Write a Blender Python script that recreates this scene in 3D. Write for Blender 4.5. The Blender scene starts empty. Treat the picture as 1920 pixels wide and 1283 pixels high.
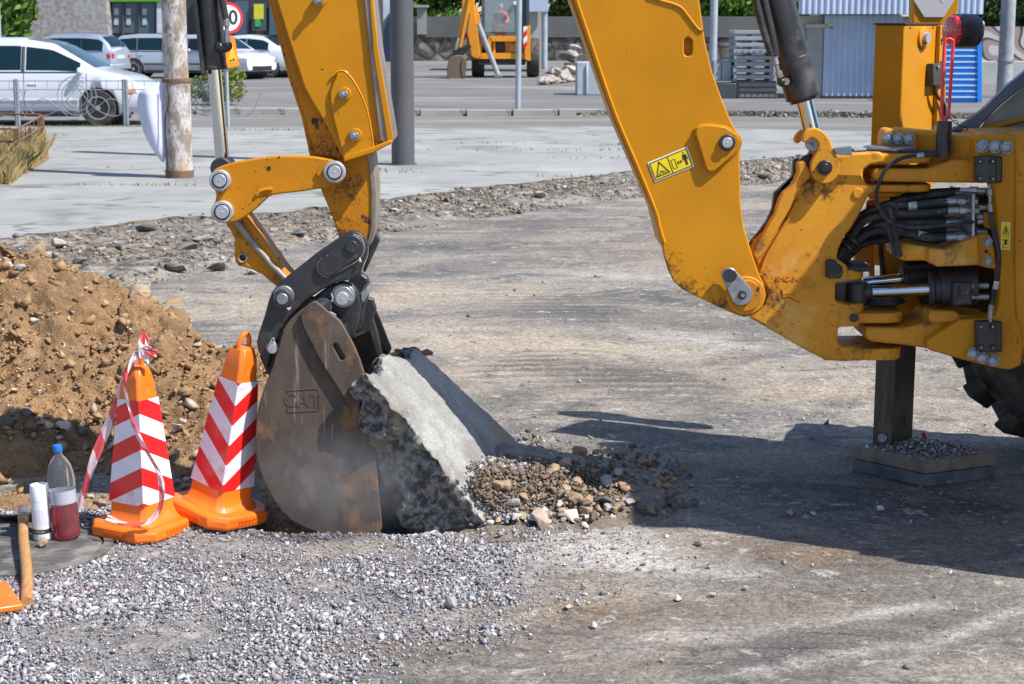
import bpy, bmesh, math, random
import numpy as np
from mathutils import Vector, Matrix, noise as mnoise
R = math.radians
random.seed(7); rng = np.random.default_rng(7)
sc = bpy.context.scene
COL = sc.collection
# ------------------------------------------------------------------ camera
H = 1.91; F = 3200.0; PITCH = math.atan(591.5 / F)
cd = bpy.data.cameras.new('camera'); cam = bpy.data.objects.new('camera', cd); COL.objects.link(cam)
cam.location = (0, 0, H); cam.rotation_euler = (R(90) - PITCH, 0, 0)
cd.sensor_width = 36; cd.lens = F / 1920 * 36; cd.clip_start = 0.1; cd.clip_end = 2000
cd.dof.use_dof = True; cd.dof.focus_distance = 6.6; cd.dof.aperture_fstop = 11.0
sc.camera = cam
# ------------------------------------------------------------------ light
SUN_AZ, SUN_EL = R(26), R(52)          # shadows run to -X and slightly to +Y
sd = Vector((math.cos(SUN_AZ) * math.cos(SUN_EL), -math.sin(SUN_AZ) * math.cos(SUN_EL), math.sin(SUN_EL)))
sl = bpy.data.lights.new('sun', 'SUN'); sl.energy = 5.0; sl.angle = R(0.5); sl.color = (1, .97, .92)
so = bpy.data.objects.new('sun', sl); COL.objects.link(so)
so.rotation_euler = sd.to_track_quat('Z', 'Y').to_euler()
W = bpy.data.worlds.new('World'); sc.world = W; W.use_nodes = True
wn = W.node_tree; bg = wn.nodes['Background']
sky = wn.nodes.new('ShaderNodeTexSky'); sky.sky_type = 'NISHITA'; sky.sun_disc = False
sky.sun_elevation = SUN_EL; sky.sun_rotation = math.atan2(sd.x, sd.y)
wn.links.new(sky.outputs[0], bg.inputs[0]); bg.inputs[1].default_value = 0.12; sky.ozone_density = 3.5; sky.dust_density = .6
sc.view_settings.view_transform = 'Standard'; sc.view_settings.look = 'None'
sc.view_settings.exposure = 0.54; sc.view_settings.gamma = 1
sc.render.engine = 'CYCLES'; sc.cycles.use_denoising = True
sc.cycles.max_bounces = 8; sc.cycles.transparent_max_bounces = 16
sc.cycles.volume_step_rate = 2; sc.cycles.volume_max_steps = 64

# ------------------------------------------------------------------ picture <-> place
_cp, _sp = math.cos(PITCH), math.sin(PITCH)
def ray(px, py):
    dx = (px - 960) / F; dy = (641.5 - py) / F
    return Vector((dx, _cp + dy * _sp, -_sp + dy * _cp))
def P(px, py, Y):
    d = ray(px, py); t = Y / d.y
    return Vector((d.x * t, Y, H + d.z * t))
def G(px, py, z=0.0):
    d = ray(px, py); t = (z - H) / d.z
    return Vector((d.x * t, d.y * t, z))
def proj(x, y, z):
    f = y * _cp - (z - H) * _sp; u = y * _sp + (z - H) * _cp
    return 960 + F * x / f, 641.5 - F * u / f
def ppm(Y): return F / (Y / _cp) * 1.0     # rough pixels per metre

# ------------------------------------------------------------------ node helpers
def newmat(name):
    m = bpy.data.materials.new(name); m.use_nodes = True
    nt = m.node_tree; b = nt.nodes['Principled BSDF']
    return m, nt, b
def nd(nt, t, **kw):
    n = nt.nodes.new(t)
    for k, v in kw.items():
        if k in n.inputs: n.inputs[k].default_value = v
        else: setattr(n, k, v)
    return n
def tc(nt, scale=(1, 1, 1), rot=(0, 0, 0), out='Object'):
    t = nt.nodes.new('ShaderNodeTexCoord'); mp = nt.nodes.new('ShaderNodeMapping')
    mp.inputs['Scale'].default_value = scale; mp.inputs['Rotation'].default_value = rot
    nt.links.new(t.outputs[out], mp.inputs[0]); return mp.outputs[0]
def nz(nt, vec, scale, detail=4, rough=.55, dist=0):
    n = nd(nt, 'ShaderNodeTexNoise'); n.inputs['Scale'].default_value = scale
    n.inputs['Detail'].default_value = detail; n.inputs['Roughness'].default_value = rough
    n.inputs['Distortion'].default_value = dist
    nt.links.new(vec, n.inputs['Vector']); return n.outputs['Fac']
def ramp(nt, fac, lo, hi, a=0.0, b=1.0):
    n = nd(nt, 'ShaderNodeMapRange'); n.clamp = True
    n.inputs[1].default_value = lo; n.inputs[2].default_value = hi
    n.inputs[3].default_value = a; n.inputs[4].default_value = b
    nt.links.new(fac, n.inputs[0]); return n.outputs[0]
def mth(nt, op, a, b=None, c=None):
    n = nd(nt, 'ShaderNodeMath'); n.operation = op
    for i, v in enumerate((a, b, c)):
        if v is None: continue
        if isinstance(v, (int, float)): n.inputs[i].default_value = v
        else: nt.links.new(v, n.inputs[i])
    return n.outputs[0]
def mix(nt, fac, a, b, mode='MIX'):
    n = nd(nt, 'ShaderNodeMix'); n.data_type = 'RGBA'; n.blend_type = mode
    if isinstance(fac, (int, float)): n.inputs[0].default_value = fac
    else: nt.links.new(fac, n.inputs[0])
    for i, v in ((6, a), (7, b)):
        if isinstance(v, tuple): n.inputs[i].default_value = (*v, 1) if len(v) == 3 else v
        else: nt.links.new(v, n.inputs[i])
    return n.outputs[2]
def bump(nt, b, h, strength=.3, dist=.01, prev=None):
    n = nd(nt, 'ShaderNodeBump'); n.inputs['Strength'].default_value = strength
    n.inputs['Distance'].default_value = dist; nt.links.new(h, n.inputs['Height'])
    if prev is not None: nt.links.new(prev, n.inputs['Normal'])
    nt.links.new(n.outputs[0], b.inputs['Normal']); return n.outputs[0]
def attr(nt, name):
    n = nd(nt, 'ShaderNodeAttribute'); n.attribute_name = name; return n.outputs['Fac']
MATS = {}
def pm(name, col, col2=None, rough=.6, metal=0, vs=6, stain=None, ss=9, st=(.58, .66), bs=60, bd=.002, bst=.3,
       stretch=(1, 1, 1), coat=0, speck=None, sps=90, spt=(.68, .71), spec=.5, stain2=None, ss2=3, st2=(.55, .75), rot=(0, 0, 0)):
    m, nt, b = newmat(name); v = tc(nt, stretch, rot); c = (*col, 1)
    col2 = col2 or tuple(x * .82 for x in col)
    cc = mix(nt, ramp(nt, nz(nt, v, vs, 5), .35, .65), col, col2)
    r = rough
    if stain2: cc = mix(nt, ramp(nt, nz(nt, v, ss2, 5, .6), *st2), cc, stain2)
    if stain:
        f = ramp(nt, nz(nt, v, ss, 7, .65, .3), *st); cc = mix(nt, f, cc, stain)
        r = mix(nt, f, (rough,) * 3, (.85,) * 3)
    if speck: cc = mix(nt, ramp(nt, nz(nt, v, sps, 2, .5), *spt), cc, speck)
    nt.links.new(cc, b.inputs['Base Color'])
    if isinstance(r, float) or isinstance(r, int): b.inputs['Roughness'].default_value = r
    else: nt.links.new(r, b.inputs['Roughness'])
    b.inputs['Metallic'].default_value = metal; b.inputs['Coat Weight'].default_value = coat
    b.inputs['Coat Roughness'].default_value = .15
    b.inputs['Specular IOR Level'].default_value = spec
    if bst: bump(nt, b, nz(nt, v, bs, 4, .6), bst, bd)
    MATS[name] = m; return m

YC = (.545, .222, .003)
GR = (.035, .028, .022)
yel = pm('yellow_paint', YC, (.475, .188, .003), rough=.46, vs=3, speck=GR, sps=55, spt=(.755, .77), bs=150, bd=.002, bst=.4, coat=.06, spec=.22, stain2=(.60, .26, .012), ss2=1.1, st2=(.48, .75))
yeld = pm('worn_yellow_paint', (.66, .285, .02), (.55, .225, .02), spec=.25, rough=.5, vs=5, stain=(.10, .06, .03), ss=7, st=(.60, .72), speck=GR, sps=60, spt=(.70, .72), bs=150, bst=.4, coat=0, stain2=(.72, .48, .19), ss2=2.8)
yelr = pm('scraped_yellow_paint', (.55, .21, .005), (.47, .17, .006), spec=.25, rough=.5, vs=5, stain=(.06, .04, .03), ss=13, st=(.60, .64), speck=GR, sps=45, spt=(.69, .7), bs=120, bst=.35)
worn = pm('worn_steel', (.34, .30, .25), (.2, .16, .13), rough=.5, metal=.35, vs=20, stain=(.62, .30, .05), ss=6, st=(.6, .65), stretch=(1, 1, .4), bs=90, bst=.4)
chrome = pm('chrome', (.62, .66, .72), (.55, .6, .66), rough=.07, metal=1, bst=0)
steel = pm('zinc_steel', (.36, .37, .40), (.27, .28, .31), rough=.38, metal=.7, vs=30, stain=(.16, .14, .13), ss=30, st=(.55, .75), bs=150, bst=.2)
pinst = pm('pin_face_steel', (.48, .48, .50), (.38, .38, .41), rough=.45, metal=.4, vs=50, stain=(.12, .1, .09), ss=40, st=(.6, .75), bst=.2)
black = pm('black_paint', (.022, .023, .028), (.035, .034, .036), rough=.42, vs=9, stain=(.12, .10, .085), ss=14, st=(.55, .8), speck=(.25, .22, .19), sps=110, spt=(.7, .73), bs=140, bst=.35)
blackb = pm('black_cylinder_paint', (.018, .019, .021), (.03, .03, .032), rough=.34, vs=10, stain=(.10, .095, .09), ss=9, st=(.52, .8), bs=130, bst=.3)
grease = pm('greasy_black', (.012, .011, .010), (.03, .025, .02), rough=.35, vs=20, bs=70, bst=.7)
rubber = pm('hose_rubber', (.014, .014, .015), (.028, .028, .03), rough=.62, stain=(.10, .09, .08), ss=12, st=(.54, .7), vs=30, bs=200, bst=.2, speck=(.12, .11, .1), sps=60)
tyrem = pm('tyre_rubber', (.02, .02, .02), (.05, .045, .04), rough=.8, vs=9, stain=(.2, .17, .14), ss=8, st=(.5, .8), bs=80, bst=.4)
rustm = pm('bucket_steel', (.115, .082, .062), (.060, .049, .044), rough=.7, metal=.1, spec=.3, vs=7, stain=(.21, .115, .055), ss=7, st=(.54, .66), speck=(.26, .20, .16), sps=75, spt=(.72, .75), bs=60, bst=.45, stain2=(.15, .125, .11), ss2=2.5, stretch=(1, 1, .8))
rustd = pm('bucket_inner_steel', (.10, .075, .055), (.17, .12, .07), rough=.8, vs=9, bs=40, bst=.7)

def grime(m, spots, col=(.03, .02, .012), sc_=75, ext=1.0):
    """baked-on dirt with a shape of its own: patches around given places"""
    nt = m.node_tree; b = nt.nodes['Principled BSDF']; g = nd(nt, 'ShaderNodeNewGeometry'); acc = None
    for (px, py, Y, rp, amt) in spots:
        c = P(px, py, Y); d = nd(nt, 'ShaderNodeVectorMath'); d.operation = 'DISTANCE'; nt.links.new(g.outputs['Position'], d.inputs[0]); d.inputs[1].default_value = c
        f = ramp(nt, d.outputs['Value'], rp * Y / F, 0, 0, amt); acc = f if acc is None else mth(nt, 'MAXIMUM', acc, f)
    v = tc(nt); n = mth(nt, 'ADD', mth(nt, 'MULTIPLY', nz(nt, v, sc_, 6, .7, .4), .65), mth(nt, 'MULTIPLY', nz(nt, v, sc_ * .28, 4, .6, .8), .35))
    f = ramp(nt, mth(nt, 'ADD', n, mth(nt, 'MULTIPLY', acc, .26 * ext)), .60, .76)
    f = mth(nt, 'MULTIPLY', f, ramp(nt, acc, .02, .15))
    old = b.inputs['Base Color'].links[0].from_socket; nt.links.new(mix(nt, mth(nt, 'MULTIPLY', f, .9), old, col), b.inputs['Base Color'])
grime(yel, [(1250, 500, 6.42, 60, .75), (1290, 545, 6.42, 55, .85), (1350, 575, 6.42, 50, .8), (1395, 590, 6.42, 45, .7), (1436, 545, 6.42, 26, 1.1), (1330, 560, 6.42, 90, .45), (1890, 640, 6.44, 60, .35), (1700, 150, 7.1, 90, .30), (1830, 260, 6.44, 40, .4), (706, 262, 6.44, 30, .5)])
grime(yeld, [(1445, 560, 6.5, 55, .9), (1440, 610, 6.5, 70, .65), (1520, 350, 6.5, 45, 1.0), (1550, 360, 6.5, 40, .8), (1578, 345, 6.5, 30, .7), (1590, 480, 6.5, 60, .5), (1700, 340, 6.6, 70, .6), (1640, 300, 6.6, 40, .6), (1700, 630, 6.6, 110, .55), (1800, 640, 6.5, 70, .7), (1600, 660, 6.5, 60, .5), (1760, 495, 6.5, 60, .6), (1690, 480, 6.5, 40, .8), (1575, 560, 6.5, 40, .6), (1425, 520, 6.5, 40, .8), (1540, 640, 6.5, 60, .35)])
grime(yelr, [(640, 440, 6.5, 60, .95), (655, 350, 6.5, 55, .9), (610, 285, 6.5, 55, .75), (690, 330, 6.55, 30, .9), (411, 339, 6.42, 34, .75), (416, 398, 6.42, 34, .8), (627, 323, 6.42, 34, .8), (490, 370, 6.42, 40, .5), (450, 430, 6.5, 40, .8), (455, 484, 6.5, 24, .9), (520, 520, 6.5, 50, .4), (590, 270, 6.5, 50, .7)])

def scratch(m, col, sc_, st, rot, th=(.70, .74), amt=.6):
    """long thin scratches, part of the paint"""
    nt = m.node_tree; b = nt.nodes['Principled BSDF']; v = tc(nt, st, rot)
    f = mth(nt, 'MULTIPLY', ramp(nt, nz(nt, v, sc_, 3, .6, .2), *th), ramp(nt, nz(nt, tc(nt), 3.5, 3), .48, .6))
    old = b.inputs['Base Color'].links[0].from_socket; nt.links.new(mix(nt, mth(nt, 'MULTIPLY', f, amt), old, col), b.inputs['Base Color'])
scratch(yel, (.34, .13, .01), 60, (1, 1, .07), (0, R(-24), 0)); scratch(yel, (.70, .40, .10), 75, (1, 1, .10), (0, R(30), 0), (.72, .75), .5)
scratch(yeld, (.25, .12, .03), 70, (.1, 1, 1), (0, R(20), 0), (.66, .72), .7); scratch(yelr, (.12, .07, .03), 70, (1, 1, .1), (0, R(12), 0), (.66, .70), .8)
scratch(rustm, (.34, .29, .25), 60, (1, 1, .06), (0, R(-18), 0), (.62, .70), .7); scratch(rustm, (.04, .033, .03), 50, (.08, 1, 1), (0, R(25), 0), (.64, .70), .7)
scratch(black, (.22, .20, .18), 90, (.1, 1, 1), (0, R(35), 0), (.68, .72), .6)
# ------------------------------------------------------------------ object helpers
def props(o, label=None, cat=None, group=None, kind=None):
    if label: o['label'] = label
    if cat: o['category'] = cat
    if group: o['group'] = group
    if kind: o['kind'] = kind
    return o
def thing(name, label, cat, loc=(0, 0, 0), rz=0, group=None):
    o = bpy.data.objects.new(name, None); COL.objects.link(o); o.empty_display_size = .2
    o.location = loc; o.rotation_euler = (0, 0, rz); return props(o, label, cat, group)
def rootloc(o):
    while o.parent: o = o.parent
    return Vector(o.location)
def link_bm(name, bm, mat, parent=None, world=True, bevel=0, seg=2, smooth=35, origin=None):
    me = bpy.data.meshes.new(name)
    if parent is not None and world: bmesh.ops.translate(bm, verts=bm.verts, vec=-rootloc(parent))
    if parent is None and origin is not None: bmesh.ops.translate(bm, verts=bm.verts, vec=-Vector(origin))
    bmesh.ops.recalc_face_normals(bm, faces=bm.faces)
    bm.to_mesh(me); bm.free()
    for m in (mat if isinstance(mat, (list, tuple)) else [mat]): me.materials.append(m)
    me.polygons.foreach_set('use_smooth', [smooth > 0] * len(me.polygons))
    if smooth > 0: me.set_sharp_from_angle(angle=R(smooth))
    o = bpy.data.objects.new(name, me); COL.objects.link(o)
    if parent is not None: o.parent = parent
    elif origin is not None: o.location = origin
    if bevel:
        md = o.modifiers.new('bevel', 'BEVEL'); md.width = bevel; md.segments = seg; md.limit_method = 'ANGLE'; md.angle_limit = R(40)
        md.harden_normals = False
    return o
class MB:
    """collects shapes that become one mesh"""
    def __init__(s): s.bm = bmesh.new(); s.mi = 0
    def _tag(s, n0):
        if s.mi:
            s.bm.faces.ensure_lookup_table()
            for f in s.bm.faces[n0:]: f.material_index = s.mi
    def faces(s, vs, fs):
        n0 = len(s.bm.faces); v = [s.bm.verts.new(p) for p in vs]
        for f in fs:
            try: s.bm.faces.new([v[i] for i in f])
            except ValueError: pass
        s.bm.faces.ensure_lookup_table(); s._tag(n0)
    def prism(s, pts, vec, holes=()):
        """pts: 3D polygon; vec: extrusion vector; holes: 3D polygons"""
        n0 = len(s.bm.faces); bm = s.bm; vec = Vector(vec)
        loops = [[Vector(p) for p in pts]] + [[Vector(p) for p in h] for h in holes]
        F0 = []; 
        for lp in loops:
            a = [bm.verts.new(p) for p in lp]; b = [bm.verts.new(p + vec) for p in lp]; F0.append((a, b)); n = len(lp)
            for i in range(n): bm.faces.new((a[i], a[(i + 1) % n], b[(i + 1) % n], b[i]))
        if not holes:
            bm.faces.new(F0[0][0]); bm.faces.new(F0[0][1][::-1])
        else:
            for side in (0, 1):
                ed = []
                for ab in F0:
                    v = ab[side]; n = len(v)
                    for i in range(n): ed.append(bm.edges.get((v[i], v[(i + 1) % n])))
                bmesh.ops.triangle_fill(bm, edges=ed, use_beauty=True)
        s.bm.faces.ensure_lookup_table(); s._tag(n0); return s
    def plate(s, pp, y0, y1, holes=()):
        """pixel polygon laid on the plane Y=y0, thick to y1"""
        return s.prism([P(x, y, y0) for x, y in pp], (0, y1 - y0, 0), [[P(x, y, y0) for x, y in h] for h in holes])
    def box(s, c, d, rz=0, M=None):
        n0 = len(s.bm.faces)
        T = Matrix.Translation(Vector(c)) @ (M if M is not None else Matrix.Rotation(rz, 4, 'Z')) @ Matrix.Diagonal((*d, 1))
        bmesh.ops.create_cube(s.bm, size=1, matrix=T); s.bm.faces.ensure_lookup_table(); s._tag(n0); return s
    def cyl(s, a, b, r, r2=None, n=24, cap=True):
        n0 = len(s.bm.faces); a = Vector(a); b = Vector(b); d = b - a
        T = Matrix.Translation((a + b) / 2) @ d.to_track_quat('Z', 'Y').to_matrix().to_4x4()
        bmesh.ops.create_cone(s.bm, cap_ends=cap, segments=n, radius1=r, radius2=r if r2 is None else r2, depth=d.length, matrix=T)
        s.bm.faces.ensure_lookup_table(); s._tag(n0); return s
    def disc(s, px, py, rp, y0, y1, n=28, r2=None):
        c = P(px, py, y0); r = rp * y0 / F
        return s.cyl(c, c + Vector((0, y1 - y0, 0)), r, None if r2 is None else r2 * y0 / F, n)
    def tube(s, pts, r, n=8, smooth=True, closed=False, k=6):
        pts = [Vector(p) for p in pts]
        if smooth and len(pts) > 2: pts = spline(pts, k, closed)
        n0 = len(s.bm.faces); rings = []; m = len(pts); up = None
        for i, p in enumerate(pts):
            if closed: t = pts[(i + 1) % m] - pts[i - 1]
            else: t = pts[min(i + 1, m - 1)] - pts[max(i - 1, 0)]
            t.normalize()
            if up is None: up = t.orthogonal().normalized()
            up = (up - t * up.dot(t)).normalized(); w = t.cross(up)
            rr = r[0] + (r[1] - r[0]) * i / max(1, m - 1) if isinstance(r, tuple) else r
            rings.append([s.bm.verts.new(p + (up * math.cos(2 * math.pi * j / n) + w * math.sin(2 * math.pi * j / n)) * rr) for j in range(n)])
        for i in range(m if closed else m - 1):
            A, B = rings[i], rings[(i + 1) % m]
            for j in range(n): s.bm.faces.new((A[j], A[(j + 1) % n], B[(j + 1) % n], B[j]))
        if not closed: s.bm.faces.new(rings[0][::-1]); s.bm.faces.new(rings[-1])
        s.bm.faces.ensure_lookup_table(); s._tag(n0); return s
    def lathe(s, prof, c, axis=(0, 0, 1), n=28, caps=True):
        """prof: (r, h) list along axis from point c"""
        n0 = len(s.bm.faces); q = Vector(axis).to_track_quat('Z', 'Y').to_matrix(); c = Vector(c); rings = []
        for r, h in prof:
            rings.append([s.bm.verts.new(c + q @ Vector((r * math.cos(2 * math.pi * j / n), r * math.sin(2 * math.pi * j / n), h))) for j in range(n)])
        for A, B in zip(rings, rings[1:]):
            for j in range(n): s.bm.faces.new((A[j], A[(j + 1) % n], B[(j + 1) % n], B[j]))
        if caps: s.bm.faces.new(rings[0][::-1]); s.bm.faces.new(rings[-1])
        s.bm.faces.ensure_lookup_table(); s._tag(n0); return s
    def ribbon(s, pts, widths, thick=.0006):
        """strip through 3D points, width vectors per point"""
        n0 = len(s.bm.faces); A = []
        for p, w in zip(pts, widths):
            p = Vector(p); w = Vector(w); A.append((s.bm.verts.new(p - w), s.bm.verts.new(p + w)))
        for (a, b), (c, d) in zip(A, A[1:]): s.bm.faces.new((a, b, d, c))
        s.bm.faces.ensure_lookup_table(); s._tag(n0); return s
    def ball(s, c, r, sub=2, sc_=(1, 1, 1)):
        n0 = len(s.bm.faces)
        bmesh.ops.create_icosphere(s.bm, subdivisions=sub, radius=r, matrix=Matrix.Translation(Vector(c)) @ Matrix.Diagonal((*sc_, 1)))
        s.bm.faces.ensure_lookup_table(); s._tag(n0); return s
    def hexbolt(s, c, nrm, r, h, rot=0):
        c = Vector(c); nrm = Vector(nrm).normalized(); q = nrm.to_track_quat('Z', 'Y').to_matrix().to_4x4() @ Matrix.Rotation(rot, 4, 'Z')
        s.cyl(c, c + nrm * h * .22, r * 1.25, n=20)
        n0 = len(s.bm.faces)
        bmesh.ops.create_cone(s.bm, cap_ends=True, segments=6, radius1=r, radius2=r, depth=h * .8, matrix=Matrix.Translation(c + nrm * h * .6) @ q)
        s._tag(n0); s.cyl(c + nrm * h * .99, c + nrm * h * 1.06, r * .72, r * .6, 18); return s
    def build(s, name, mat, parent=None, **kw): return link_bm(name, s.bm, mat, parent, **kw)
def spline(pts, k=6, closed=False):
    out = []; n = len(pts); rg = range(n if closed else n - 1)
    for i in rg:
        if closed: p0, p1, p2, p3 = pts[i - 1], pts[i], pts[(i + 1) % n], pts[(i + 2) % n]
        else: p0, p1, p2, p3 = pts[max(i - 1, 0)], pts[i], pts[i + 1], pts[min(i + 2, n - 1)]
        for j in range(k):
            t = j / k
            out.append(.5 * ((2 * p1) + (-p0 + p2) * t + (2 * p0 - 5 * p1 + 4 * p2 - p3) * t * t + (-p0 + 3 * p1 - 3 * p2 + p3) * t ** 3))
    if not closed: out.append(pts[-1])
    return out
def chai(pp, it=2):
    for _ in range(it):
        q = []; n = len(pp)
        for i in range(n):
            a, b = pp[i], pp[(i + 1) % n]
            q += [(a[0] * .75 + b[0] * .25, a[1] * .75 + b[1] * .25), (a[0] * .25 + b[0] * .75, a[1] * .25 + b[1] * .75)]
        pp = q
    return pp
def sp2(pp, k=4, closed=True):
    v = spline([Vector((x, y, 0)) for x, y in pp], k, closed); return [(a.x, a.y) for a in v]
def circ(px, py, r, n=24, a0=0, a1=360):
    return [(px + r * math.cos(R(a0 + (a1 - a0) * i / (n if a1 - a0 >= 360 else n - 1))), py + r * math.sin(R(a0 + (a1 - a0) * i / (n if a1 - a0 >= 360 else n - 1)))) for i in range(n)]
def capsule(x0, y0, r0, x1, y1, r1, n=12):
    a = math.degrees(math.atan2(y1 - y0, x1 - x0))
    return circ(x1, y1, r1, n, a - 90, a + 90) + circ(x0, y0, r0, n, a + 90, a + 270)
def S(px, Y): return px * Y / F            # pixels to metres at depth Y
FONT = None
def text_bm(body, size, depth=.001, M=None, bold=0):
    cu = bpy.data.curves.new('t', 'FONT'); cu.body = body; cu.size = size; cu.extrude = depth; cu.align_x = 'CENTER'; cu.align_y = 'CENTER'; cu.offset = bold
    o = bpy.data.objects.new('t', cu); COL.objects.link(o)
    dg = bpy.context.evaluated_depsgraph_get(); me = bpy.data.meshes.new_from_object(o.evaluated_get(dg))
    bm = bmesh.new(); bm.from_mesh(me)
    bpy.data.objects.remove(o); bpy.data.curves.remove(cu); bpy.data.meshes.remove(me)
    if M is not None: bmesh.ops.transform(bm, matrix=M, verts=bm.verts)
    return bm
FACE = Matrix.Rotation(R(90), 4, 'X')      # text plane to the XZ plane facing -Y
def fbm(x, y, z=0.0, o=4):
    return mnoise.fractal(Vector((x, y, z)), 1.0, 2.0, o)
def interp(x, xs, ys): return float(np.interp(x, xs, ys))
# ------------------------------------------------------------------ stones
def hull_stone(seed, n=15, flat=.7):
    r = random.Random(seed); bm = bmesh.new()
    ax = (1, r.uniform(.6, .95), r.uniform(flat * .7, flat))
    for _ in range(n):
        v = Vector((r.gauss(0, 1), r.gauss(0, 1), r.gauss(0, 1))).normalized() * r.uniform(.8, 1)
        bm.verts.new((v.x * ax[0] * .5, v.y * ax[1] * .5, v.z * ax[2] * .5))
    g = bmesh.ops.convex_hull(bm, input=bm.verts)
    bmesh.ops.delete(bm, geom=[v for v in bm.verts if not v.link_faces], context='VERTS')
    bmesh.ops.recalc_face_normals(bm, faces=bm.faces)
    return bm
_ST = []
for i in range(14):
    b_ = hull_stone(100 + i, 7 + i % 3, .62); b_.verts.ensure_lookup_table()
    for k_, v_ in enumerate(b_.verts): v_.index = k_
    bmesh.ops.triangulate(b_, faces=b_.faces)
    _ST.append((np.array([v.co[:] for v in b_.verts]), np.array([[v.index for v in f.verts] for f in b_.faces]))); b_.free()
def stone_field(name, pos, size, mat, tilt=.9):
    """one mesh of many stones; pos (n,3), size (n,)"""
    VV = []; FF = []; off = 0; n = len(pos)
    for k in range(n):
        V, Fc = _ST[rng.integers(len(_ST))]
        a, b, c = rng.uniform(-tilt, tilt), rng.uniform(-tilt, tilt), rng.uniform(0, 6.28)
        ca, sa, cb, sb, cc, s_ = math.cos(a), math.sin(a), math.cos(b), math.sin(b), math.cos(c), math.sin(c)
        M = np.array([[cc, -s_, 0], [s_, cc, 0], [0, 0, 1]]) @ np.array([[1, 0, 0], [0, ca, -sa], [0, sa, ca]]) @ np.array([[cb, 0, sb], [0, 1, 0], [-sb, 0, cb]])
        VV.append((V * size[k]) @ M.T + pos[k]); FF.append(Fc + off); off += len(V)
    V = np.concatenate(VV).astype(np.float32); Fc = np.concatenate(FF).astype(np.int32)
    me = bpy.data.meshes.new(name); me.vertices.add(len(V)); me.vertices.foreach_set('co', V.ravel())
    me.loops.add(len(Fc) * 3); me.loops.foreach_set('vertex_index', Fc.ravel())
    me.polygons.add(len(Fc)); me.polygons.foreach_set('loop_start', np.arange(0, len(Fc) * 3, 3, dtype=np.int32))
    me.update(calc_edges=True); me.materials.append(mat)
    o = bpy.data.objects.new(name, me); COL.objects.link(o); return o
def stone_mat(name, cols, rough=.85, bs=80):
    m, nt, b = newmat(name); g = nd(nt, 'ShaderNodeNewGeometry')
    cr = nd(nt, 'ShaderNodeValToRGB'); cr.color_ramp.interpolation = 'LINEAR'
    els = cr.color_ramp.elements
    for i, c in enumerate(cols):
        e = els[i] if i < 2 else els.new(i / (len(cols) - 1))
        e.position = i / (len(cols) - 1); e.color = (*c, 1)
    els = sorted(els, key=lambda e: e.position)
    nt.links.new(g.outputs['Random Per Island'], cr.inputs[0])
    v = tc(nt); n1 = nz(nt, v, bs, 5, .65)
    c = mix(nt, .55, cr.outputs[0], mix(nt, ramp(nt, n1, .3, .7), (.55, .55, .55), (1.3, 1.3, 1.3)), 'MULTIPLY')
    nt.links.new(c, b.inputs['Base Color']); b.inputs['Roughness'].default_value = rough
    bump(nt, b, n1, .5, .004); return m
def one_stone(name, seed, mat, loc, size, rot=None, flat=.75, label=None, cat='stone', group=None, sub=True, n=13):
    """an irregular broken stone as its own object"""
    bm = hull_stone(seed, n, flat)
    bmesh.ops.scale(bm, vec=(size,) * 3, verts=bm.verts)
    if sub:
        bmesh.ops.bevel(bm, geom=bm.edges[:], offset=size * .022, segments=2, affect='EDGES', profile=.5, clamp_overlap=True)
        bmesh.ops.triangulate(bm, faces=bm.faces)
        bmesh.ops.subdivide_edges(bm, edges=[e for e in bm.edges if e.calc_length() > size * .16], cuts=1)
        for v in bm.verts:
            v.co += v.co.normalized() * size * .07 * (fbm(v.co.x / size * 2.2 + seed, v.co.y / size * 2.2, v.co.z / size * 2.2, 3))
    bmesh.ops.rotate(bm, verts=bm.verts, matrix=Matrix.Rotation(random.uniform(-.5, .5), 3, 'X') @ Matrix.Rotation(random.uniform(0, 6.3), 3, 'Z') if rot is None else rot)
    o = link_bm(name, bm, mat, smooth=28); o.location = loc; return props(o, label, cat, group)
# ================================================================== THE GROUND
def world_curve(pp, z=0.0):
    q = [G(x, y, z) for x, y in pp]; return [p.x for p in q], [p.y for p in q]
V0 = world_curve([(-500, 590), (0, 585), (190, 545), (430, 490), (700, 430), (1000, 388), (1200, 362), (1500, 330), (2300, 285)])
V1 = world_curve([(-500, 470), (0, 447), (260, 414), (560, 393), (900, 352), (1200, 318), (1500, 292), (2300, 262)], .09)
def gauss(px, py, cx, cy, sx, sy, rot=0):
    c, s = math.cos(R(rot)), math.sin(R(rot)); dx, dy = px - cx, py - cy
    u = (dx * c + dy * s) / sx; v = (-dx * s + dy * c) / sy; return math.exp(-(u * u + v * v))
def sstep(a, b, x):
    t = min(1, max(0, (x - a) / (b - a))); return t * t * (3 - 2 * t)
def verge(x, y):
    a = interp(x, *V0); b = interp(x, *V1)
    n = .35 * fbm(x * .9, y * .9, 3, 3)
    return sstep(a - .25, a + .35, y + n) * (1 - sstep(b + .3, b + .9, y))
def pit(x, y):
    dx = (x + .52) / .52; dy = (y - 6.85) / .42
    return math.exp(-(dx * dx) ** 2 - (dy * dy) ** 2)
def gravel_mask(x, y):
    px, py = proj(x, y, 0)
    n = fbm(x * 1.3, y * 1.3, 8, 4)
    edge = 1190 + 60 * n - max(0, py - 1080) * 1.9 + max(0, 1010 - py) * .5
    m = 1 - sstep(edge - 380, edge + 80, px + 150 * n)
    m *= 1 - sstep(6.5, 6.75, y - .12 * n) if px < 900 else 1 - sstep(6.35, 6.6, y)
    m *= 1 - .75 * gauss(px, py, 640, 1032, 170, 28, -8)
    mx, my = G(40, 1030, 0).x, G(40, 1030, 0).y; m *= sstep(.31, .36, math.hypot(x - mx, y - my) + .03 * n)
    return m
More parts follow.
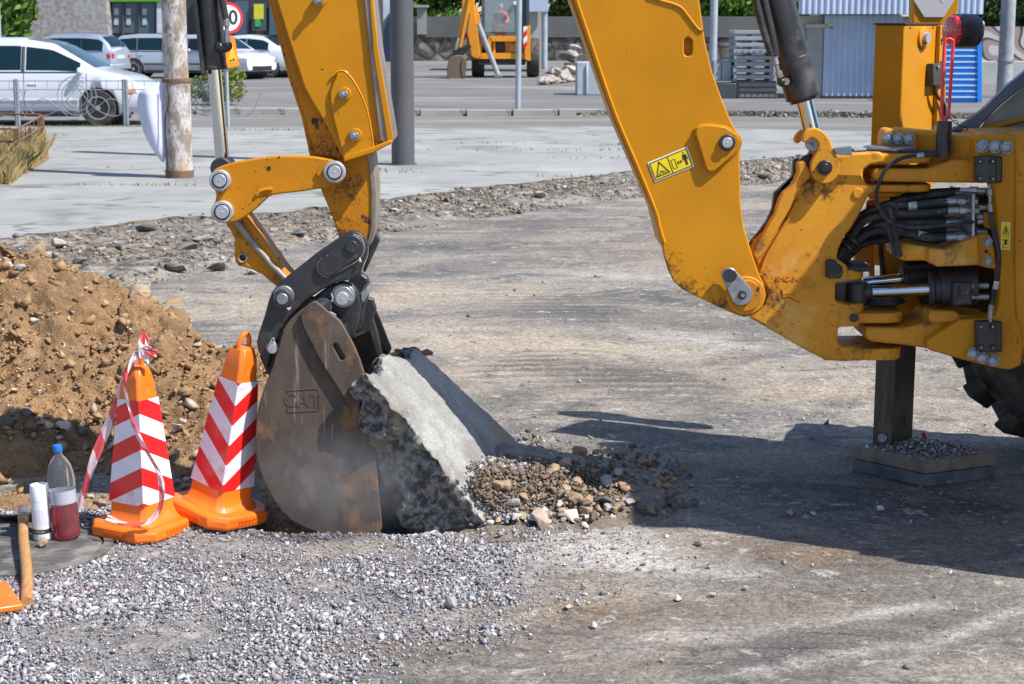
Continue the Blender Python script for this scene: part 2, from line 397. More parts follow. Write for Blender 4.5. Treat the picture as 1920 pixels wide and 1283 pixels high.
def hgt(x, y):
    h = .010 * fbm(x * .8, y * .8, 0, 3) + .004 * fbm(x * 5, y * 5, 4, 3)
    v = verge(x, y)
    if v > 0: h += v * (.05 + .055 * abs(fbm(x * 2.6, y * 2.6, 5, 5)) + .03 * fbm(x * 9, y * 9, 1, 3))
    h -= .22 * pit(x, y)
    g = gravel_mask(x, y)
    if y < 8: h += .012 * g * (fbm(x * 3, y * 3, 7, 3) + .3)
    return h
def lines(segs):
    out = []
    for a, b, st in segs: out += list(np.arange(a, b, st))
    return np.array(out + [segs[-1][1]])
gx = lines([(-400, -60, 40), (-60, -12, 4), (-12, -4, .25), (-4, -2.6, .06), (-2.6, 2.8, .028), (2.8, 5, .08), (5, 12, .3), (12, 60, 4), (60, 400, 40)])
gy = lines([(-60, -4, 8), (-4, 3.6, .5), (3.6, 4.5, .06), (4.5, 8.5, .028), (8.5, 14, .07), (14, 26, .12), (26, 60, 2), (60, 1000, 60)])
nx, ny = len(gx), len(gy)
co = np.zeros((ny, nx, 3), np.float32); A = {k: np.zeros((ny, nx), np.float32) for k in ('verge', 'gravel', 'white', 'dark', 'sand', 'brown', 'ripple')}
for j, y in enumerate(gy):
    for i, x in enumerate(gx):
        if -13 < x < 13 and 3 < y < 27:
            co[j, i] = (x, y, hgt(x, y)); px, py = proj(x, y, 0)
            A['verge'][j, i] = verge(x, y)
            if y < 9:
                A['gravel'][j, i] = gravel_mask(x, y)
            if y < 17:
                A['white'][j, i] = min(1, .8 * gauss(px, py, 1640, 1150, 170, 9, -8) + .7 * gauss(px, py, 1520, 1240, 220, 9, -10) + .7 * gauss(px, py, 1800, 1190, 150, 12, -24) + .6 * gauss(px, py, 1330, 640, 120, 8, 6) + .5 * gauss(px, py, 1180, 520, 160, 7, 3) + gauss(px, py, 1150, 1040, 190, 46, 8) + .7 * gauss(px, py, 1280, 1085, 140, 28) + .5 * gauss(px, py, 1250, 1200, 240, 30, -8) + .35 * gauss(px, py, 1480, 800, 90, 18))
                A['dark'][j, i] = min(1, .8 * gauss(px, py, 1190, 702, 210, 17, 6) + .65 * gauss(px, py, 980, 408, 280, 14, -3) + .5 * gauss(px, py, 930, 445, 200, 12, -6) + .55 * gauss(px, py, 1130, 592, 240, 16, 3) + .6 * gauss(px, py, 620, 515, 120, 12, -12) + .55 * gauss(px, py, 990, 738, 130, 11, -8) + .45 * gauss(px, py, 1300, 560, 200, 12, 4) + .4 * gauss(px, py, 1650, 1240, 240, 14, -12) + .4 * gauss(px, py, 1500, 1110, 160, 12, 4) + .8 * gauss(px, py, 1750, 960, 330, 50, 3) + .5 * gauss(px, py, 1480, 900, 330, 40) + .7 * gauss(px, py, 860, 1225, 230, 26, -9) + .6 * gauss(px, py, 1300, 1090, 130, 14) + .4 * gauss(px, py, 1200, 1160, 100, 22)+ 1.2 * pit(x, y))  # the pit term paints the shade of the dug hollow into the colour
                A['brown'][j, i] = min(1, .35 * gauss(px, py, 1380, 1140, 340, 60) + .35 * gauss(px, py, 1150, 1230, 300, 40) + .3 * gauss(px, py, 1300, 470, 300, 30) + .9 * gauss(px, py, 1500, 1040, 200, 22, 4) + .7 * gauss(px, py, 1130, 1085, 90, 18) + .6 * gauss(px, py, 1080, 1150, 160, 25, -5) + .6 * gauss(px, py, 700, 1215, 160, 16, -5))
            A['ripple'][j, i] = min(1, gauss(px, py, 1150, 715, 190, 26, 6) + gauss(px, py, 1060, 575, 110, 22, 4) + .8 * gauss(px, py, 980, 680, 120, 14, -12) + .7 * gauss(px, py, 1560, 1200, 260, 24, -8) + .5 * gauss(px, py, 1250, 1190, 200, 18, -8))
            A['sand'][j, i] = min(1, .75 * gauss(px, py, 1000, 645, 400, 26, 3) + .8 * gauss(px, py, 620, 565, 400, 22, -3) + .7 * gauss(px, py, 1500, 730, 400, 26) + .5 * gauss(px, py, 900, 700, 300, 30))
        else: co[j, i] = (x, y, 0 if y < 27 else -.004)
me = bpy.data.meshes.new('ground'); V = co.reshape(-1, 3)
idx = np.arange(nx * ny).reshape(ny, nx)
Q = np.stack([idx[:-1, :-1], idx[:-1, 1:], idx[1:, 1:], idx[1:, :-1]], -1).reshape(-1, 4).astype(np.int32)
me.vertices.add(len(V)); me.vertices.foreach_set('co', V.ravel()); me.loops.add(Q.size); me.loops.foreach_set('vertex_index', Q.ravel())
me.polygons.add(len(Q)); me.polygons.foreach_set('loop_start', np.arange(0, Q.size, 4, dtype=np.int32)); me.update(calc_edges=True)
me.polygons.foreach_set('use_smooth', [True] * len(Q))
for k, a in A.items():
    at = me.attributes.new(k, 'FLOAT', 'POINT'); at.data.foreach_set('value', a.ravel())
gm, nt, b = newmat('street_surface')
v = tc(nt); vs_ = tc(nt, (.75, 1.1, 1), (0, 0, R(8))); vs2 = tc(nt, (.8, 1.15, 1), (0, 0, R(-12))); vs3 = tc(nt, (1, 4, 1), (0, 0, R(-4)))
n_big = nz(nt, vs_, .9, 10, .70, .9); n_str = nz(nt, vs2, 1.8, 10, .76, .8); n_fine = nz(nt, v, 60, 5, .7); n_mid = nz(nt, v, 8, 8, .72, .5); n_grv = nz(nt, vs3, 5.5, 5, .6, .3)
c = mix(nt, ramp(nt, n_big, .45, .55), (.19, .174, .156), (.315, .272, .228))
c = mix(nt, ramp(nt, n_str, .54, .64, 0, .8), c, (.35, .305, .255))
c = mix(nt, ramp(nt, n_str, .48, .40, 0, .85), c, (.095, .092, .094))
c = mix(nt, mth(nt, 'MULTIPLY', ramp(nt, n_grv, .56, .64, 0, .6), ramp(nt, nz(nt, v, .9, 2, .5), .54, .60)), c, (.085, .078, .074))
c = mix(nt, mth(nt, 'MULTIPLY', attr(nt, 'sand'), ramp(nt, n_big, .31, .48, .25, 1)), c, mix(nt, ramp(nt, n_str, .4, .6), (.40, .315, .235), (.56, .46, .34)))
c = mix(nt, mth(nt, 'MULTIPLY', attr(nt, 'gravel'), .9), c, mix(nt, ramp(nt, n_mid, .4, .6), (.20, .185, .18), (.34, .315, .30)))
c = mix(nt, ramp(nt, mth(nt, 'ADD', attr(nt, 'verge'), mth(nt, 'MULTIPLY', n_mid, .5)), .55, .85), c, mix(nt, ramp(nt, n_mid, .42, .56), (.085, .07, .058), mix(nt, ramp(nt, n_big, .45, .55), (.31, .245, .18), (.29, .265, .235))))
c = mix(nt, mth(nt, 'MULTIPLY', attr(nt, 'white'), ramp(nt, n_mid, .34, .54, .15, 1)), c, (.56, .53, .49))
c = mix(nt, mth(nt, 'MULTIPLY', attr(nt, 'brown'), ramp(nt, n_str, .3, .55, .3, 1)), c, (.22, .14, .08))
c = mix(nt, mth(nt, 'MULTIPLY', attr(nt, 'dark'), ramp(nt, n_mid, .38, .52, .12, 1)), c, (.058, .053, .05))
c = mix(nt, ramp(nt, n_mid, .575, .64, 0, .85), c, (.46, .435, .40))
c = mix(nt, ramp(nt, n_mid, .42, .34, 0, .8), c, (.075, .069, .064))
n_ag = nz(nt, v, 26, 6, .75); c = mix(nt, .6, c, mix(nt, ramp(nt, n_ag, .38, .62), (.55, .55, .55), (1.4, 1.38, 1.34)), 'MULTIPLY')
c = mix(nt, ramp(nt, nz(nt, v, 27, 4, .6), .66, .70, 0, .8), c, (.06, .053, .048))
wv_ = nd(nt, 'ShaderNodeTexWave'); wv_.wave_type = 'RINGS'; wv_.rings_direction = 'Z'; wv_.inputs['Scale'].default_value = 2.1; wv_.inputs['Distortion'].default_value = 2.5; wv_.inputs['Detail'].default_value = 4; wv_.inputs['Detail Scale'].default_value = 1.2
mpw = nd(nt, 'ShaderNodeMapping'); mpw.inputs['Location'].default_value = (-.5, -2.5, 0); nt.links.new(v, mpw.inputs[0]); nt.links.new(mpw.outputs[0], wv_.inputs[0])
rip = mth(nt, 'MULTIPLY', attr(nt, 'ripple'), ramp(nt, wv_.outputs['Fac'], .45, .8)); c = mix(nt, mth(nt, 'MULTIPLY', rip, .75), c, (.11, .10, .098))
n_cr = nz(nt, v, 95, 3, .6); c = mix(nt, ramp(nt, n_cr, .62, .68, 0, .8), c, (.05, .045, .04)); c = mix(nt, ramp(nt, n_cr, .37, .32, 0, .6), c, (.50, .47, .43))
c = mix(nt, .8, c, mix(nt, ramp(nt, n_fine, .34, .66), (.48, .48, .48), (1.35, 1.35, 1.35)), 'MULTIPLY')
nt.links.new(c, b.inputs['Base Color']); b.inputs['Roughness'].default_value = .9
b1 = bump(nt, b, n_fine, .7, .008); b1 = bump(nt, b, n_mid, .7, .05, b1); bump(nt, b, mth(nt, 'MULTIPLY', rip, -1.0), .8, .03, b1)
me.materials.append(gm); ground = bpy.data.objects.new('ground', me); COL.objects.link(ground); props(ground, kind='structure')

# ---- near pavement (light asphalt) with a crumbled edge
pav = pm('pavement_asphalt', (.30, .298, .285), (.25, .246, .236), rough=.9, vs=1.2, stain=(.17, .165, .155), ss=.8, st=(.52, .68), speck=(.16, .15, .14), sps=26, spt=(.70, .74), bs=60, bd=.004, bst=.4, stain2=(.37, .36, .34), ss2=.35)
# thin cracks with a little moss, part of the pavement surface
nt = pav.node_tree; b = nt.nodes['Principled BSDF']; vv = tc(nt, (.16, .5, 1))
vo = nd(nt, 'ShaderNodeTexVoronoi'); vo.feature = 'DISTANCE_TO_EDGE'; vo.inputs['Scale'].default_value = 1.0
wv = nd(nt, 'ShaderNodeVectorMath'); wv.operation = 'ADD'; nn = nd(nt, 'ShaderNodeTexNoise'); nn.inputs['Scale'].default_value = 2.2; nt.links.new(vv, nn.inputs[0])
nt.links.new(vv, wv.inputs[0]); nt.links.new(nn.outputs['Color'], wv.inputs[1]); nt.links.new(wv.outputs[0], vo.inputs[0])
old = b.inputs['Base Color'].links[0].from_socket
nt.links.new(mix(nt, ramp(nt, vo.outputs['Distance'], .004, .012, .85, 0), old, mix(nt, ramp(nt, nz(nt, tc(nt), 1.3, 2), .48, .56), (.13, .12, .11), (.12, .16, .04))), b.inputs['Base Color'])
mb = MB(); bm = mb.bm; ftop = []; N = 420
xs = np.linspace(-15, 15, N)
far = world_curve([(-500, 236), (300, 238), (900, 240), (1100, 236), (1500, 243), (2400, 262)], .1)
rows = 10; grid = []
for x in xs:
    y0 = interp(x, *V1) + .16 * fbm(x * 1.4, 0, 2, 4) + .16 * fbm(x * 5, 0, 5, 4); y1 = interp(x, *far)
    col = [bm.verts.new((x, y0 - .03 + .03 * fbm(x * 7, 9, 1), -.05))]
    for k in range(rows + 1):
        t = (k / rows) ** 1.6; y = y0 + (y1 - y0) * t
        col.append(bm.verts.new((x, y, .09 + .008 * fbm(x * .5, y * .5, 1, 2) + (.008 * fbm(x * 9, y * 3, 6) if k == 0 else 0))))
    col.append(bm.verts.new((x, y1 + .02, -.05))); grid.append(col)
for a, c_ in zip(grid, grid[1:]):
    for k in range(len(a) - 1):
        f_ = bm.faces.new((a[k], c_[k], c_[k + 1], a[k + 1])); f_.material_index = 1 if k == 0 else 0
props(mb.build('pavement', [pav, pm('torn_asphalt_edge', (.05, .045, .04), (.2, .17, .14), rough=.95, vs=5, bs=20, bst=1, bd=.03)], smooth=50), kind='structure')
# ---- road and the far yard
rd = pm('road_asphalt', (.14, .13, .12), (.18, .168, .157), rough=.9, vs=.5, stretch=(.3, 1.5, 1), stain=(.25, .235, .21), ss=.8, st=(.5, .7), bs=30, bst=.4)
mb = MB(); mb.box((0, 35.5, -.03), (90, 12, .08)); props(mb.build('road', rd, smooth=0), kind='structure')
yd = pm('yard_asphalt', (.165, .158, .15), (.105, .10, .098), rough=.9, vs=.3, stretch=(.4, 1.6, 1), stain=(.30, .28, .25), ss=.3, st=(.5, .7), speck=(.12, .11, .1), sps=3, spt=(.66, .72), bs=20, bst=.4)
mb = MB(); bm = mb.bm
ye = world_curve([(-900, 205), (400, 204), (600, 206), (900, 208), (1200, 206), (1800, 212), (3000, 215)], .12)
pts = [(x, interp(x, *ye) + (.25 * fbm(x * .8, 3, 3) if x > 1 else 0), .12) for x in np.linspace(-60, 60, 300)]
mb.prism(pts + [(60, 130, .12), (-60, 130, .12)], (0, 0, -.2)); props(mb.build('far_yard', yd, smooth=0), kind='structure')
kc = pm('kerb_concrete', (.38, .35, .31), (.28, .26, .235), rough=.9, vs=2, stain=(.16, .14, .12), ss=3)
kg = 'kerb stones along the far side of the road'
xk = -14.0; first = True
while xk < 1.35:
    L = .98; y = interp(xk + .5, *ye)
    mb = MB(); mb.box((0, 0, .0), (L - .03, .16, .30)); o = mb.build('kerb_stone', kc, bevel=.015); o.location = (xk + .5, y - .09, .0)
    props(o, 'grey concrete kerb stone in the row between the road and the car park', 'kerb stone', kg); xk += 1.0
# broken kerb bed on the right: earth and rubble lip
soil2 = stone_mat('verge_rubble', [(.27, .23, .18), (.10, .092, .085), (.42, .39, .34), (.05, .047, .045), (.24, .18, .12), (.16, .145, .13)], bs=25)
n = 1600; xx = rng.uniform(1.4, 12, n); yy = np.array([interp(x, *ye) for x in xx]) + rng.normal(-.1, .22, n)
props(stone_field('kerb_rubble', np.stack([xx, yy, rng.uniform(.0, .12, n)], 1), rng.lognormal(-2.7, .5, n), soil2), 'crumbled earth and rubble where the far kerb has been torn out', 'rubble', kind='stuff')

# ================================================================== GRAVEL, RUBBLE
grav = stone_mat('gravel_stone', [(.34, .33, .35), (.11, .11, .135), (.62, .60, .62), (.18, .185, .21), (.40, .375, .375), (.05, .052, .065), (.68, .67, .68), (.24, .24, .265), (.40, .31, .28), (.14, .14, .165)], bs=120)
P_, Sz = [], []
while len(P_) < 66000:
    x = rng.uniform(-2.5, 1.2); y = rng.uniform(4.35, 6.85); g = gravel_mask(x, y) * (1 - min(1, pit(x, y) * 1.3))
    lump = .55 + .9 * fbm(x * 2.2, y * 3.2, 11, 3)
    if rng.random() > g * (lump + .25): continue
    s = min(.034, .0062 * math.exp(rng.normal(0, .5)) * (1 + 1.1 * max(0, lump - .4)))
    P_.append((x, y, hgt(x, y) + s * .15 + rng.uniform(0, .006) * g)); Sz.append(s * 1.35)
props(stone_field('gravel', np.array(P_), np.array(Sz), grav), 'grey crushed gravel spread over the street in the left foreground', 'gravel', kind='stuff')
# grit scattered over the rest of the street
P_, Sz = [], []
while len(P_) < 9500:
    x = rng.uniform(-3.5, 4.5); y = 4.3 + 9 * rng.random() ** 1.4; px, py = proj(x, y, 0)
    w = .16 + gauss(px, py, 1150, 1010, 260, 70) + .8 * gauss(px, py, 1330, 1090, 150, 30) + gauss(px, py, 1480, 800, 80, 25) * 2.2 + .9 * gauss(px, py, 1640, 930, 260, 40) + .5 * gauss(px, py, 1150, 930, 150, 60)
    if rng.random() > w: continue
    s = .0058 * math.exp(rng.normal(0, .6)) * (.6 + .07 * y); P_.append((x, y, hgt(x, y) + s * .2)); Sz.append(s)
grit = stone_mat('grit_stone', [(.42, .38, .33), (.2, .18, .165), (.62, .58, .54), (.13, .12, .115), (.36, .29, .21)], bs=120)
props(stone_field('grit', np.array(P_), np.array(Sz), grit), 'small loose grit and crumbs scattered over the dusty street', 'grit', kind='stuff')
# rubble strip between street and pavement
P_, Sz = [], []
while len(P_) < 24000:
    x = rng.uniform(-6, 7.5); a = interp(x, *V0); bb = interp(x, *V1); y = rng.uniform(a - .5, bb + .25)
    if not (a - .5 < y < bb + .3): continue
    f = fbm(x * 1.1, y * 1.1, 21, 4)
    if rng.random() > .42 + 1.4 * f: continue
    s = .022 * math.exp(rng.normal(0, .6)); P_.append((x, y, hgt(x, y) + s * .15)); Sz.append(min(s, .12))
props(stone_field('rubble_strip', np.array(P_), np.array(Sz), soil2), 'broken asphalt crumbs and dirt along the torn pavement edge', 'rubble', kind='stuff')
chunk_m = pm('asphalt_chunk', (.075, .072, .07), (.19, .18, .165), rough=.9, vs=12, bs=40, bst=.8, bd=.01)
chunk_l = pm('pale_chunk', (.42, .37, .31), (.32, .28, .24), rough=.9, vs=10, bs=40, bst=.7, bd=.01)
for (px, py, w, k) in [(275, 442, .42, 0), (300, 452, .30, 0), (232, 470, .25, 0), (410, 497, .30, 0), (330, 500, .28, 0), (470, 502, .22, 1), (740, 398, .26, 1), (105, 470, .3, 1), (95, 486, .22, 1), (560, 447, .26, 0),
                       (1125, 345, .35, 0), (1160, 358, .25, 0), (1010, 372, .3, 1), (840, 380, .28, 0), (960, 392, .2, 0), (150, 500, .25, 0), (350, 470, .3, 0), (1430, 330, .3, 0), (1455, 318, .25, 1), (380, 455, .3, 1), (640, 420, .25, 0)]:
    g = G(px, py, .05); s = w
    o = one_stone('asphalt_chunk', px, (chunk_m, chunk_l)[k], (g.x, g.y, hgt(g.x, g.y) + s * .10), s * .8, flat=.4, n=12,
                  label=('dark', 'pale')[k] + ' broken asphalt lump lying in the rubble strip by the pavement', cat='asphalt lump', group=('dark', 'pale')[k] + ' asphalt lumps in the rubble strip')

# ================================================================== EARTH HEAP
crest = [(-260, 385), (-120, 410), (0, 432), (30, 440), (62, 454), (95, 474), (140, 490), (180, 515), (215, 538), (240, 552), (262, 535), (285, 560), (305, 572), (325, 563), (345, 596), (370, 612), (395, 618), (430, 622), (465, 636), (500, 655), (535, 690), (570, 760), (610, 850), (640, 900)]
YC_ = 8.1
cx_ = [P(x, y, YC_).x for x, y in crest]; cz_ = [max(0, P(x, y, YC_).z) for x, y in crest]
def heap_h(x, y):
    z = interp(x, cx_, cz_)
    yc = YC_ + .15 * fbm(x * 1.2, 1, 1)
    if y < yc:
        base = 7.12 + .15 * fbm(x * 1.5, 3, 3); t = (y - base) / (yc - base)
    else: t = 1 - (y - yc) / (z * 1.35 + .3)
    t = max(-.3, min(1, t))
    prof = t if t < 0 else (t ** .85)
    h = z * prof
    # second smaller mound at the left front
    m = .31 * math.exp(-((x + 2.1) / .42) ** 2 - ((y - 6.64) / .19) ** 2) + .13 * math.exp(-((x + 1.62) / .25) ** 2 - ((y - 6.72) / .16) ** 2)
    m = max(m, .22 * math.exp(-((x + 2.7) / .4) ** 2 - ((y - 6.68) / .22) ** 2))
    h = max(h, m * 1.0) if h > 0 else h + m
    return h - .03
soilm, nt, b = newmat('loose_earth'); v = tc(nt); n1 = nz(nt, v, 3, 6, .6); n2 = nz(nt, v, 22, 6, .7); n3 = nz(nt, v, 110, 3, .6)
c = mix(nt, ramp(nt, n1, .38, .62), (.33, .195, .095), (.22, .13, .065)); c = mix(nt, ramp(nt, n2, .55, .68), c, (.44, .29, .155)); c = mix(nt, ramp(nt, n2, .44, .32), c, (.10, .055, .03))
c = mix(nt, .5, c, mix(nt, ramp(nt, n3, .3, .7), (.6, .6, .6), (1.3, 1.3, 1.3)), 'MULTIPLY')
nt.links.new(c, b.inputs['Base Color']); b.inputs['Roughness'].default_value = .95; b1 = bump(nt, b, n2, .9, .03); bump(nt, b, n3, .8, .008, b1)
hx = np.arange(-3.7, -.75, .0115); hy = np.arange(6.3, 10.0, .0125)
h0 = np.array([[heap_h(x, y) for x in hx] for y in hy]); gyy, gxx = np.gradient(h0, hy, hx)
co = np.zeros((len(hy), len(hx), 3), np.float32); _heap = np.zeros((len(hy), len(hx)))
for j, y in enumerate(hy):
    for i, x in enumerate(hx):
        h = h0[j, i]; n_ = Vector((-gxx[j, i], -gyy[j, i], 1)).normalized(); k = min(1, max(0, (h + .03) * 6)); q = Vector((x, y, h))
        if y > 9: co[j, i] = q; continue
        r = .075 * mnoise.fractal(q * 2.3, 1, 2, 3) + .035 * mnoise.fractal(q * 7, .8, 2, 4)
        cell = mnoise.voronoi(q * 11)[0]; r += .055 * (.42 - cell[0]) * (1 if mnoise.noise(q * 4) > -.05 else .35)
        cell = mnoise.voronoi(q * 31)[0]; r += .022 * (.42 - cell[0]); r -= .09 * max(0, mnoise.noise(q * 5.5 + Vector((3, 1, 7))) - .22)
        p = q + n_ * (r * k); co[j, i] = p; _heap[j, i] = r * k * n_.z
nx, ny = len(hx), len(hy); idx = np.arange(nx * ny).reshape(ny, nx)
Q = np.stack([idx[:-1, :-1], idx[:-1, 1:], idx[1:, 1:], idx[1:, :-1]], -1).reshape(-1, 4).astype(np.int32)
me = bpy.data.meshes.new('earth_heap'); me.vertices.add(nx * ny); me.vertices.foreach_set('co', co.ravel()); me.loops.add(Q.size); me.loops.foreach_set('vertex_index', Q.ravel())
me.polygons.add(len(Q)); me.polygons.foreach_set('loop_start', np.arange(0, Q.size, 4, dtype=np.int32)); me.update(calc_edges=True); me.polygons.foreach_set('use_smooth', [True] * len(Q))
me.materials.append(soilm); o = bpy.data.objects.new('earth_heap', me); COL.objects.link(o); props(o, 'heap of loose brown sandy earth at the left behind the cones', 'earth heap', kind='stuff')
# clods and pebbles in the heap
P_, Sz = [], []
while len(P_) < 17000:
    x = rng.uniform(-3.5, -.85); y = rng.uniform(6.4, 8.6); h = heap_h(x, y) + _heap[int((y - 6.3) / .0125), int((x + 3.7) / .0115)]
    if h < hgt(x, y) + .01: 
        if rng.random() > .25: continue
    s = .0105 * math.exp(rng.normal(0, .8)); P_.append((x, y, max(h, hgt(x, y)) + s * .15)); Sz.append(min(s, .10))
clod = stone_mat('earth_clod', [(.34, .2, .095), (.24, .14, .065), (.42, .27, .13), (.17, .10, .05), (.36, .22, .105), (.36, .21, .10), (.30, .17, .08), (.55, .46, .36)], bs=60)
props(stone_field('earth_clods', np.array(P_), np.array(Sz), clod), 'crumbly clods and pebbles over the brown earth heap', 'earth clods', kind='stuff')
st_brown = pm('brown_stone', (.27, .17, .10), (.36, .25, .15), rough=.9, vs=18, bs=60, bst=.7, bd=.006, stain=(.15, .1, .07), ss=20, st=(.5, .65))
st_pale = pm('pale_stone', (.55, .50, .45), (.42, .37, .33), rough=.85, vs=18, bs=70, bst=.5, bd=.004)
st_pink = pm('pink_stone', (.45, .33, .27), (.38, .28, .22), rough=.85, vs=18, bs=70, bst=.5, bd=.004)
st_dark = pm('dark_stone', (.07, .065, .06), (.13, .12, .11), rough=.85, vs=18, bs=70, bst=.7, bd=.006)
st_grey = pm('grey_stone', (.27, .265, .27), (.37, .36, .36), rough=.85, vs=18, bs=70, bst=.5, bd=.004)
st_tan = pm('tan_stone', (.27, .185, .115), (.37, .285, .20), rough=.85, vs=18, bs=70, bst=.6, bd=.004, stain=(.24, .15, .08), ss=12, st=(.55, .7))
def on_heap(px, py):
    """first heap point met along the sight line"""
    d = ray(px, py); t = 5.5
    while t < 11:
        q = Vector((0, 0, H)) + d * t
        if q.z < max(heap_h(q.x, q.y), 0): return q
        t += .02
    return G(px, py)
HS = [(66, 470, 60, st_brown), (240, 610, 48, st_brown), (262, 552, 66, st_tan), (172, 584, 30, st_brown), (155, 596, 26, st_pink), (197, 602, 34, st_brown), (167, 610, 24, st_dark), (66, 601, 26, st_pale), (107, 586, 14, st_pale),
      (183, 651, 28, st_dark), (111, 557, 30, st_brown), (38, 500, 30, st_grey), (12, 496, 24, st_pale), (30, 532, 24, st_pink), (220, 630, 24, st_dark), (226, 577, 20, st_pink), (93, 627, 24, st_brown), (145, 653, 12, st_pale),
      (76, 790, 36, st_pink), (118, 800, 38, st_pale), (8, 790, 56, st_dark), (48, 776, 40, st_dark), (152, 808, 36, st_dark), (182, 782, 26, st_brown), (20, 772, 26, st_tan), (340, 790, 22, st_pink), (330, 800, 26, st_pale), (360, 780, 24, st_brown),
      (322, 570, 50, st_brown), (205, 680, 16, st_dark), (330, 610, 34, st_brown), (371, 645, 20, st_pink), (364, 668, 26, st_brown), (130, 615, 20, st_brown), (215, 780, 24, st_brown), (395, 735, 22, st_brown), (440, 800, 24, st_tan), (245, 700, 20, st_brown)]
nm = {id(st_brown): 'brown', id(st_tan): 'tan', id(st_pink): 'pinkish', id(st_pale): 'whitish', id(st_dark): 'dark', id(st_grey): 'grey'}
for i, (px, py, w, m_) in enumerate(HS):
    q = on_heap(px, py); s = S(w, q.y); cn = nm[id(m_)]
    o = one_stone('stone', 300 + i, m_, q + Vector((0, s * .18, -s * .05)), s * 1.12, label=cn + ' stone half buried in the brown earth heap', group=cn + ' stones in the earth heap')
    if i == 2: o['label'] = 'large sandy tan clod standing up on the crest of the earth heap'; del o['group']; o['category'] = 'clod'; o.name = 'clod'
    if i == 0: o['label'] = 'brown clod on the heap top at the far left of the picture'; del o['group']; o['category'] = 'clod'; o.name = 'clod'

# ================================================================== STONES SPILLED BESIDE THE SLAB
r_ = random.Random(5); placed = []
def spill(px, py, w, m_, z=0.0, flat=.75, label=None, grp=True, seed=None):
    g = G(px, py, z + S(w, 6.6) * .3); s = S(w, g.y); cn = nm[id(m_)]
    o = one_stone('stone', seed or int(px * 7 + py), m_, (g.x, g.y, z + s * .28 + hgt(g.x, g.y)), s * 1.15, flat=flat, label=label or cn + ' stone in the spill of rubble beside the tilted slab', group=(cn + ' stones spilled beside the slab') if grp else None)
    placed.append((px, py, w)); return o
spill(1013, 975, 64, st_pink, 0, .6, 'flat rounded pinkish grey boulder at the front of the stone spill', False)
spill(1070, 970, 50, st_pale, 0, .6, 'long rounded whitish stone lying right of the pinkish boulder', False)
spill(1103, 972, 30, st_pale, 0, .5)
spill(1076, 950, 46, st_tan, .01, .7); spill(1048, 938, 42, st_tan, .03, .9, 'cube shaped tan block in the sunlit part of the stone spill', False)
for (px, py, w, m_, z) in [(990, 958, 34, st_grey, .02), (1058, 918, 28, st_tan, .06), (1030, 912, 34, st_tan, .07), (1032, 925, 36, st_pale, .04), (988, 905, 46, st_pale, .08), (950, 880, 36, st_tan, .13), (995, 882, 32, st_tan, .10), (1018, 886, 28, st_tan, .09),
        (930, 868, 24, st_tan, .16), (1000, 922, 26, st_tan, .06), (965, 960, 28, st_pink, .01), (940, 925, 22, st_grey, .10), (955, 910, 20, st_pale, .10), (1016, 946, 26, st_pale, .03), (960, 978, 20, st_grey, 0), (985, 985, 16, st_grey, 0), (1095, 988, 16, st_pale, 0), (1134, 1000, 14, st_grey, 0), (1098, 990, 20, st_pale, 0),
        (1127, 973, 16, st_tan, 0), (1148, 972, 22, st_pale, 0), (1130, 915, 34, st_brown, .04), (1105, 905, 28, st_grey, .05), (1135, 935, 30, st_grey, .01), (1165, 945, 36, st_pink, 0), (1185, 900, 32, st_dark, .03), (1215, 912, 34, st_dark, .01), (1150, 885, 34, st_brown, .04), (1110, 930, 26, st_brown, .02), (1180, 925, 26, st_grey, 0),
        (1050, 848, 24, st_dark, .03), (1303, 943, 22, st_dark, 0), (1257, 946, 22, st_dark, 0), (1282, 950, 16, st_dark, 0), (1228, 875, 18, st_dark, 0), (1185, 835, 16, st_dark, 0), (1275, 875, 14, st_dark, 0), (1480, 960, 20, st_tan, 0), (1525, 962, 14, st_pale, 0), (1310, 1018, 24, st_tan, 0), (1397, 1103, 18, st_grey, 0), (1242, 1238, 14, st_pink, 0),
        (1335, 1115, 18, st_pink, 0), (1273, 1120, 20, st_pale, 0), (1065, 1135, 18, st_pink, 0), (1112, 1168, 20, st_pale, 0), (850, 1125, 44, st_grey, 0), (1250, 1008, 12, st_pale, 0),
        (500, 938, 30, st_pink, 0), (520, 946, 32, st_pink, .0), (478, 950, 36, st_grey, 0), (548, 945, 34, st_grey, 0), (576, 952, 30, st_pink, 0), (600, 948, 22, st_grey, 0), (535, 930, 20, st_pale, 0), (492, 925, 22, st_brown, 0), (612, 962, 18, st_pale, 0), (345, 912, 26, st_brown, 0), (175, 955, 22, st_brown, 0), (190, 945, 30, st_brown, 0), (165, 975, 20, st_brown, 0), (330, 905, 20, st_pink, 0), (640, 962, 16, st_pale, 0), (810, 985, 22, st_pale, 0), (800, 993, 16, st_grey, 0)]:
    lab = None
    if px < 700: lab = nm[id(m_)] + ' stone at the gravel edge between the cones and the bucket'
    elif px > 1220 or py > 1000: lab = nm[id(m_)] + ' stone lying alone on the open street'
    o = spill(px, py, w, m_, z, label=lab)
    if lab: o['group'] = nm[id(m_)] + (' stones at the gravel edge' if px < 700 else ' stones lying alone on the street')
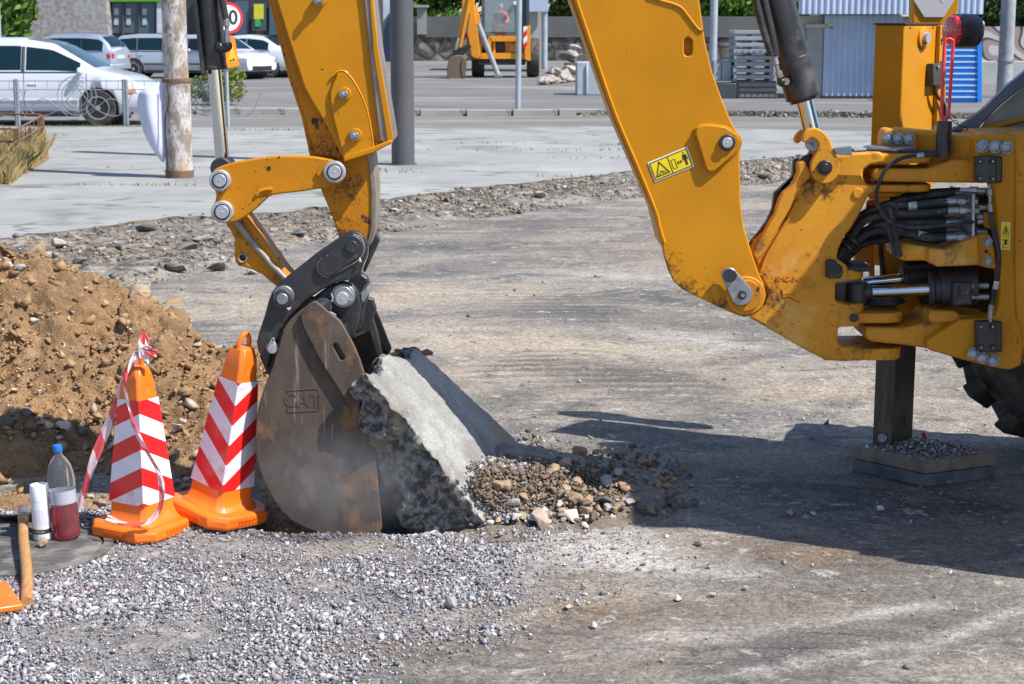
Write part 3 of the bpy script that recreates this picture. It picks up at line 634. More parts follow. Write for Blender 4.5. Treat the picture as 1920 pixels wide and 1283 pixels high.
for k in range(185):
    t = r_.random(); px = 915 + 385 * t ** 1.1 + r_.uniform(-20, 20); top = 815 + 35 * t if t < .5 else 845 + 30 * (t - .5); bot = 985 - 30 * max(0, t - .4)
    py = r_.uniform(top + 15, bot - 5); zz = max(0, .21 * (1 - abs(py - 880) / 110)) * (1 - t) ** .9
    w = r_.choice([r_.uniform(12, 24), r_.uniform(14, 28), r_.uniform(24, 42)]) * (1 if t < .6 else .65)
    m_ = r_.choice([st_grey, st_tan, st_brown, st_brown, st_tan, st_tan, st_grey, st_pale] if px < 1060 else [st_dark, st_brown, st_brown, st_grey, st_brown])
    spill(px, py, w, m_, zz, seed=900 + k)
P_, Sz = [], []
for k in range(6000):
    px = rng.normal(960, 55) if k % 2 else rng.uniform(900, 1220); py = rng.normal(905, 55) if k % 2 else rng.uniform(840, 980)
    if px < 880 or py < 812 or py > 1010: continue
    t = max(0, (px - 900) / 320); zz = max(0, .22 * (1 - abs(py - 885) / 110)) * max(0, 1 - t) ** .8
    if px > 1010 + rng.normal(0, 25): continue
    g = G(px, py, zz); s = .017 * math.exp(rng.normal(0, .5)); P_.append((g.x, g.y, zz + rng.uniform(0, .025))); Sz.append(min(.04, s))
props(stone_field('crushed_stone', np.array(P_), np.array(Sz), grav), 'grey crushed stone filling the spill beside the tilted slab', 'crushed stone', kind='stuff')
P_, Sz = [], []
for k in range(5200):
    t = rng.random() ** 1.3; px = 905 + 360 * t + rng.normal(0, 12); py = 900 + 14 * t + rng.normal(0, 38 - 14 * t); zz = max(0, .23 * (1 - abs(py - 885) / 110)) * max(0, 1 - (px - 900) / 330) ** .75 if px < 1230 else 0
    g = G(px, py, zz); P_.append((g.x, g.y, zz + rng.uniform(-.005, .022))); Sz.append(min(.05, .017 * math.exp(rng.normal(0, .55))))
props(stone_field('rubble_fill', np.array(P_), np.array(Sz), stone_mat('brown_rubble', [(.17, .115, .07), (.08, .062, .048), (.25, .17, .10), (.12, .09, .07), (.20, .17, .15), (.30, .22, .14), (.055, .047, .04)], bs=60)), 'brown and grey broken earth filling the stone spill', 'rubble', kind='stuff')
# the mound body carrying the spill
mb = MB(); bm = mb.bm; gr_ = []
for j in range(40):
    row = []
    for i in range(60):
        x = -.25 + 1.3 * i / 59; y = 6.2 + 1.6 * j / 39
        t = max(0, min(1, (x + .1) / .85)); h = .21 * (1 - t) ** .8 * math.exp(-((y - 6.95) / .45) ** 2) * sstep(-.25, -.05, x)
        row.append(bm.verts.new((x, y, h - .012 + .012 * fbm(x * 20, y * 20, 3))))
    gr_.append(row)
for a, c_ in zip(gr_, gr_[1:]):
    for k in range(59): bm.faces.new((a[k], a[k + 1], c_[k + 1], c_[k]))
props(mb.build('rubble_bed', pm('rubble_bed_dirt', (.13, .105, .08), (.22, .18, .14), vs=20, bs=60, bst=.9, bd=.01), smooth=60), 'dirt bed under the stones spilled beside the slab', 'dirt', kind='stuff')
# ================================================================== THE BACKHOE (machine at work)
MC = thing('backhoe_loader', 'large yellow backhoe loader in the foreground digging with its rear boom and black bucket coupler', 'backhoe loader', (2.6, 7.4, 0))
def pl(name, pts, y0, y1, mat, bevel=.006, parent=None, holes=(), seg=2):
    return MB().plate(pts, y0, y1, holes).build(name, mat, parent or MC, bevel=bevel, seg=seg)
def pinface(px, py, r, y, name='pin', parent=None, ring=pinst, inner=pinst):
    """a steel pin end: collar, dark groove and face"""
    mb = MB(); mb.disc(px, py, r, y - .022, y + .02, 32); o = mb.build(name, ring, parent or MC, bevel=.003)
    g = MB(); g.disc(px, py, r * .72, y - .0245, y - .0, 28); g.build('groove', grease, o)
    f = MB(); f.disc(px, py, r * .60, y - .034, y + .0, 28); f.disc(px, py, r * .08, y - .036, y - .03, 10); f.build('pin_face', inner, o, bevel=.002)
    return o
# ---------------- boom
BN, BF = 6.42, 6.80
boom_out = [(1062, -40), (1076, 0), (1151, 219), (1229, 400), (1242, 462), (1244, 478), (1253, 507), (1263, 528), (1280, 543), (1330, 568), (1374, 588), (1395, 595), (1416, 590), (1430, 576), (1437, 552), (1432, 532), (1424, 516), (1409, 473), (1395, 426), (1389, 383), (1387, 312), (1388, 270), (1384, 250), (1372, 231), (1354, 187), (1335, 134), (1322, 78), (1311, 0), (1306, -40)]
slot = circ(1290, 78, 7.5, 10, 180, 360) + circ(1290, 98, 7.5, 10, 0, 180)
mb = MB(); mb.plate(boom_out, BN, BN + .03, [slot]); mb.plate(boom_out, BF - .03, BF)
mb.plate([(1084, -30), (1160, 210), (1240, 400), (1262, 515), (1390, 580), (1425, 550), (1400, 470), (1378, 383), (1376, 260), (1325, 130), (1300, -30)], BN + .03, BF - .03)
boom = mb.build('boom', yel, MC, bevel=.005)
# raised weld bead and flange strip on the left edge
mb = MB(); bead = [P(x, y, BN - .002) for x, y in [(1074, -20), (1083, 8), (1120, 118), (1154, 216), (1192, 305), (1229, 396), (1236, 425), (1245, 455)]]
mb.tube(bead, .0075, 6, k=3); mb.build('weld_bead', yel, boom)
pl('flange', [(1055, -40), (1148, 222), (1225, 400), (1241, 464), (1250, 460), (1234, 398), (1158, 222), (1070, -40)], BN + .036, BF - .036, yel, .003, boom)
mb = MB(); mb.tube([P(x, y, BN - .001) for x, y in [(1215, -6), (1240, 2), (1262, 8), (1278, 16), (1290, 31), (1302, 47), (1312, 57), (1318, 56)]], .006, 6); mb.build('weld_bead', yel, boom)
ear = [(1304, 250), (1306, 240), (1314, 235.5), (1329, 234), (1360, 238), (1382, 252), (1389, 264), (1386, 278), (1372, 294), (1341, 321), (1334, 323), (1326, 320), (1322, 311)]
e = pl('pin_boss', ear, BN - .022, BN - .002, yel, .005, boom, seg=3)
mb = MB(); mb.tube([P(x, y, BN - .004) for x, y in ear], .0045, 6, closed=True, k=2); mb.build('weld_bead', yel, boom)
mb = MB(); mb.disc(1364, 268, 15.5, BN - .032, BN - .02); o = mb.build('pin', black, MC, bevel=.003)
mb = MB(); mb.disc(1364, 268, 10, BN - .042, BN - .02); mb.disc(1364, 268, 1.6, BN - .0435, BN - .03); mb.build('pin_face', pinst, o, bevel=.002)
# boom foot: hub rings, lock plate
mb = MB(); mb.disc(1399, 555, 37, BN - .012, BN + .01, 40); mb.build('hub', yeld, boom, bevel=.004)
mb = MB(); mb.disc(1399, 555, 30, BN - .022, BN - .005, 40); mb.build('hub_ring', yelr, boom, bevel=.003)
lk = pl('lock_plate', capsule(1368, 517, 15, 1391, 553, 21), BN - .040, BN - .022, steel, .004)
mb = MB(); mb.disc(1369, 517, 13, BN - .050, BN - .036); mb.build('cap', black, lk, bevel=.003)
mb = MB(); mb.disc(1392, 554, 8, BN - .046, BN - .036); mb.mi = 0; mb.build('washer', grease, lk); 
mb = MB(); mb.disc(1393, 554, 4.5, BN - .052, BN - .04, 6); mb.build('bolt', steel, lk)
# ---------------- warning decals
dyel = pm('decal_yellow', (.85, .62, .0), (.8, .58, .0), rough=.4, vs=20, bst=0); dwh = pm('decal_white', (.78, .77, .74), rough=.5, bst=0); dbk = pm('decal_black', (.015, .015, .015), rough=.5, bst=0)
def frame2(O, U, Vv):
    """mapping of unit square to 3D with normal toward the camera"""
    O, U, Vv = Vector(O), Vector(U), Vector(Vv); n = U.cross(Vv).normalized(); n = n if n.y < 0 else -n
    return lambda u, v, d=0: O + U * u + Vv * v + n * d
def flat(mb, f, poly, d, t=.0008):
    mb.prism([f(u, v, d) for u, v in poly], f(0, 0, t) - f(0, 0, 0))
def line(mb, f, a, b, w, d, asp):
    a = Vector(a); b = Vector(b); a2 = Vector((a.x * asp, a.y)); b2 = Vector((b.x * asp, b.y)); t = (b2 - a2).normalized(); n = Vector((-t.y, t.x)) * w / 2; a2 -= t * w / 2; b2 += t * w / 2
    q = [a2 + n, b2 + n, b2 - n, a2 - n]; flat(mb, f, [(p.x / asp, p.y) for p in q], d)
A0, A1, A2, A3 = [P(x, y, BN - .0015) for x, y in [(1228, 342), (1302, 312), (1290, 275), (1214, 305)]]
f = frame2(A0, A1 - A0, A3 - A0)
mb = MB(); flat(mb, f, [(0, 0), (1, 0), (1, 1), (0, 1)], 0); dec = mb.build('warning_decal', dwh, MC, smooth=0); dec['label'] = 'yellow crushing hazard warning sticker on the boom'
mb = MB(); flat(mb, f, [(.03, .06), (.97, .06), (.97, .94), (.03, .94)], .001); mb.build('decal_panel', dyel, dec, smooth=0)
mb = MB(); asp = 1.95
def rect(a, b, c, d, w=.035):
    for p, q in (((a, b), (c, b)), ((c, b), (c, d)), ((c, d), (a, d)), ((a, d), (a, b))): line(mb, f, p, q, w, .002, asp)
rect(.04, .08, .96, .92); line(mb, f, (.48, .08), (.48, .92), .03, .002, asp)
for p, q in (((.09, .2), (.41, .2)), ((.41, .2), (.25, .82)), ((.25, .82), (.09, .2))): line(mb, f, p, q, .045, .002, asp)
rect(.53, .25, .62, .68, .02)
line(mb, f, (.655, .45), (.76, .45), .03, .002, asp)
for s_, x0 in ((-1, .645), (1, .77)): flat(mb, f, [(x0, .45), (x0 - s_ * .04, .54), (x0 - s_ * .04, .36)][::1], .002)
flat(mb, f, [(.82, .72), (.90, .72), (.93, .46), (.905, .45), (.89, .6), (.885, .2), (.865, .2), (.86, .45), (.855, .2), (.835, .2), (.832, .6), (.815, .45), (.79, .46)], .002)
flat(mb, f, circ(.86, .80, .028, 12), .002)
line(mb, f, (.19, .32), (.31, .36), .03, .002, asp); line(mb, f, (.22, .42), (.28, .26), .025, .002, asp); line(mb, f, (.15, .27), (.19, .27), .03, .002, asp); line(mb, f, (.31, .28), (.35, .28), .03, .002, asp)
mb.build('decal_marks', dbk, dec, smooth=0)
# ---------------- boom cylinder (right)
YB = 6.61
mb = MB(); a, c_ = P(1444, -40, YB), P(1507, 183, YB); mb.cyl(a, c_, .0655, n=40); c2 = c_ + (c_ - a).normalized() * .0; mb.cyl(c_ - (c_ - a).normalized() * .16, c_, .0685, n=40)
bc = mb.build('boom_cylinder', blackb, MC, bevel=.004)
u = (c_ - a).normalized()
mb = MB(); mb.cyl(c_ - u * .002, c_ + u * .012, .056, n=32); mb.build('seal_ring', grease, bc)
mb = MB(); mb.cyl(c_, P(1526, 262, YB), .0335, n=32); mb.build('rod', chrome, bc)
mb = MB()
for dx in (0, 15): mb.tube([P(1411 + dx, -30, YB - .075), P(1422 + dx, 20, YB - .08), P(1436 + dx * .8, 70, YB - .085), P(1448 + dx * .4, 104, YB - .085)], .0155, 10)
mb.build('hydraulic_hose', rubber, bc)
mb = MB(); q0, q1, q2, q3 = P(1452, 106, YB - .085), P(1456, 122, YB - .09), P(1459, 134, YB - .09), P(1463, 146, YB - .09)
mb.cyl(q0, q1, .011, n=16); mb.cyl(P(1450, 108, YB - .085), P(1459, 106, YB - .085), .009, n=12); mb.cyl(q1, q2, .0085, n=6); mb.cyl(q2, q3, .014, n=6); mb.build('hose_fitting', steel, bc, bevel=.001)
mb = MB(); mb.tube([q3, P(1464, 155, YB - .09), P(1472, 158, YB - .08), P(1476, 150, YB - .04)], .013, 12); mb.ball(P(1465, 154, YB - .09), .017); mb.build('elbow', grease, bc)
mb = MB(); mb.disc(1474, 153, 6.5, YB - .1, YB - .08); mb.build('bolt', steel, bc)
# ---------------- stick
SN, SF = 6.44, 6.74
pl('stick', [(490, -45), (503, 0), (541, 148), (565, 220), (581, 294), (601, 354), (621, 402), (636, 446), (650, 470), (672, 478), (690, 462), (700, 430), (703, 359), (699, 296), (693, 240), (672, -45)], SN + .075, SF - .02, yelr, .006)
pl('stick_belly', [(496, -45), (509, 0), (548, 146), (571, 218), (590, 290), (640, 300), (660, -45)], SN + .05, SF - .0, yelr, .006)
pl('wear_strip', [(693, 286), (699, 296), (705, 359), (704, 430), (693, 462), (689, 455), (695, 425), (696, 359), (690, 300), (684, 288)], SN + .068, SF - .012, worn, .003)
sp_ = pl('stick_side_plate', [(504, -45), (518, 0), (547, 93), (570, 164), (586, 193), (618, 246), (645, 302), (698, 283), (716, 268), (680, -45)], SN - .0, SN + .05, yel, .006)
pl('stick_flange', [(676, -45), (682, 0), (712, 265), (732, 270), (735, 262), (706, 90), (692, -45)], SN - .014, SF + .02, worn, .005, sp_)
pl('flange_edge', [(696, -45), (709, 90), (738, 262), (731, 272), (727, 271), (700, 100), (690, -45)], SN - .02, SN - .01, yel, .003, sp_)
pl('lower_lip', [(643, 294), (698, 276), (733, 262), (736, 268), (700, 287), (646, 304)], SN - .03, SN + .06, yel, .005, sp_)
dbl = sp2([(629, 147), (632, 138), (640, 135), (650, 138), (666, 159), (682, 191), (692, 225), (698, 268), (697, 280), (650, 297), (642, 285), (634, 257), (623, 212), (619, 175)], 3)
pl('doubler', dbl, SN - .012, SN - .001, yel, .004, sp_)
mb = MB(); mb.tube([P(x, y, SN - .008) for x, y in [(624, 142), (631, 136), (640, 133.5), (650, 137), (666, 158), (682, 190), (692, 225), (698, 262), (699, 278)]], .0055, 6); mb.build('weld_bead', yel, sp_)
for (bx, by) in ((645, 177), (665, 254), (598, 1)):
    mb = MB(); mb.disc(bx + 1.5, by - 1, 12, SN - .022, SN - .005); o = mb.build('bolt_boss', yel, sp_, bevel=.003)
    mb = MB(); mb.hexbolt(P(bx, by + 1, SN - .020), (-.25, -1, .1), .0135, .026); mb.build('bolt', steel, o, bevel=.001)
# ---------------- bucket cylinder (left)
YL = 6.60
a, c_ = P(388, -40, YL), P(402, 128, YL); u = (c_ - a).normalized()
mb = MB(); mb.cyl(a, c_, .047, n=36); mb.cyl(c_ - u * .01, c_ + u * .006, .050, n=36); lc = mb.build('bucket_cylinder', blackb, MC, bevel=.003)
mb = MB(); mb.box(P(371, 40, YL - .03), (.014, .05, .40), M=Matrix.Rotation(-.083, 4, 'Y')); mb.build('side_rail', blackb, lc, bevel=.003)
mb = MB(); mb.cyl(c_, P(418, 312, YL), .0265, n=32); mb.build('rod', chrome, lc)
mb = MB(); mb.tube([P(415, -30, YL - .05), P(418, 5, YL - .055), P(424, 38, YL - .055)], .0125, 10); mb.build('hydraulic_hose', rubber, lc)
mb = MB(); mb.cyl(P(424, 36, YL - .055), P(425, 50, YL - .055), .0125, n=14); mb.cyl(P(425, 50, YL - .055), P(425.5, 58, YL - .055), .008, n=12); mb.cyl(P(425.5, 58, YL - .055), P(426, 68, YL - .055), .011, n=6); mb.cyl(P(426, 68, YL - .055), P(426.5, 80, YL - .055), .0125, n=6); mb.build('hose_fitting', steel, lc, bevel=.001)
mb = MB(); mb.tube([P(428, 80, YL - .055), P(427, 90, YL - .055), P(416, 92, YL - .05), P(408, 88, YL - .03)], .014, 12); mb.ball(P(428, 87, YL - .055), .016); mb.ball(P(412, 88, YL - .045), .02); mb.build('elbow', blackb, lc)
mb = MB(); mb.disc(414, 316, 20, YL - .06, YL + .06); mb.build('rod_eye', black, lc, bevel=.004)
# ---------------- guide links
gl = sp2([(393, 338), (397, 325), (409, 314), (446, 303), (510, 293.5), (578, 293), (616, 299), (636, 303), (646, 312), (648, 328), (640, 342), (628, 346), (605, 353), (560, 360), (512, 366), (497, 376), (480, 392), (454, 411), (434, 418), (416, 419), (400, 412), (396, 398), (401, 384), (405, 370), (403, 358), (394, 348)], 3)
g1 = pl('guide_link', gl, 6.425, 6.455, yelr, .006); g2 = pl('guide_link', gl, 6.745, 6.775, yelr, .006)
mb = MB(); mb.tube([P(x, y, 6.423) for x, y in [(481, 366), (488, 359), (500, 355), (511, 355)]], .008, 6); mb.build('weld_bead', yel, g1)
pl('lug', [(592, 325), (606, 306), (622, 300), (622, 346), (606, 343)], 6.415, 6.424, yelr, .003, g1)
mb = MB(); mb.disc(504, 316, 4, 6.4235, 6.44); mb.build('plug', grease, g1)
for (x, y, r) in ((411.5, 339, 20), (627, 323, 20.5), (416, 398, 21)): pinface(x, y, r, 6.42)
mb = MB()
for (x, y, r) in ((411.5, 339, 13), (627, 323, 13), (416, 398, 13)): mb.disc(x, y, r, 6.44, 6.80)
mb.build('pin_shaft', grease, MC)
# power link down to the coupler
pw = [(423, 421), (431, 431), (441, 450), (439, 476), (441, 492), (447, 499), (457, 501), (474, 507), (490, 514), (506, 528), (520, 538), (545, 545), (556, 530), (536, 510), (462, 405), (440, 400)]
pl('power_link', pw, 6.52, 6.68, yelr, .008, None, [circ(455, 484, 6.5, 16)])
mb = MB(); mb.tube([P(438, 410, 6.515), P(466, 446, 6.515), P(505, 492, 6.515), P(540, 528, 6.515)], .0135, 12); mb.build('link_bar', worn, MC)
mb = MB()
for k in range(24): pass
mb.tube([P(455 + 8 * math.cos(t), 484 + 8 * math.sin(t), 6.518) for t in np.linspace(0, 2 * math.pi, 16, endpoint=False)], .005, 6, closed=True, k=1); mb.build('hole_rim', worn, MC)
# ---------------- coupler (black)
CN, CF = 6.40, 6.80
cp = [(643, 441), (655, 433), (671, 434), (684, 444), (691, 460), (688, 481), (680, 500), (676, 513), (660, 524), (631, 530), (600, 546), (576, 563), (545, 594), (524, 622), (512, 650), (506, 676), (500, 697), (493, 672), (484, 660), (481, 643), (485, 625), (496, 592), (503, 565), (510, 548), (522, 533), (539, 518), (592, 476)]
c1 = pl('quick_coupler', cp, CN, CN + .035, black, .008, None, seg=3); c1b = pl('coupler_far_plate', cp, CF - .035, CF, black, .008, c1)
pl('coupler_block', [(646, 448), (680, 470), (672, 505), (620, 525), (560, 555), (524, 560), (540, 530)], CN + .035, CF - .035, black, .008, c1)
pl('coupler_boss', capsule(658, 465, 24, 615, 500, 19), CN - .016, CN - .001, black, .006, c1, seg=3)
mb = MB(); mb.tube([P(x, y, CN - .005) for x, y in [(604, 486), (596, 498), (601, 512), (613, 518), (628, 512), (650, 500), (668, 490), (679, 478), (682, 462), (676, 446), (662, 440)]], .0045, 6); mb.build('weld_bead', worn, c1)
mb = MB(); mb.disc(659, 463, 12, CN - .026, CN - .01); mb.disc(659, 463, 2, CN - .028, CN - .02, 10); mb.build('pin', black, c1, bevel=.003)
for (x, y, r) in ((529, 561, 18),):
    mb = MB(); mb.disc(x + 3, y - 6, r * 1.08, CN - .012, CN, 32); mb.build('pin_collar', steel, c1, bevel=.003)
    mb = MB(); mb.disc(x, y, r, CN - .035, CN, 32); o = mb.build('pin', black, c1, bevel=.003)
    mb = MB(); mb.disc(x, y, r * .62, CN - .040, CN - .02); mb.build('pin_face', steel, o, bevel=.003)
mb = MB(); mb.disc(511, 653, 12, CN - .022, CN + .01); o = mb.build('pin', steel, c1, bevel=.003); mb = MB(); mb.disc(511, 654, 8.5, CN - .034, CN - .01); mb.disc(511, 654, 1.5, CN - .036, CN - .03, 8); mb.tube([P(506, 646, CN - .03), P(509, 638, CN - .03), P(513, 634, CN - .03), P(514, 642, CN - .03)], .0025, 6); mb.build('pin_face', pinst, o, bevel=.001)
mb = MB(); mb.tube([P(538, 577, CN - .01), P(542, 581, CN - .015), P(544, 576, CN - .01)], .004, 6); mb.tube([P(672, 488, CN - .01), P(676, 491, CN - .015), P(674, 484, CN - .01)], .004, 6); mb.build('clip', pinst, c1)
# hanger plate with the big pin
pl('coupler_lower_plate', [(486, 668), (499, 698), (506, 708), (530, 690), (580, 640), (610, 585), (600, 556), (570, 560), (530, 590), (505, 630)], CN + .035, CN + .07, black, .006, c1)
h1 = pl('coupler_hanger', [(578, 566), (596, 552), (618, 536), (642, 528), (660, 533), (672, 548), (677, 570), (673, 600), (666, 626), (657, 637), (648, 628), (630, 590), (612, 580), (598, 584)], CN + .045, CN + .08, black, .008, c1, seg=3)
pl('coupler_hanger', [(650, 530), (676, 512), (690, 522), (694, 545), (684, 580), (680, 614), (668, 628), (660, 600), (664, 560)], CN + .25, CN + .30, black, .008, c1)
pl('coupler_hanger', [(640, 545), (700, 560), (706, 580), (690, 625), (660, 640), (640, 600)], CF - .06, CF - .03, black, .008, c1)
pl('lock_lug', [(676, 548), (690, 538), (692, 552), (680, 570), (676, 562)], CN + .05, CN + .22, steel, .004, c1)
mb = MB(); mb.disc(643, 555, 23, CN + .02, CN + .05, 36); mb.disc(643, 556, 19, CN + .008, CN + .03, 36); o = mb.build('pin', steel, c1, bevel=.003)
mb = MB(); mb.disc(641, 561, 12, CN - .03, CN + .01, 28); mb.disc(641, 561, 1.6, CN - .032, CN - .02, 8); mb.build('pin_face', pinst, o, bevel=.002)
mb = MB(); mb.tube([P(621, 551, CN - .012), P(624, 560, CN - .02), P(621, 565, CN - .02), P(632, 563, CN - .02), P(651, 559, CN - .02), P(657, 549, CN - .02), P(661, 553, CN - .02), P(656, 562, CN - .02), P(662, 562, CN - .02)], .0022, 6); mb.build('split_pin', pinst, c1)
pl('coupler_side', [(692, 462), (703, 432), (712, 452), (700, 478), (684, 512), (680, 508), (690, 480)], CF - .10, CF - .04, black, .006, c1)
mb = MB(); mb.disc(606, 574, 17, CN + .03, CN + .3, 28); mb.build('cross_tube', steel, c1, bevel=.003)
# ---------------- bucket
BKN, BKF = 6.36, 7.02
bo = [(571, 577), (583, 568), (592, 565), (603, 574), (617, 586), (638, 602), (651, 625), (665, 651), (684, 703), (679, 735), (674, 762), (686, 790), (698, 822), (704, 860), (708, 900), (712, 950), (716, 990), (700, 1012), (670, 1012), (600, 1000), (545, 975), (512, 935), (492, 895), (482, 862), (479, 838), (480, 800), (484, 765), (496, 726), (510, 690), (522, 651), (530, 626), (536, 610), (552, 592)]
bo = sp2(bo, 2)
bk = pl('bucket', bo, BKN, BKN + .022, rustm, .004)
slotb = capsule(629, 649, 5, 641, 671, 5, 8)
pl('bucket_cheek', [(563, 592), (571, 578), (583, 569), (592, 566), (603, 574), (617, 586), (638, 602), (651, 625), (665, 651), (684.5, 703), (680, 735), (674, 762), (668, 778), (650, 755), (627, 718), (610, 692), (597, 670), (580, 636), (567, 610)], BKN - .020, BKN - .002, rustm, .004, bk, [slotb])
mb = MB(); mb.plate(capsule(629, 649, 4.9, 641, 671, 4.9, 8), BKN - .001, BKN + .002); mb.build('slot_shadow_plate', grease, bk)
for side in (0,):
    fo = [(600, 600), (640, 590), (668, 585), (690, 570), (700, 572), (712, 598), (734, 655), (730, 664), (712, 690), (705, 760), (715, 820), (760, 920), (720, 980), (580, 940), (525, 850), (540, 690), (575, 620)]
    pl('bucket_far_side', fo, BKF - .022, BKF, rustd, .004, bk)
# curved back shell
shell = [(498, 735), (484, 775), (481, 838), (492, 893), (512, 933), (545, 972), (600, 997), (660, 1008), (705, 1006)]
mb = MB(); N0 = spline([P(x, y, BKN + .02) for x, y in shell], 5); bm = mb.bm
ra = [[bm.verts.new(p + Vector((0, d, 0)) + Vector((0, 0, e))) for p in N0] for d, e in ((0, 0), (BKF - BKN - .04, 0))]
for k in range(len(N0) - 1): bm.faces.new((ra[0][k], ra[0][k + 1], ra[1][k + 1], ra[1][k]))
o = mb.build('bucket_shell', rustd, bk); sm = o.modifiers.new('thick', 'SOLIDIFY'); sm.thickness = .016
mb = MB(); mb.plate([(530, 620), (498, 735), (488, 760), (496, 765), (512, 720), (545, 625)], BKN + .022, BKF - .022); mb.build('bucket_top', rustd, bk)
mb = MB()
pl('bucket_far_cheek', [(688, 572), (697, 568), (712, 600), (734, 655), (728, 664), (712, 645), (700, 610)], BKF - .05, BKF - .02, rustm, .003, bk)
pl('bucket_far_rail', [(676, 560), (686, 560), (709, 630), (716, 668), (706, 668)], BKF - .12, BKF - .07, worn, .003, bk)
for k in range(4):
    mb = MB(); y = .06 + k * .16; a = P(650, 985, BKN); mb.prism([a + Vector((-.08, y - .03, .02)), a + Vector((-.08, y + .03, .02)), a + Vector((.08, y + .02, .02)), a + Vector((.08, y - .02, .02))], (0, 0, -.04)); mb.build('tooth', worn, bk, bevel=.004)
tm = text_bm('CAT', .098, .0014, Matrix.Translation(P(567, 752, BKN - .0005)) @ Matrix.Rotation(R(2), 4, 'Y') @ FACE @ Matrix.Diagonal((.75, .75, 1, 1)), .001)
link_bm('raised_lettering', tm, rustm, bk, smooth=0)
mb = MB(); q = [(538, 732), (596, 729), (598, 770), (540, 773)]
mb.tube([P(x, y, BKN - .0005) for x, y in q], .0022, 5, smooth=False, closed=True); mb.build('raised_frame', rustm, bk)
# ================================================================== SWING CASTING AND CARRIAGE
CYN = 6.50
cast = [(1524, 330), (1560, 300), (1567, 293), (1600, 287), (1649, 284), (1660, 292), (1655, 306), (1632, 310), (1619, 318), (1618, 333), (1624, 345), (1640, 352), (1640, 362), (1630, 365), (1623, 379), (1614, 398), (1595, 430), (1583, 444), (1572, 470), (1569, 486), (1580, 492), (1590, 500), (1590, 526), (1567, 531), (1567, 566), (1590, 572), (1610, 590), (1612, 612), (1572, 614), (1571, 642), (1580, 650), (1620, 655), (1620, 677), (1578, 678), (1560, 677), (1541, 672), (1503, 653), (1440, 616), (1405, 596), (1420, 585), (1434, 570), (1440, 545), (1427, 523), (1415, 487), (1409, 473), (1420, 455), (1450, 428), (1474, 372), (1485, 366), (1500, 350), (1512, 340)]
sw = pl('swing_casting', cast, CYN, CYN + .16, yeld, .012, seg=3)
pl('casting_far_side', [(x - 6, y - 4) for x, y in [(1524, 330), (1567, 293), (1640, 285), (1640, 350), (1595, 430), (1569, 486), (1567, 560), (1572, 614), (1541, 668), (1440, 612), (1405, 592), (1434, 560), (1409, 473), (1456, 420), (1488, 350)]], CYN + .2, CYN + .30, yeld, .012, sw)
# ribbed left flange
pl('flange', [(1495, 305), (1508, 300), (1524, 330), (1508, 345), (1493, 372), (1480, 395), (1459, 430), (1437, 470), (1420, 492), (1409, 473), (1431, 440), (1452, 402), (1462, 372), (1470, 360), (1488, 344), (1496, 322)], CYN - .03, CYN + .02, yeld, .008, sw, seg=3)
pl('flange', [(1488, 300), (1500, 296), (1500, 330), (1470, 350), (1466, 372), (1456, 400), (1424, 455), (1408, 474), (1404, 462), (1438, 415), (1448, 392), (1452, 362), (1472, 345), (1486, 330)], CYN + .1, CYN + .14, grease, .006, sw)
mb = MB(); mb.tube([P(x, y, CYN - .005) for x, y in [(1497, 374), (1470, 425), (1440, 476), (1430, 500), (1425, 516)]], .008, 8); mb.build('rib', yeld, sw)
hook = [(1508, 268), (1504, 262), (1507, 252), (1516, 243), (1527, 240), (1538, 243), (1549, 252), (1557, 264), (1564, 284), (1573, 300), (1575, 318), (1568, 334), (1556, 344), (1542, 345), (1529, 338), (1521, 325), (1520, 308), (1526, 295), (1533, 282), (1535, 270), (1529, 262), (1521, 259), (1514, 265)]
hk = pl('cylinder_hook', sp2(hook, 2), CYN - .055, CYN - .02, yeld, .007, None, seg=3); pl('cylinder_hook', sp2([(x - 14, y + 2) for x, y in hook], 2), CYN + .12, CYN + .16, yeld, .007, hk)
mb = MB(); mb.disc(1547, 315, 14, CYN - .07, CYN - .05, 28); mb.disc(1547, 315, 8.5, CYN - .078, CYN - .05, 20); mb.build('pin', grease, sw, bevel=.003)
mb = MB(); mb.cyl(P(1526, 268, CYN - .02), P(1526, 268, CYN + .2), .034, n=24); mb.build('rod_eye', steel, sw, bevel=.004)
pl('torn_shield', [(1497, 302), (1510, 292), (1522, 288), (1530, 296), (1520, 312), (1518, 332), (1508, 342), (1498, 340), (1503, 322)], CYN + .0, CYN + .03, grease, .006, sw, seg=3)
for (x, y, r) in ((1609, 363, 10), (1562, 598, 13)):
    mb = MB(); mb.disc(x, y, r, CYN - .006, CYN + .01, 24); mb.build('cast_plug', yeld, sw, bevel=.003)
mb = MB(); mb.hexbolt(P(1601, 596, CYN + .0), (-.1, -1, .1), .014, .02); mb.build('bolt', blackb, sw, bevel=.001)
for body, x, y, sz in (('SMC-5436E', 1487, 523, .028), ('126', 1517, 537, .032), ('MC', 1478, 550, .022), ('17053', 1480, 553, .022)):
    if body == 'MC': continue
    link_bm('cast_lettering', text_bm(body, sz, .0022, Matrix.Translation(P(x, y, CYN - .001)) @ FACE), yeld, sw, smooth=0)
mb = MB(); mb.tube([P(x, y, CYN - .001) for x, y in [(1504, 531), (1528, 531), (1528, 541), (1504, 541)]], .002, 5, smooth=False, closed=True); mb.build('cast_frame', yeld, sw)
mb = MB(); mb.tube([P(x, y, CYN - .001) for x, y in [(1466, 543), (1466, 559), (1478, 558), (1500, 567)]], .0014, 5, smooth=False); mb.build('scratch', grease, sw)
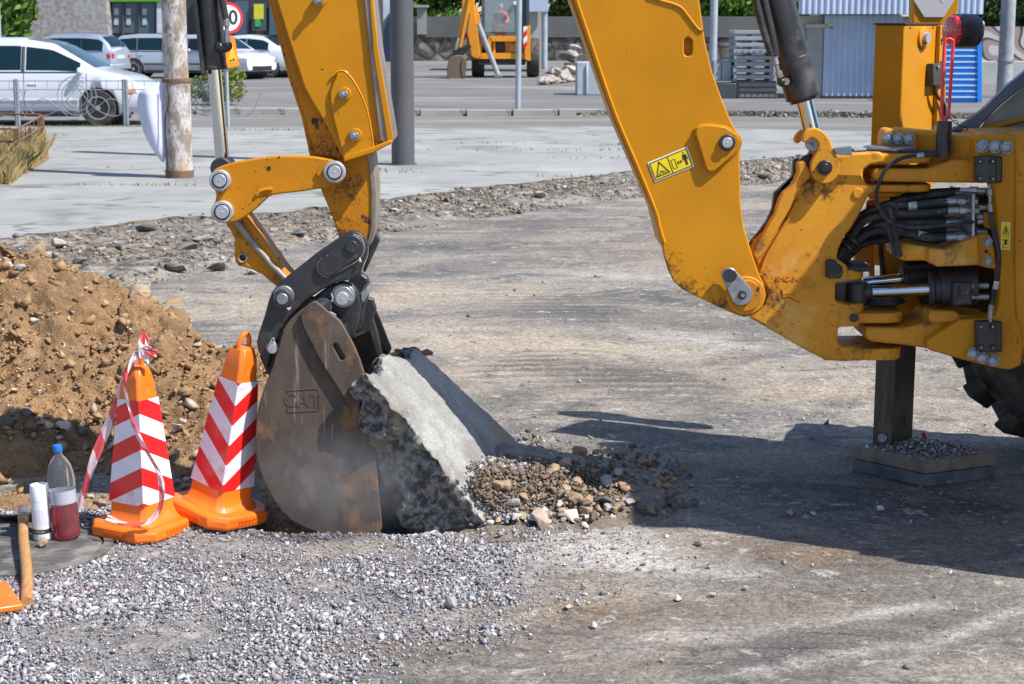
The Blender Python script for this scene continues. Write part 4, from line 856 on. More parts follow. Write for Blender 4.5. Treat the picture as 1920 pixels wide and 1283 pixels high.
# horizontal lugs (plan shapes)
def lug(name, pxa, pxb, ya, yb, Yc, dep, mat, parent, bevel=.008, hole=None, n=14):
    """a horizontal bar: front face from pixel pxa to pxb between rows ya and yb, rounded at both ends in plan, depth dep"""
    y0 = Yc - dep / 2; A = P(pxa, ya, y0); B = P(pxb, yb, y0); z0, z1 = B.z, A.z; r = min(dep / 2, .075)
    pts = []
    for (cx, cy, a0) in ((B.x - r, y0 + r, -90), (B.x - r, y0 + dep - r, 0), (A.x + .0, y0 + dep, 90), (A.x + .0, y0, 180)):
        if a0 < 90: pts += [(cx + r * math.cos(R(a0 + 90 * i / 6)), cy + r * math.sin(R(a0 + 90 * i / 6)), z0) for i in range(7)]
        else: pts.append((cx, cy, z0))
    hs = []
    if hole: c = P(hole[0], ya, Yc); hs = [[(c.x + hole[1] * math.cos(t), Yc + hole[1] * math.sin(t), z0) for t in np.linspace(0, 2 * math.pi, 20, endpoint=False)]]
    mb = MB(); mb.prism(pts, (0, 0, z1 - z0), hs); return mb.build(name, mat, parent, bevel=bevel, seg=3)
lug('casting_lug', 1630, 1752, 289, 307, 6.66, .26, yeld, sw)        # top finger
lug('casting_lug', 1622, 1752, 347, 361, 6.66, .26, yeld, sw)
lug('casting_lug', 1600, 1698, 361, 370, 6.68, .22, yeld, sw)
lug('cylinder_lug', 1560, 1625, 507, 526, 6.62, .20, yeld, sw)
lug('cylinder_lug', 1560, 1625, 572, 590, 6.62, .22, yeld, sw)
lug('casting_lug', 1608, 1698, 588, 607, 6.66, .28, yeld, sw)
lug('casting_lug', 1545, 1695, 655, 676, 6.66, .30, yeld, sw, hole=(1596, .034))
lug('pivot_collar', 1640, 1712, 278, 290, 6.66, .16, yeld, sw)
mb = MB(); c = P(1668, 280, 6.66); mb.cyl((c.x, c.y, c.z), (c.x, c.y, c.z + .012), .10, n=32); mb.build('pivot_cap', steel, sw, bevel=.002)
mb = MB(); c = P(1650, 570, 6.66); mb.lathe([(.08, 0), (.10, .012), (.085, .028), (.03, .034)], c, n=30); mb.build('pivot_washer', grease, sw, bevel=.002)
mb = MB(); c = P(1668, 450, 6.68); mb.cyl((c.x, c.y, P(0, 650, 6.7).z), (c.x, c.y, P(0, 600, 6.7).z), .05, n=24); mb.build('pivot_pin', grease, sw)
cap_ = pl('rubber_cap', [(1550, 489), (1568, 488), (1572, 496), (1580, 500), (1581, 512), (1578, 523), (1550, 523)], CYN - .03, CYN + .14, rubber, .008, sw, seg=3)
mb = MB(); c = P(1585, 490, 6.62); mb.box((c.x + .035, 6.62, c.z - .018), (.10, .19, .022)); mb.build('rubber_cap_top', rubber, cap_, bevel=.008)
pl('recess', [(1568, 531), (1592, 529), (1627, 531), (1627, 570), (1592, 571), (1568, 566)], CYN + .10, CYN + .17, grease, 0, sw)
# swing cylinders
mb = MB(); c = P(1606, 549, 6.60); mb.cyl(c - Vector((0, 0, .042)), c + Vector((0, 0, .042)), .042, n=28); mb.cyl(c, P(1634, 547, 6.60), .036, .03, 24); mb.build('rod_eye', black, MC, bevel=.004)
a, b2 = P(1632, 547, 6.60), P(1748, 542, 6.56); d = (b2 - a).normalized()
mb = MB(); mb.cyl(a, b2, .0235, n=28); mb.build('swing_rod', chrome, MC)
mb = MB(); mb.cyl(b2 - d * .012, b2 + d * .008, .064, n=40); mb.cyl(b2 + d * .008, b2 + d * .05, .058, n=36); mb.cyl(b2 + d * .03, b2 + d * .17, .068, n=36)
swc = mb.build('swing_cylinder', black, MC, bevel=.003)
for k in range(4):
    t = k * math.pi / 2 + .4; mb = MB(); q = b2 - d * .012 + Vector((0, math.cos(t) * .05, math.sin(t) * .05)); mb.cyl(q - d * .004, q + d * .004, .005, n=10); mb.build('dowel', grease, swc)
c = P(1799, 548, 6.50); mb = MB(); mb.box(c, (.075, .10, .090)); mb.build('valve_block', black, swc, bevel=.008)
c = P(1799, 548, 6.448); link_bm('cast_lettering', text_bm('ASK2', .022, .002, Matrix.Translation(c) @ Matrix.Rotation(R(90), 4, 'Y') @ FACE), black, swc, smooth=0)
for yy in (536, 557):
    mb = MB(); q = P(1815, yy, 6.48); mb.cyl(q, q + Vector((.02, 0, 0)), .013, n=6); mb.cyl(q + Vector((.02, 0, 0)), q + Vector((.032, 0, 0)), .009, n=12); mb.cyl(q + Vector((.030, 0, 0)), q + Vector((.078, 0, 0)), .0115, n=14); mb.build('hose_fitting', steel, swc, bevel=.001)
a, b2 = P(1618, 531, 6.74), P(1696, 522, 6.74); d = (b2 - a).normalized()
mb = MB(); mb.cyl(a, b2, .0235, n=24); mb.build('swing_rod', chrome, MC)
mb = MB(); mb.cyl(b2 - d * .012, b2 + d * .008, .055, n=36); mb.cyl(b2, b2 + d * .2, .05, n=30); mb.build('swing_cylinder', black, MC, bevel=.003)
# ---------------- carriage (right)
YK = 6.44
post = [(1829, 262), (1834, 254), (1845, 250), (1905, 256), (1905, 350), (1903, 480), (1906, 590), (1917, 620), (1920, 650), (1915, 686), (1895, 694), (1875, 692), (1812, 677), (1742, 657), (1737, 640), (1800, 600), (1850, 598), (1868, 590), (1875, 560), (1877, 500), (1873, 426), (1866, 360), (1861, 343), (1832, 338)]
cf = pl('carriage', post, YK, YK + .10, yel, .010, seg=3)
pl('carriage_side', [(x, y) for x, y in [(1900, 252), (1990, 236), (1990, 700), (1930, 690), (1908, 640), (1900, 560)]], YK + .02, YK + .10, yeld, .01, cf)
pl('top_plate', [(1840, 266), (1845, 250), (1975, 246), (1990, 256), (1900, 266)], YK + .10, YK + .42, yel, .008, cf)
pl('carriage_block', [(1654, 262), (1656, 247), (1663, 241), (1712, 244), (1719, 252), (1721, 282), (1655, 282)], 6.70, 6.80, yeld, .01, cf, seg=3)
mb = MB(); a = P(1656, 262, 6.84); bb = P(1860, 268, 6.50)
q = [P(1665, 241, 6.80), P(1668, 300, 6.80), P(1845, 312, 6.52), P(1840, 258, 6.52)]; mb.prism(q, (.05, .16, 0)); mb.build('crossbeam', yeld, cf, bevel=.012, seg=3)
# tongues of the carriage reaching to the pivot
def arm(pts, y0, y1, bev=.012, m=None): return pl('carriage_arm', pts, y0, y1, m or yeld, bev, cf, seg=3)
arm([(1637, 320), (1642, 317), (1740, 317), (1765, 309), (1783, 302), (1800, 300), (1850, 300), (1850, 344), (1660, 341), (1640, 337), (1636, 330)], 6.52, 6.74)
arm([(1622, 618), (1628, 615), (1690, 616), (1725, 609), (1742, 602), (1745, 590), (1800, 590), (1850, 597), (1870, 600), (1870, 676), (1812, 672), (1742, 655), (1700, 648), (1637, 642), (1624, 636)], 6.50, 6.76)
arm([(1686, 460), (1700, 458), (1742, 464), (1772, 467), (1800, 455), (1838, 439), (1858, 440), (1866, 470), (1870, 506), (1850, 503), (1835, 498), (1760, 500), (1745, 495), (1741, 489), (1700, 490), (1686, 487)], 6.47, 6.72)
arm([(1741, 489), (1741, 466), (1775, 468), (1835, 442), (1838, 498), (1758, 501)], 6.44, 6.50)
pl('lower_block', [(1742, 590), (1745, 583), (1792, 583), (1800, 592), (1800, 606), (1742, 606)], 6.48, 6.60, yeld, .008, cf)
# dark sheet standing in for the shade behind the hoses; far frame plates
pl('gap_shade_sheet', [(1700, 365), (1870, 352), (1885, 445), (1872, 600), (1740, 600), (1690, 470)], 6.86, 6.90, grease, 0, cf)
pl('frame_plate', [(1602, 458), (1640, 452), (1642, 620), (1622, 620), (1606, 600)], 6.98, 7.02, yeld, .006, cf, [capsule(1624, 500, 8, 1624, 530, 8, 8)])
pl('frame_plate', [(1650, 452), (1690, 446), (1750, 500), (1740, 600), (1654, 600)], 6.93, 6.96, yeld, .006, cf)
mb = MB(); mb.tube([P(1650, 450, 6.85), P(1652, 480, 6.85), P(1656, 510, 6.85), P(1660, 535, 6.85)], .011, 8); mb.build('hydraulic_hose', rubber, cf)
pl('reflector', [(1625, 386), (1642, 376), (1648, 396), (1640, 402), (1622, 400)], 6.92, 6.94, pm('red_reflector', (.4, .01, .02), rough=.2, bst=0), .002, cf)
pl('indicator', [(1626, 376), (1642, 374), (1646, 384), (1624, 386)], 6.90, 6.915, pm('orange_lens', (.8, .22, .01), rough=.2, bst=0), .002, cf)
# bolts
def bolts(lst, y, r, rot=.2, h=.04, mat=None, nrm=(-.42, -1, .12)):
    for (x, yy) in lst:
        mb = MB(); mb.hexbolt(P(x + 5, yy, y), nrm, r, h, rot); mb.build('bolt', mat or steel, cf, bevel=.0015)
bolts([(1661, 259), (1680, 260), (1700, 261)], 6.70, .0185); bolts([(1838, 275), (1861, 276), (1883, 278)], YK, .0205)
bolts([(1820, 663), (1838, 671), (1859, 676)], YK, .0195)
bolts([(1847, 454), (1847, 490)], 6.47, .0155, h=.022, nrm=(-.1, -1, .05))
mb = MB(); mb.disc(1850, 472, 3.5, 6.466, 6.48, 14); mb.build('grease_hole', grease, cf); mb = MB(); mb.disc(1784, 612, 4.5, 6.49, 6.52, 14); mb.disc(1784, 612, 2, 6.486, 6.52, 10); mb.build('grease_nipple', grease, cf)
for (x0, y0, x1, y1) in ((1830, 294, 1868, 345), (1832, 604, 1868, 662)):
    k = pl('clamp_cylinder', [(x0, y0), (x1, y0 - 1), (x1 + 1, y1), (x0 + 1, y1 - 3)], YK - .045, YK + .0, blackb, .005, cf, seg=3)
    pl('clamp_body', [(x1 - 6, y0 + 1), (x1 + 12, y0 - 1), (x1 + 12, y1 - 1), (x1 - 6, y1 - 2)], YK - .032, YK + .0, blackb, .007, k)
    for (x, y) in ((x0 + 8, y0 + 9), (x1 - 6, y0 + 9), (x0 + 8, y1 - 10), (x1 - 6, y1 - 9)):
        mb = MB(); mb.disc(x, y, 4.6, YK - .06, YK - .044, 16); mb.build('bolt', blackb, k, bevel=.002)
        mb = MB(); mb.disc(x, y, 2, YK - .0615, YK - .05, 6); mb.build('bolt_socket', steel, k)
# hydraulic hoses and fittings
def hose(pts, r, y=None, mat=None, nm_='hydraulic_hose'):
    q = [P(p[0], p[1], p[2] if len(p) > 2 else y) for p in pts]; mb = MB(); mb.tube(q, r, 10); return mb.build(nm_, mat or rubber, MC)
hs = [([(1571, 480, 6.6), (1592, 443, 6.6), (1612, 408, 6.58), (1652, 390, 6.54), (1710, 386, 6.52), (1776, 379, 6.52)], .0165),
      ([(1570, 486, 6.58), (1600, 440, 6.57), (1625, 412, 6.54), (1665, 404, 6.50), (1720, 401, 6.49), (1780, 396, 6.49)], .0145),
      ([(1576, 480, 6.62), (1604, 445, 6.61), (1640, 424, 6.58), (1680, 418, 6.54), (1730, 416, 6.52), (1772, 418, 6.52)], .014),
      ([(1574, 490, 6.60), (1606, 452, 6.58), (1645, 432, 6.57), (1690, 434, 6.53), (1730, 444, 6.50), (1776, 446, 6.50)], .017),
      ([(1578, 484, 6.66), (1608, 432, 6.66), (1640, 392, 6.64), (1690, 376, 6.6), (1745, 366, 6.6), (1790, 362, 6.6)], .013),
      ([(1585, 478, 6.68), (1620, 440, 6.68), (1660, 410, 6.66), (1710, 408, 6.62), (1770, 404, 6.62)], .014),
      ([(1580, 492, 6.66), (1620, 458, 6.66), (1670, 448, 6.64), (1720, 434, 6.62), (1775, 432, 6.6)], .014),
      ([(1590, 470, 6.72), (1640, 420, 6.7), (1700, 368, 6.7), (1770, 372, 6.7)], .014),
      ([(1570, 478, 6.7), (1600, 462, 6.7), (1650, 445, 6.7), (1700, 455, 6.66), (1770, 458, 6.6)], .013),
      ([(1668, 372, 6.68), (1720, 362, 6.68), (1760, 358, 6.66), (1800, 356, 6.64)], .010)]
for h_, r in hs: hose(h_, r)
hose([(1753, 289, 6.44), (1724, 291, 6.44), (1691, 297, 6.42), (1662, 316, 6.41), (1647, 348, 6.41), (1643, 372, 6.41), (1651, 395, 6.42), (1672, 419, 6.42), (1700, 426, 6.43), (1740, 426, 6.43), (1790, 420, 6.45), (1833, 415, 6.47)], .0075)
hose([(1597, 282, 6.46), (1630, 281, 6.46), (1700, 284, 6.46), (1740, 284, 6.46), (1755, 287, 6.46), (1748, 291, 6.45), (1735, 293, 6.45)], .006)
mb = MB(); mb.cyl(P(1600, 282, 6.45), P(1624, 281, 6.45), .008, n=12); mb.build('hose_fitting', steel, MC, bevel=.001); mb = MB(); mb.cyl(P(1718, 293, 6.43), P(1732, 291, 6.43), .011, n=14); mb.build('hose_fitting', steel, MC, bevel=.001)
pl('cable_bracket', [(1562, 279), (1594, 275), (1597, 274), (1598, 292), (1568, 290)], 6.44, 6.47, pm('blue_grey_bracket', (.18, .22, .25), rough=.5, metal=.4), .002)
for (x0, y0, x1, y1, yy) in ((1660, 392, 1678, 481, 6.45), (1668, 390, 1688, 480, 6.44)):
    mb = MB(); a = P(x0, y0, yy); c = P(x1, y1, yy); mb.prism([a + Vector((-.009, 0, 0)), a + Vector((.009, 0, 0)), c + Vector((.010, 0, 0)), c + Vector((0, 0, -.008)), c + Vector((-.009, 0, 0))], (0, .003, 0)); mb.build('cable_tie', rubber, MC, bevel=.001)
mb = MB(); mb.tube([P(1655, 388, 6.46), P(1662, 382, 6.44), P(1676, 384, 6.44), P(1680, 396, 6.45), P(1674, 430, 6.48)], .006, 8); mb.build('cable_tie', rubber, MC)
mb = MB(); mb.tube([P(1588, 438, 6.56), P(1602, 452, 6.53), P(1612, 466, 6.56)], .009, 6); mb.tube([P(1580, 450, 6.56), P(1594, 466, 6.53), P(1600, 474, 6.56)], .009, 6); mb.build('hose_clamp', grease, MC)
lab_m = pm('hose_tag', (.6, .6, .58), (.3, .3, .3), vs=90, rough=.5, bst=0)
for (x, y, yy, r) in ((1710, 386, 6.52, .0172), (1728, 439, 6.505, .0177)):
    mb = MB(); q = P(x - 8, y + 1.5, yy); mb.cyl(q, P(x + 8, y - .5 if y < 400 else y + 5, yy), r, n=20); mb.build('hose_tag', lab_m, MC)
for (x, y, yy, r) in ((1776, 379, 6.52, .016), (1780, 396, 6.49, .015), (1772, 418, 6.52, .013), (1776, 446, 6.5, .017), (1788, 362, 6.6, .012), (1770, 404, 6.62, .012), (1775, 432, 6.6, .012), (1770, 458, 6.6, .012)):
    mb = MB(); q = P(x - 4, y, yy); q2 = P(x + 18, y - 1, yy); mb.cyl(q, q2, r, n=16); q3 = P(x + 32, y - 1, yy); mb.cyl(q2, q3, r * 1.3, n=6); mb.cyl(q3, P(x + 44, y - 1, yy), r * .8, n=12); mb.cyl(P(x + 44, y - 1, yy), P(x + 56, y - 1, yy), r * 1.15, n=6); mb.build('hose_fitting', steel, MC, bevel=.0015)
mb = MB(); mb.cyl(P(1800, 356, 6.5), P(1848, 358, 6.46), .009, n=12); mb.cyl(P(1818, 356, 6.49), P(1834, 357, 6.47), .013, n=6); mb.build('hose_fitting', steel, MC, bevel=.001); mb = MB(); mb.cyl(P(1832, 416, 6.47), P(1843, 415, 6.47), .012, n=6); mb.build('hose_fitting', steel, MC, bevel=.001)
pl('manifold_plate', [(1823, 364), (1829, 364), (1828, 444), (1822, 446)], 6.46, 6.8, steel, .002)
pl('manifold_cover', [(1845, 398), (1858, 400), (1858, 430), (1845, 426)], 6.52, 6.54, yel, .002)
for (y0_, y1_) in ((381, 396), (400, 411), (430, 440)):
    mb = MB(); mb.cyl(P(1829, (y0_ + y1_) / 2, 6.54), P(1850, (y0_ + y1_) / 2 + 1, 6.54), .014, n=6); mb.build('hose_fitting', steel, MC, bevel=.001)
# right hand hose with fittings
mb = MB(); mb.cyl(P(1855, 346, 6.40), P(1856, 356, 6.40), .006, n=12); mb.cyl(P(1856, 354, 6.40), P(1856, 366, 6.40), .0125, n=6); mb.cyl(P(1856, 366, 6.40), P(1857, 381, 6.40), .007, n=12); mb.cyl(P(1857, 381, 6.40), P(1858, 397, 6.40), .0115, n=16); mb.build('hose_fitting', steel, MC, bevel=.001); mb = MB()
mb.cyl(P(1859, 571, 6.40), P(1857, 588, 6.40), .0115, n=16); mb.cyl(P(1857, 588, 6.40), P(1857, 597, 6.40), .010, n=6); mb.cyl(P(1857, 596, 6.4), P(1857, 604, 6.4), .006, n=12); mb.build('hose_fitting', steel, MC, bevel=.001)
hose([(1858, 396, 6.40), (1859, 415, 6.40), (1865, 440, 6.39), (1871, 465, 6.38), (1873, 490, 6.38), (1870, 520, 6.38), (1863, 550, 6.39), (1860, 573, 6.40)], .0095)
mb = MB(); mb.cyl(P(1869, 527, 6.378), P(1866, 542, 6.38), .0105, n=16); mb.build('hose_tag', lab_m, MC)
# upright warning sticker
B0, B1, B3 = P(1876.5, 468, YK - .0015), P(1893.5, 469, YK - .0015), P(1877.5, 416, YK - .0015)
f = frame2(B0, B1 - B0, B3 - B0); asp = .33
mb = MB(); flat(mb, f, [(0, 0), (1, 0), (1, 1), (0, 1)], 0); dec = mb.build('warning_decal', dwh, MC, smooth=0); dec['label'] = 'small upright yellow warning sticker on the right hand post'
mb = MB(); flat(mb, f, [(.06, .02), (.94, .02), (.94, .98), (.06, .98)], .001); mb.build('decal_panel', dyel, dec, smooth=0)
mb = MB(); line(mb, f, (.06, .5), (.94, .5), .014, .002, asp)
for p, q in (((.18, .58), (.82, .58)), ((.82, .58), (.5, .86)), ((.5, .86), (.18, .58))): line(mb, f, p, q, .022, .002, asp)
flat(mb, f, [(.4, .62), (.58, .62), (.56, .70), (.62, .76), (.52, .74), (.5, .80), (.44, .7)], .002)
line(mb, f, (.2, .18), (.8, .38), .024, .002, asp); line(mb, f, (.2, .38), (.8, .18), .024, .002, asp); flat(mb, f, circ(.5, .28, .12, 10), .002); flat(mb, f, circ(.25, .09, .06, 8), .002); line(mb, f, (.45, .08), (.85, .08), .012, .002, asp)
mb.build('decal_marks', dbk, dec, smooth=0)
# ---------------- stabiliser tower (far side) with its leg and foot
TA = R(38)                                  # plan turn of the tower
def ydir(a): return Vector((math.cos(a), math.sin(a), 0))
tl = P(1697, 47, 7.26); wL, wR = .127, .34   # front corner of the tower
front = Vector((tl.x, 7.26, 0)); dl = Vector((-.9, .43, 0)).normalized(); dr = Vector((.62, .78, 0)).normalized()
zt = P(1697, 47, 7.26).z; zb = P(1697, 640, 7.26).z
def tower(name, z0, z1, mat, fr=front, a=wL, b_=wR, bevel=.006, parent=None, close=True):
    q = [fr, fr + dl * a, fr + dl * a + dr * b_, fr + dr * b_]
    mb = MB(); mb.prism([(p.x, p.y, z0) for p in q], (0, 0, z1 - z0)); return mb.build(name, mat, parent or MC, bevel=bevel)
tw = tower('stabiliser_tower', P(0, 500, 7.26).z, zt, yel)
tower('tower_cap', zt, zt + .008, grease, front - dl * .004 - dr * .004, wL + .008, wR + .008, .002, tw)
rn = Vector((dr.y, -dr.x, 0))               # outward normal of the right face
def onr(u, z, d=0): p = front + dr * u + rn * d; return Vector((p.x, p.y, z))
zr = lambda py: P(0, py, 7.30).z
for (u_, py, r1, r2) in ((.17, 72, .046, .024),):
    mb = MB(); c = onr(u_, zr(py)); mb.cyl(c, c + rn * .012, r1, n=32); o = mb.build('pin_collar', yeld, tw, bevel=.003)
    mb = MB(); mb.cyl(c + rn * .01, c + rn * .03, r2, n=28); mb.cyl(c + rn * .028, c + rn * .032, .003, n=8); mb.build('pin', pinst, o, bevel=.002)
mb = MB()
for u_, py in ((.05, 53), (.27, 52)): c = onr(u_, zr(py)); mb.cyl(c - rn * .002, c + rn * .001, .006, n=14)
mb.build('bolt_hole', grease, tw)
pg = MB(); a = onr(.178, zr(50)); pg.prism([onr(.305, zr(48), .001), onr(.34, zr(48), .001), onr(.34, zr(238), .001), onr(.305, zr(238), .001)], rn * .02); pg.build('edge_strip', yel, tw, bevel=.003)
for py in (74, 118):
    mb = MB(); c = onr(.322, zr(py), .02); mb.hexbolt(c, rn, .009, .016); mb.build('bolt', steel, tw)
mb = MB(); c = onr(.285, zr(142), .018); mb.box(c, (.13, .035, .095), rz=math.atan2(dr.y, dr.x)); br = mb.build('cable_bracket', blackb, tw, bevel=.004)
for du, dz in ((-.03, .032), (.04, .025), (.04, -.025)):
    mb = MB(); c = onr(.285 + du, zr(142) + dz, .036); mb.cyl(c, c + rn * .008, .008, n=12); mb.build('bolt', steel, br, bevel=.001)
mb = MB(); mb.tube([onr(.25, zr(160), .03), onr(.27, zr(180), .03), onr(.33, zr(200), .04), onr(.345, zr(220), .04), onr(.345, zr(245), .04)], .008, 8); mb.build('cable', rubber, br)
# rear upright with the white number plate panel
up = pl('rear_upright', [(1711, -60), (1798, -60), (1797, 20), (1778, 60), (1775, 80), (1772, 300), (1712, 300)], 7.60, 7.68, yel, .006)
pl('marking_panel', [(1713, -30), (1790, -30), (1790, 0), (1770, 33), (1733, 33), (1714, 3)], 7.592, 7.599, pm('white_panel', (.50, .49, .52), (.44, .43, .45), rough=.5, stain=(.12, .11, .1), ss=16, st=(.66, .7)), .002, up)
# leg below
lg = tower('stabiliser_leg', G(0, 868, .1).z - .05, P(0, 620, 7.24).z, pm('leg_steel', (.05, .045, .042), (.10, .09, .08), rough=.45, metal=.4, vs=8, stain=(.24, .21, .16), ss=5, st=(.60, .74), stretch=(1, 1, .25), bs=60), Vector((P(1675, 750, 7.19).x, 7.19, 0)), .085, .21, .008)
c0 = Vector((P(1675, 750, 7.19).x, 7.19, 0)) + dl * .04; ln = Vector((dl.y, -dl.x, 0)); ln = ln if ln.y < 0 else -ln
c0.z = P(0, 822, 7.2).z; mb = MB(); mb.cyl(c0, c0 + ln * .008, .021, n=24); o = mb.build('pin', steel, lg, bevel=.002)
mb = MB(); mb.cyl(c0 - ln * .001, c0 + ln * .003, .025, n=24); mb.build('pin_hole', grease, o)
s0 = Vector((P(1675, 750, 7.19).x, 7.19, 0)) + dr * .13; mb = MB(); rz_ = math.atan2(dr.y, dr.x); s0.z = P(0, 785, 7.24).z; mb.box(s0 + rn * .001, (.028, .006, .085), rz=rz_); mb.build('slot', grease, lg, bevel=.002)
# foot plates
fc = G(1735, 903, .03); fl = G(1596, 872, .03); fr_ = G(1868, 886, .03); L1 = (fl - fc); L2 = (fr_ - fc)
def slab4(z0, z1, mat, name, k=1.0, cut=False):
    q = [fc, fc + L1 * k, fc + L1 * k + L2 * k, fc + L2 * k]; mb = MB(); mb.prism([(p.x, p.y, z0) for p in q], (0, 0, z1 - z0)); return mb.build(name, mat, MC, bevel=.004)
ft = slab4(.062, .118, pm('foot_plate_steel', (.15, .12, .10), (.26, .215, .18), rough=.7, metal=.3, vs=12, bs=50, bst=.5), 'foot_plate')
pad = slab4(.004, .059, pm('rubber_pad', (.06, .07, .09), (.13, .13, .14), rough=.8, vs=12, stain=(.22, .2, .18), ss=10, bs=40, bst=.6), 'foot_pad', .985)
nn_ = 900; uu = rng.beta(1.6, 1.6, (nn_, 2)); pp_ = np.array([[*(fc + L1 * a + L2 * b_)[:2], .118 + .05 * math.exp(-((a - .5) / .3) ** 2 - ((b_ - .5) / .3) ** 2) * rng.random()] for a, b_ in uu])
props(stone_field('debris', pp_, rng.lognormal(-4.1, .35, nn_), grav), 'grey asphalt crumbs lying on the stabiliser foot plate', 'crumbs', kind='stuff')
pl('latch', [(1729, 812), (1734, 811), (1738, 820), (1738, 838), (1730, 838)], 7.36, 7.375, pm('red_plastic', (.55, .012, .03), rough=.4, bst=.1), .002)
# ---------------- beacon, safety pin
bcn = MB(); a = P(1789, 58, 6.9); ax = Vector((1, .35, -.02)).normalized(); bcn.lathe([(.066, 0), (.068, .02), (.068, .085), (.06, .10), (.02, .104)], a, ax, 40); bb_ = bcn.build('tail_lamp', blackb, MC, bevel=.001)
lm, nt, b = newmat('red_lens'); b.inputs['Base Color'].default_value = (.55, .004, .012, 1); b.inputs['Roughness'].default_value = .12; b.inputs['Coat Weight'].default_value = 1
vo = nd(nt, 'ShaderNodeTexVoronoi'); vo.inputs['Scale'].default_value = 70; nt.links.new(tc(nt), vo.inputs[0]); bump(nt, b, vo.outputs['Distance'], .9, .02)
nt.links.new(mix(nt, ramp(nt, nz(nt, tc(nt), 35, 3), .5, .62), (.62, .004, .012), (.95, .05, .05)), b.inputs['Base Color'])
mb = MB(); mb.lathe([(.061, .002), (.062, -.004), (.055, -.020), (.035, -.028), (.01, -.031)], a, ax, 36); mb.build('lens', lm, bb_)
redm = pm('red_wire', (.85, .04, .05), (.75, .04, .045), rough=.35, vs=20, bst=.1)
mb = MB(); YQ = 6.58
q = [(1765, 224), (1767, 160), (1771, 82), (1774, 75), (1780, 73), (1786, 76), (1787, 84), (1783, 150), (1778, 224)]
mb.tube([P(x, y, YQ) for x, y in q], .0065, 10, k=4); mb.build('locking_pin_handle', redm, MC)
mb = MB(); mb.disc(1771, 226, 8, YQ - .0, YQ + .02); 
c = P(1771, 226, YQ); mb = MB(); mb.cyl(P(1771, 230, YQ), P(1772, 219, YQ), .013, .009, 16); mb.build('pin_collar', redm, MC)
mb = MB(); c = P(1771, 227, YQ); mb.cyl(c, c - Vector((0, 0, .138)), .029, n=32); mb.build('pin_tube', blackb, MC, bevel=.003)
mb = MB(); mb.tube([P(x, y, YQ - .03) for x, y in [(1781, 220), (1790, 230), (1800, 235), (1815, 242), (1808, 245), (1786, 246), (1777, 249), (1778, 257), (1786, 268), (1788, 280), (1783, 288)]], .0018, 6); mb.tube([P(x, y, YQ - .03) for x, y in [(1786, 228), (1792, 226), (1797, 231), (1790, 232)]], .0016, 5); mb.build('lanyard', rubber, MC)
# ---------------- tractor: fender, rear tyre, chassis, cab (mostly outside the picture)
navy = pm('dark_blue_grey_paint', (.085, .105, .15), (.07, .085, .12), rough=.35, vs=3, coat=.4, bst=.05, stain=(.2, .2, .2), ss=9, st=(.6, .8))
pl('cab_frame', sp2([(1786, 243), (1800, 236), (1822, 222), (1850, 200), (1890, 160), (1930, 128), (1990, 60), (2010, 70), (1960, 130), (1925, 160), (1880, 195), (1850, 225), (1838, 238), (1845, 246), (1900, 236), (1990, 216), (1990, 262), (1900, 262), (1840, 262), (1790, 256)], 2), 6.95, 7.0, navy, .008)
gls, nt, b = newmat('cab_glass'); b.inputs['Base Color'].default_value = (.30, .30, .29, 1); b.inputs['Roughness'].default_value = .12; b.inputs['Coat Weight'].default_value = .5
pl('cab_window', [(1838, 240), (1850, 224), (1882, 194), (1927, 158), (1990, 90), (1990, 210), (1900, 234)], 7.01, 7.02, gls, .002)
mb = MB(); mb.cyl(P(1840, 243, 6.99), P(1925, 222, 6.99), .012, n=10); mb.build('window_trim', yel, MC)
# rear wheel
wc = Vector((2.60, 7.42, .69)); wax = Vector((-.30, -.955, 0)).normalized()   # axle direction
mb = MB(); mb.lathe([(.36, -.20), (.54, -.22), (.585, -.19), (.60, -.1), (.605, 0), (.60, .1), (.585, .19), (.54, .22), (.36, .20)], wc, wax, 64)
ty = mb.build('tyre', tyrem, MC); qx = wax.to_track_quat('Z', 'Y').to_matrix()
mb = MB()
for k in range(19):
    for sgn in (1, -1):
        t = 2 * math.pi * (k + .25 * sgn) / 19; pts = []
        def pt(ang, rr, h): return wc + qx @ Vector((rr * math.cos(ang), rr * math.sin(ang), h))
        a0, a1 = t, t + .20
        for rr in (.575, .665): pts.append([pt(a0 - .05, rr, sgn * .235), pt(a0 + .05, rr, sgn * .235), pt(a1 + .035, rr + .012, sgn * -.005), pt(a1 - .035, rr + .012, sgn * -.005)])
        mb.faces(pts[0] + pts[1], [(0, 1, 2, 3), (7, 6, 5, 4), (0, 4, 5, 1), (1, 5, 6, 2), (2, 6, 7, 3), (3, 7, 4, 0)])
mb.build('tread_lugs', tyrem, ty, bevel=.01)
mb = MB(); mb.lathe([(.1, .1), (.28, .06), (.34, .18), (.37, .20), (.37, -.20), (.2, -.1)], wc, wax, 40); mb.build('rim', yel, MC)
tv = Vector((1, .04, 0)).normalized(); ta = math.atan2(tv.y, tv.x)
def cbox(name, c, d, mat, bev=.02): mb = MB(); mb.box(c, d, rz=ta); return mb.build(name, mat, MC, bevel=bev)
def at_(u, v_, z): return (2.42 + u, 6.13 + .04 * u + v_, z)
cbox('chassis', at_(1.7, 0, .95), (3.2, .6, .5), yeld); cbox('rear_frame', at_(.05, 0, 1.1), (.12, 1.4, .8), yel)
cbox('cab_floor', at_(.9, 0, 1.40), (1.7, 1.2, .12), blackb); cbox('cab_roof', at_(.85, 0, 2.74), (1.8, 1.42, .13), yel, .05); cbox('seat', at_(.8, 0, 1.7), (.5, .5, .5), blackb, .05)
for (u_, v_) in ((.06, -.58), (.06, .58), (1.6, -.58), (1.6, .58)): cbox('cab_pillar', at_(u_, v_, 2.08), (.09, .09, 1.36), navy)
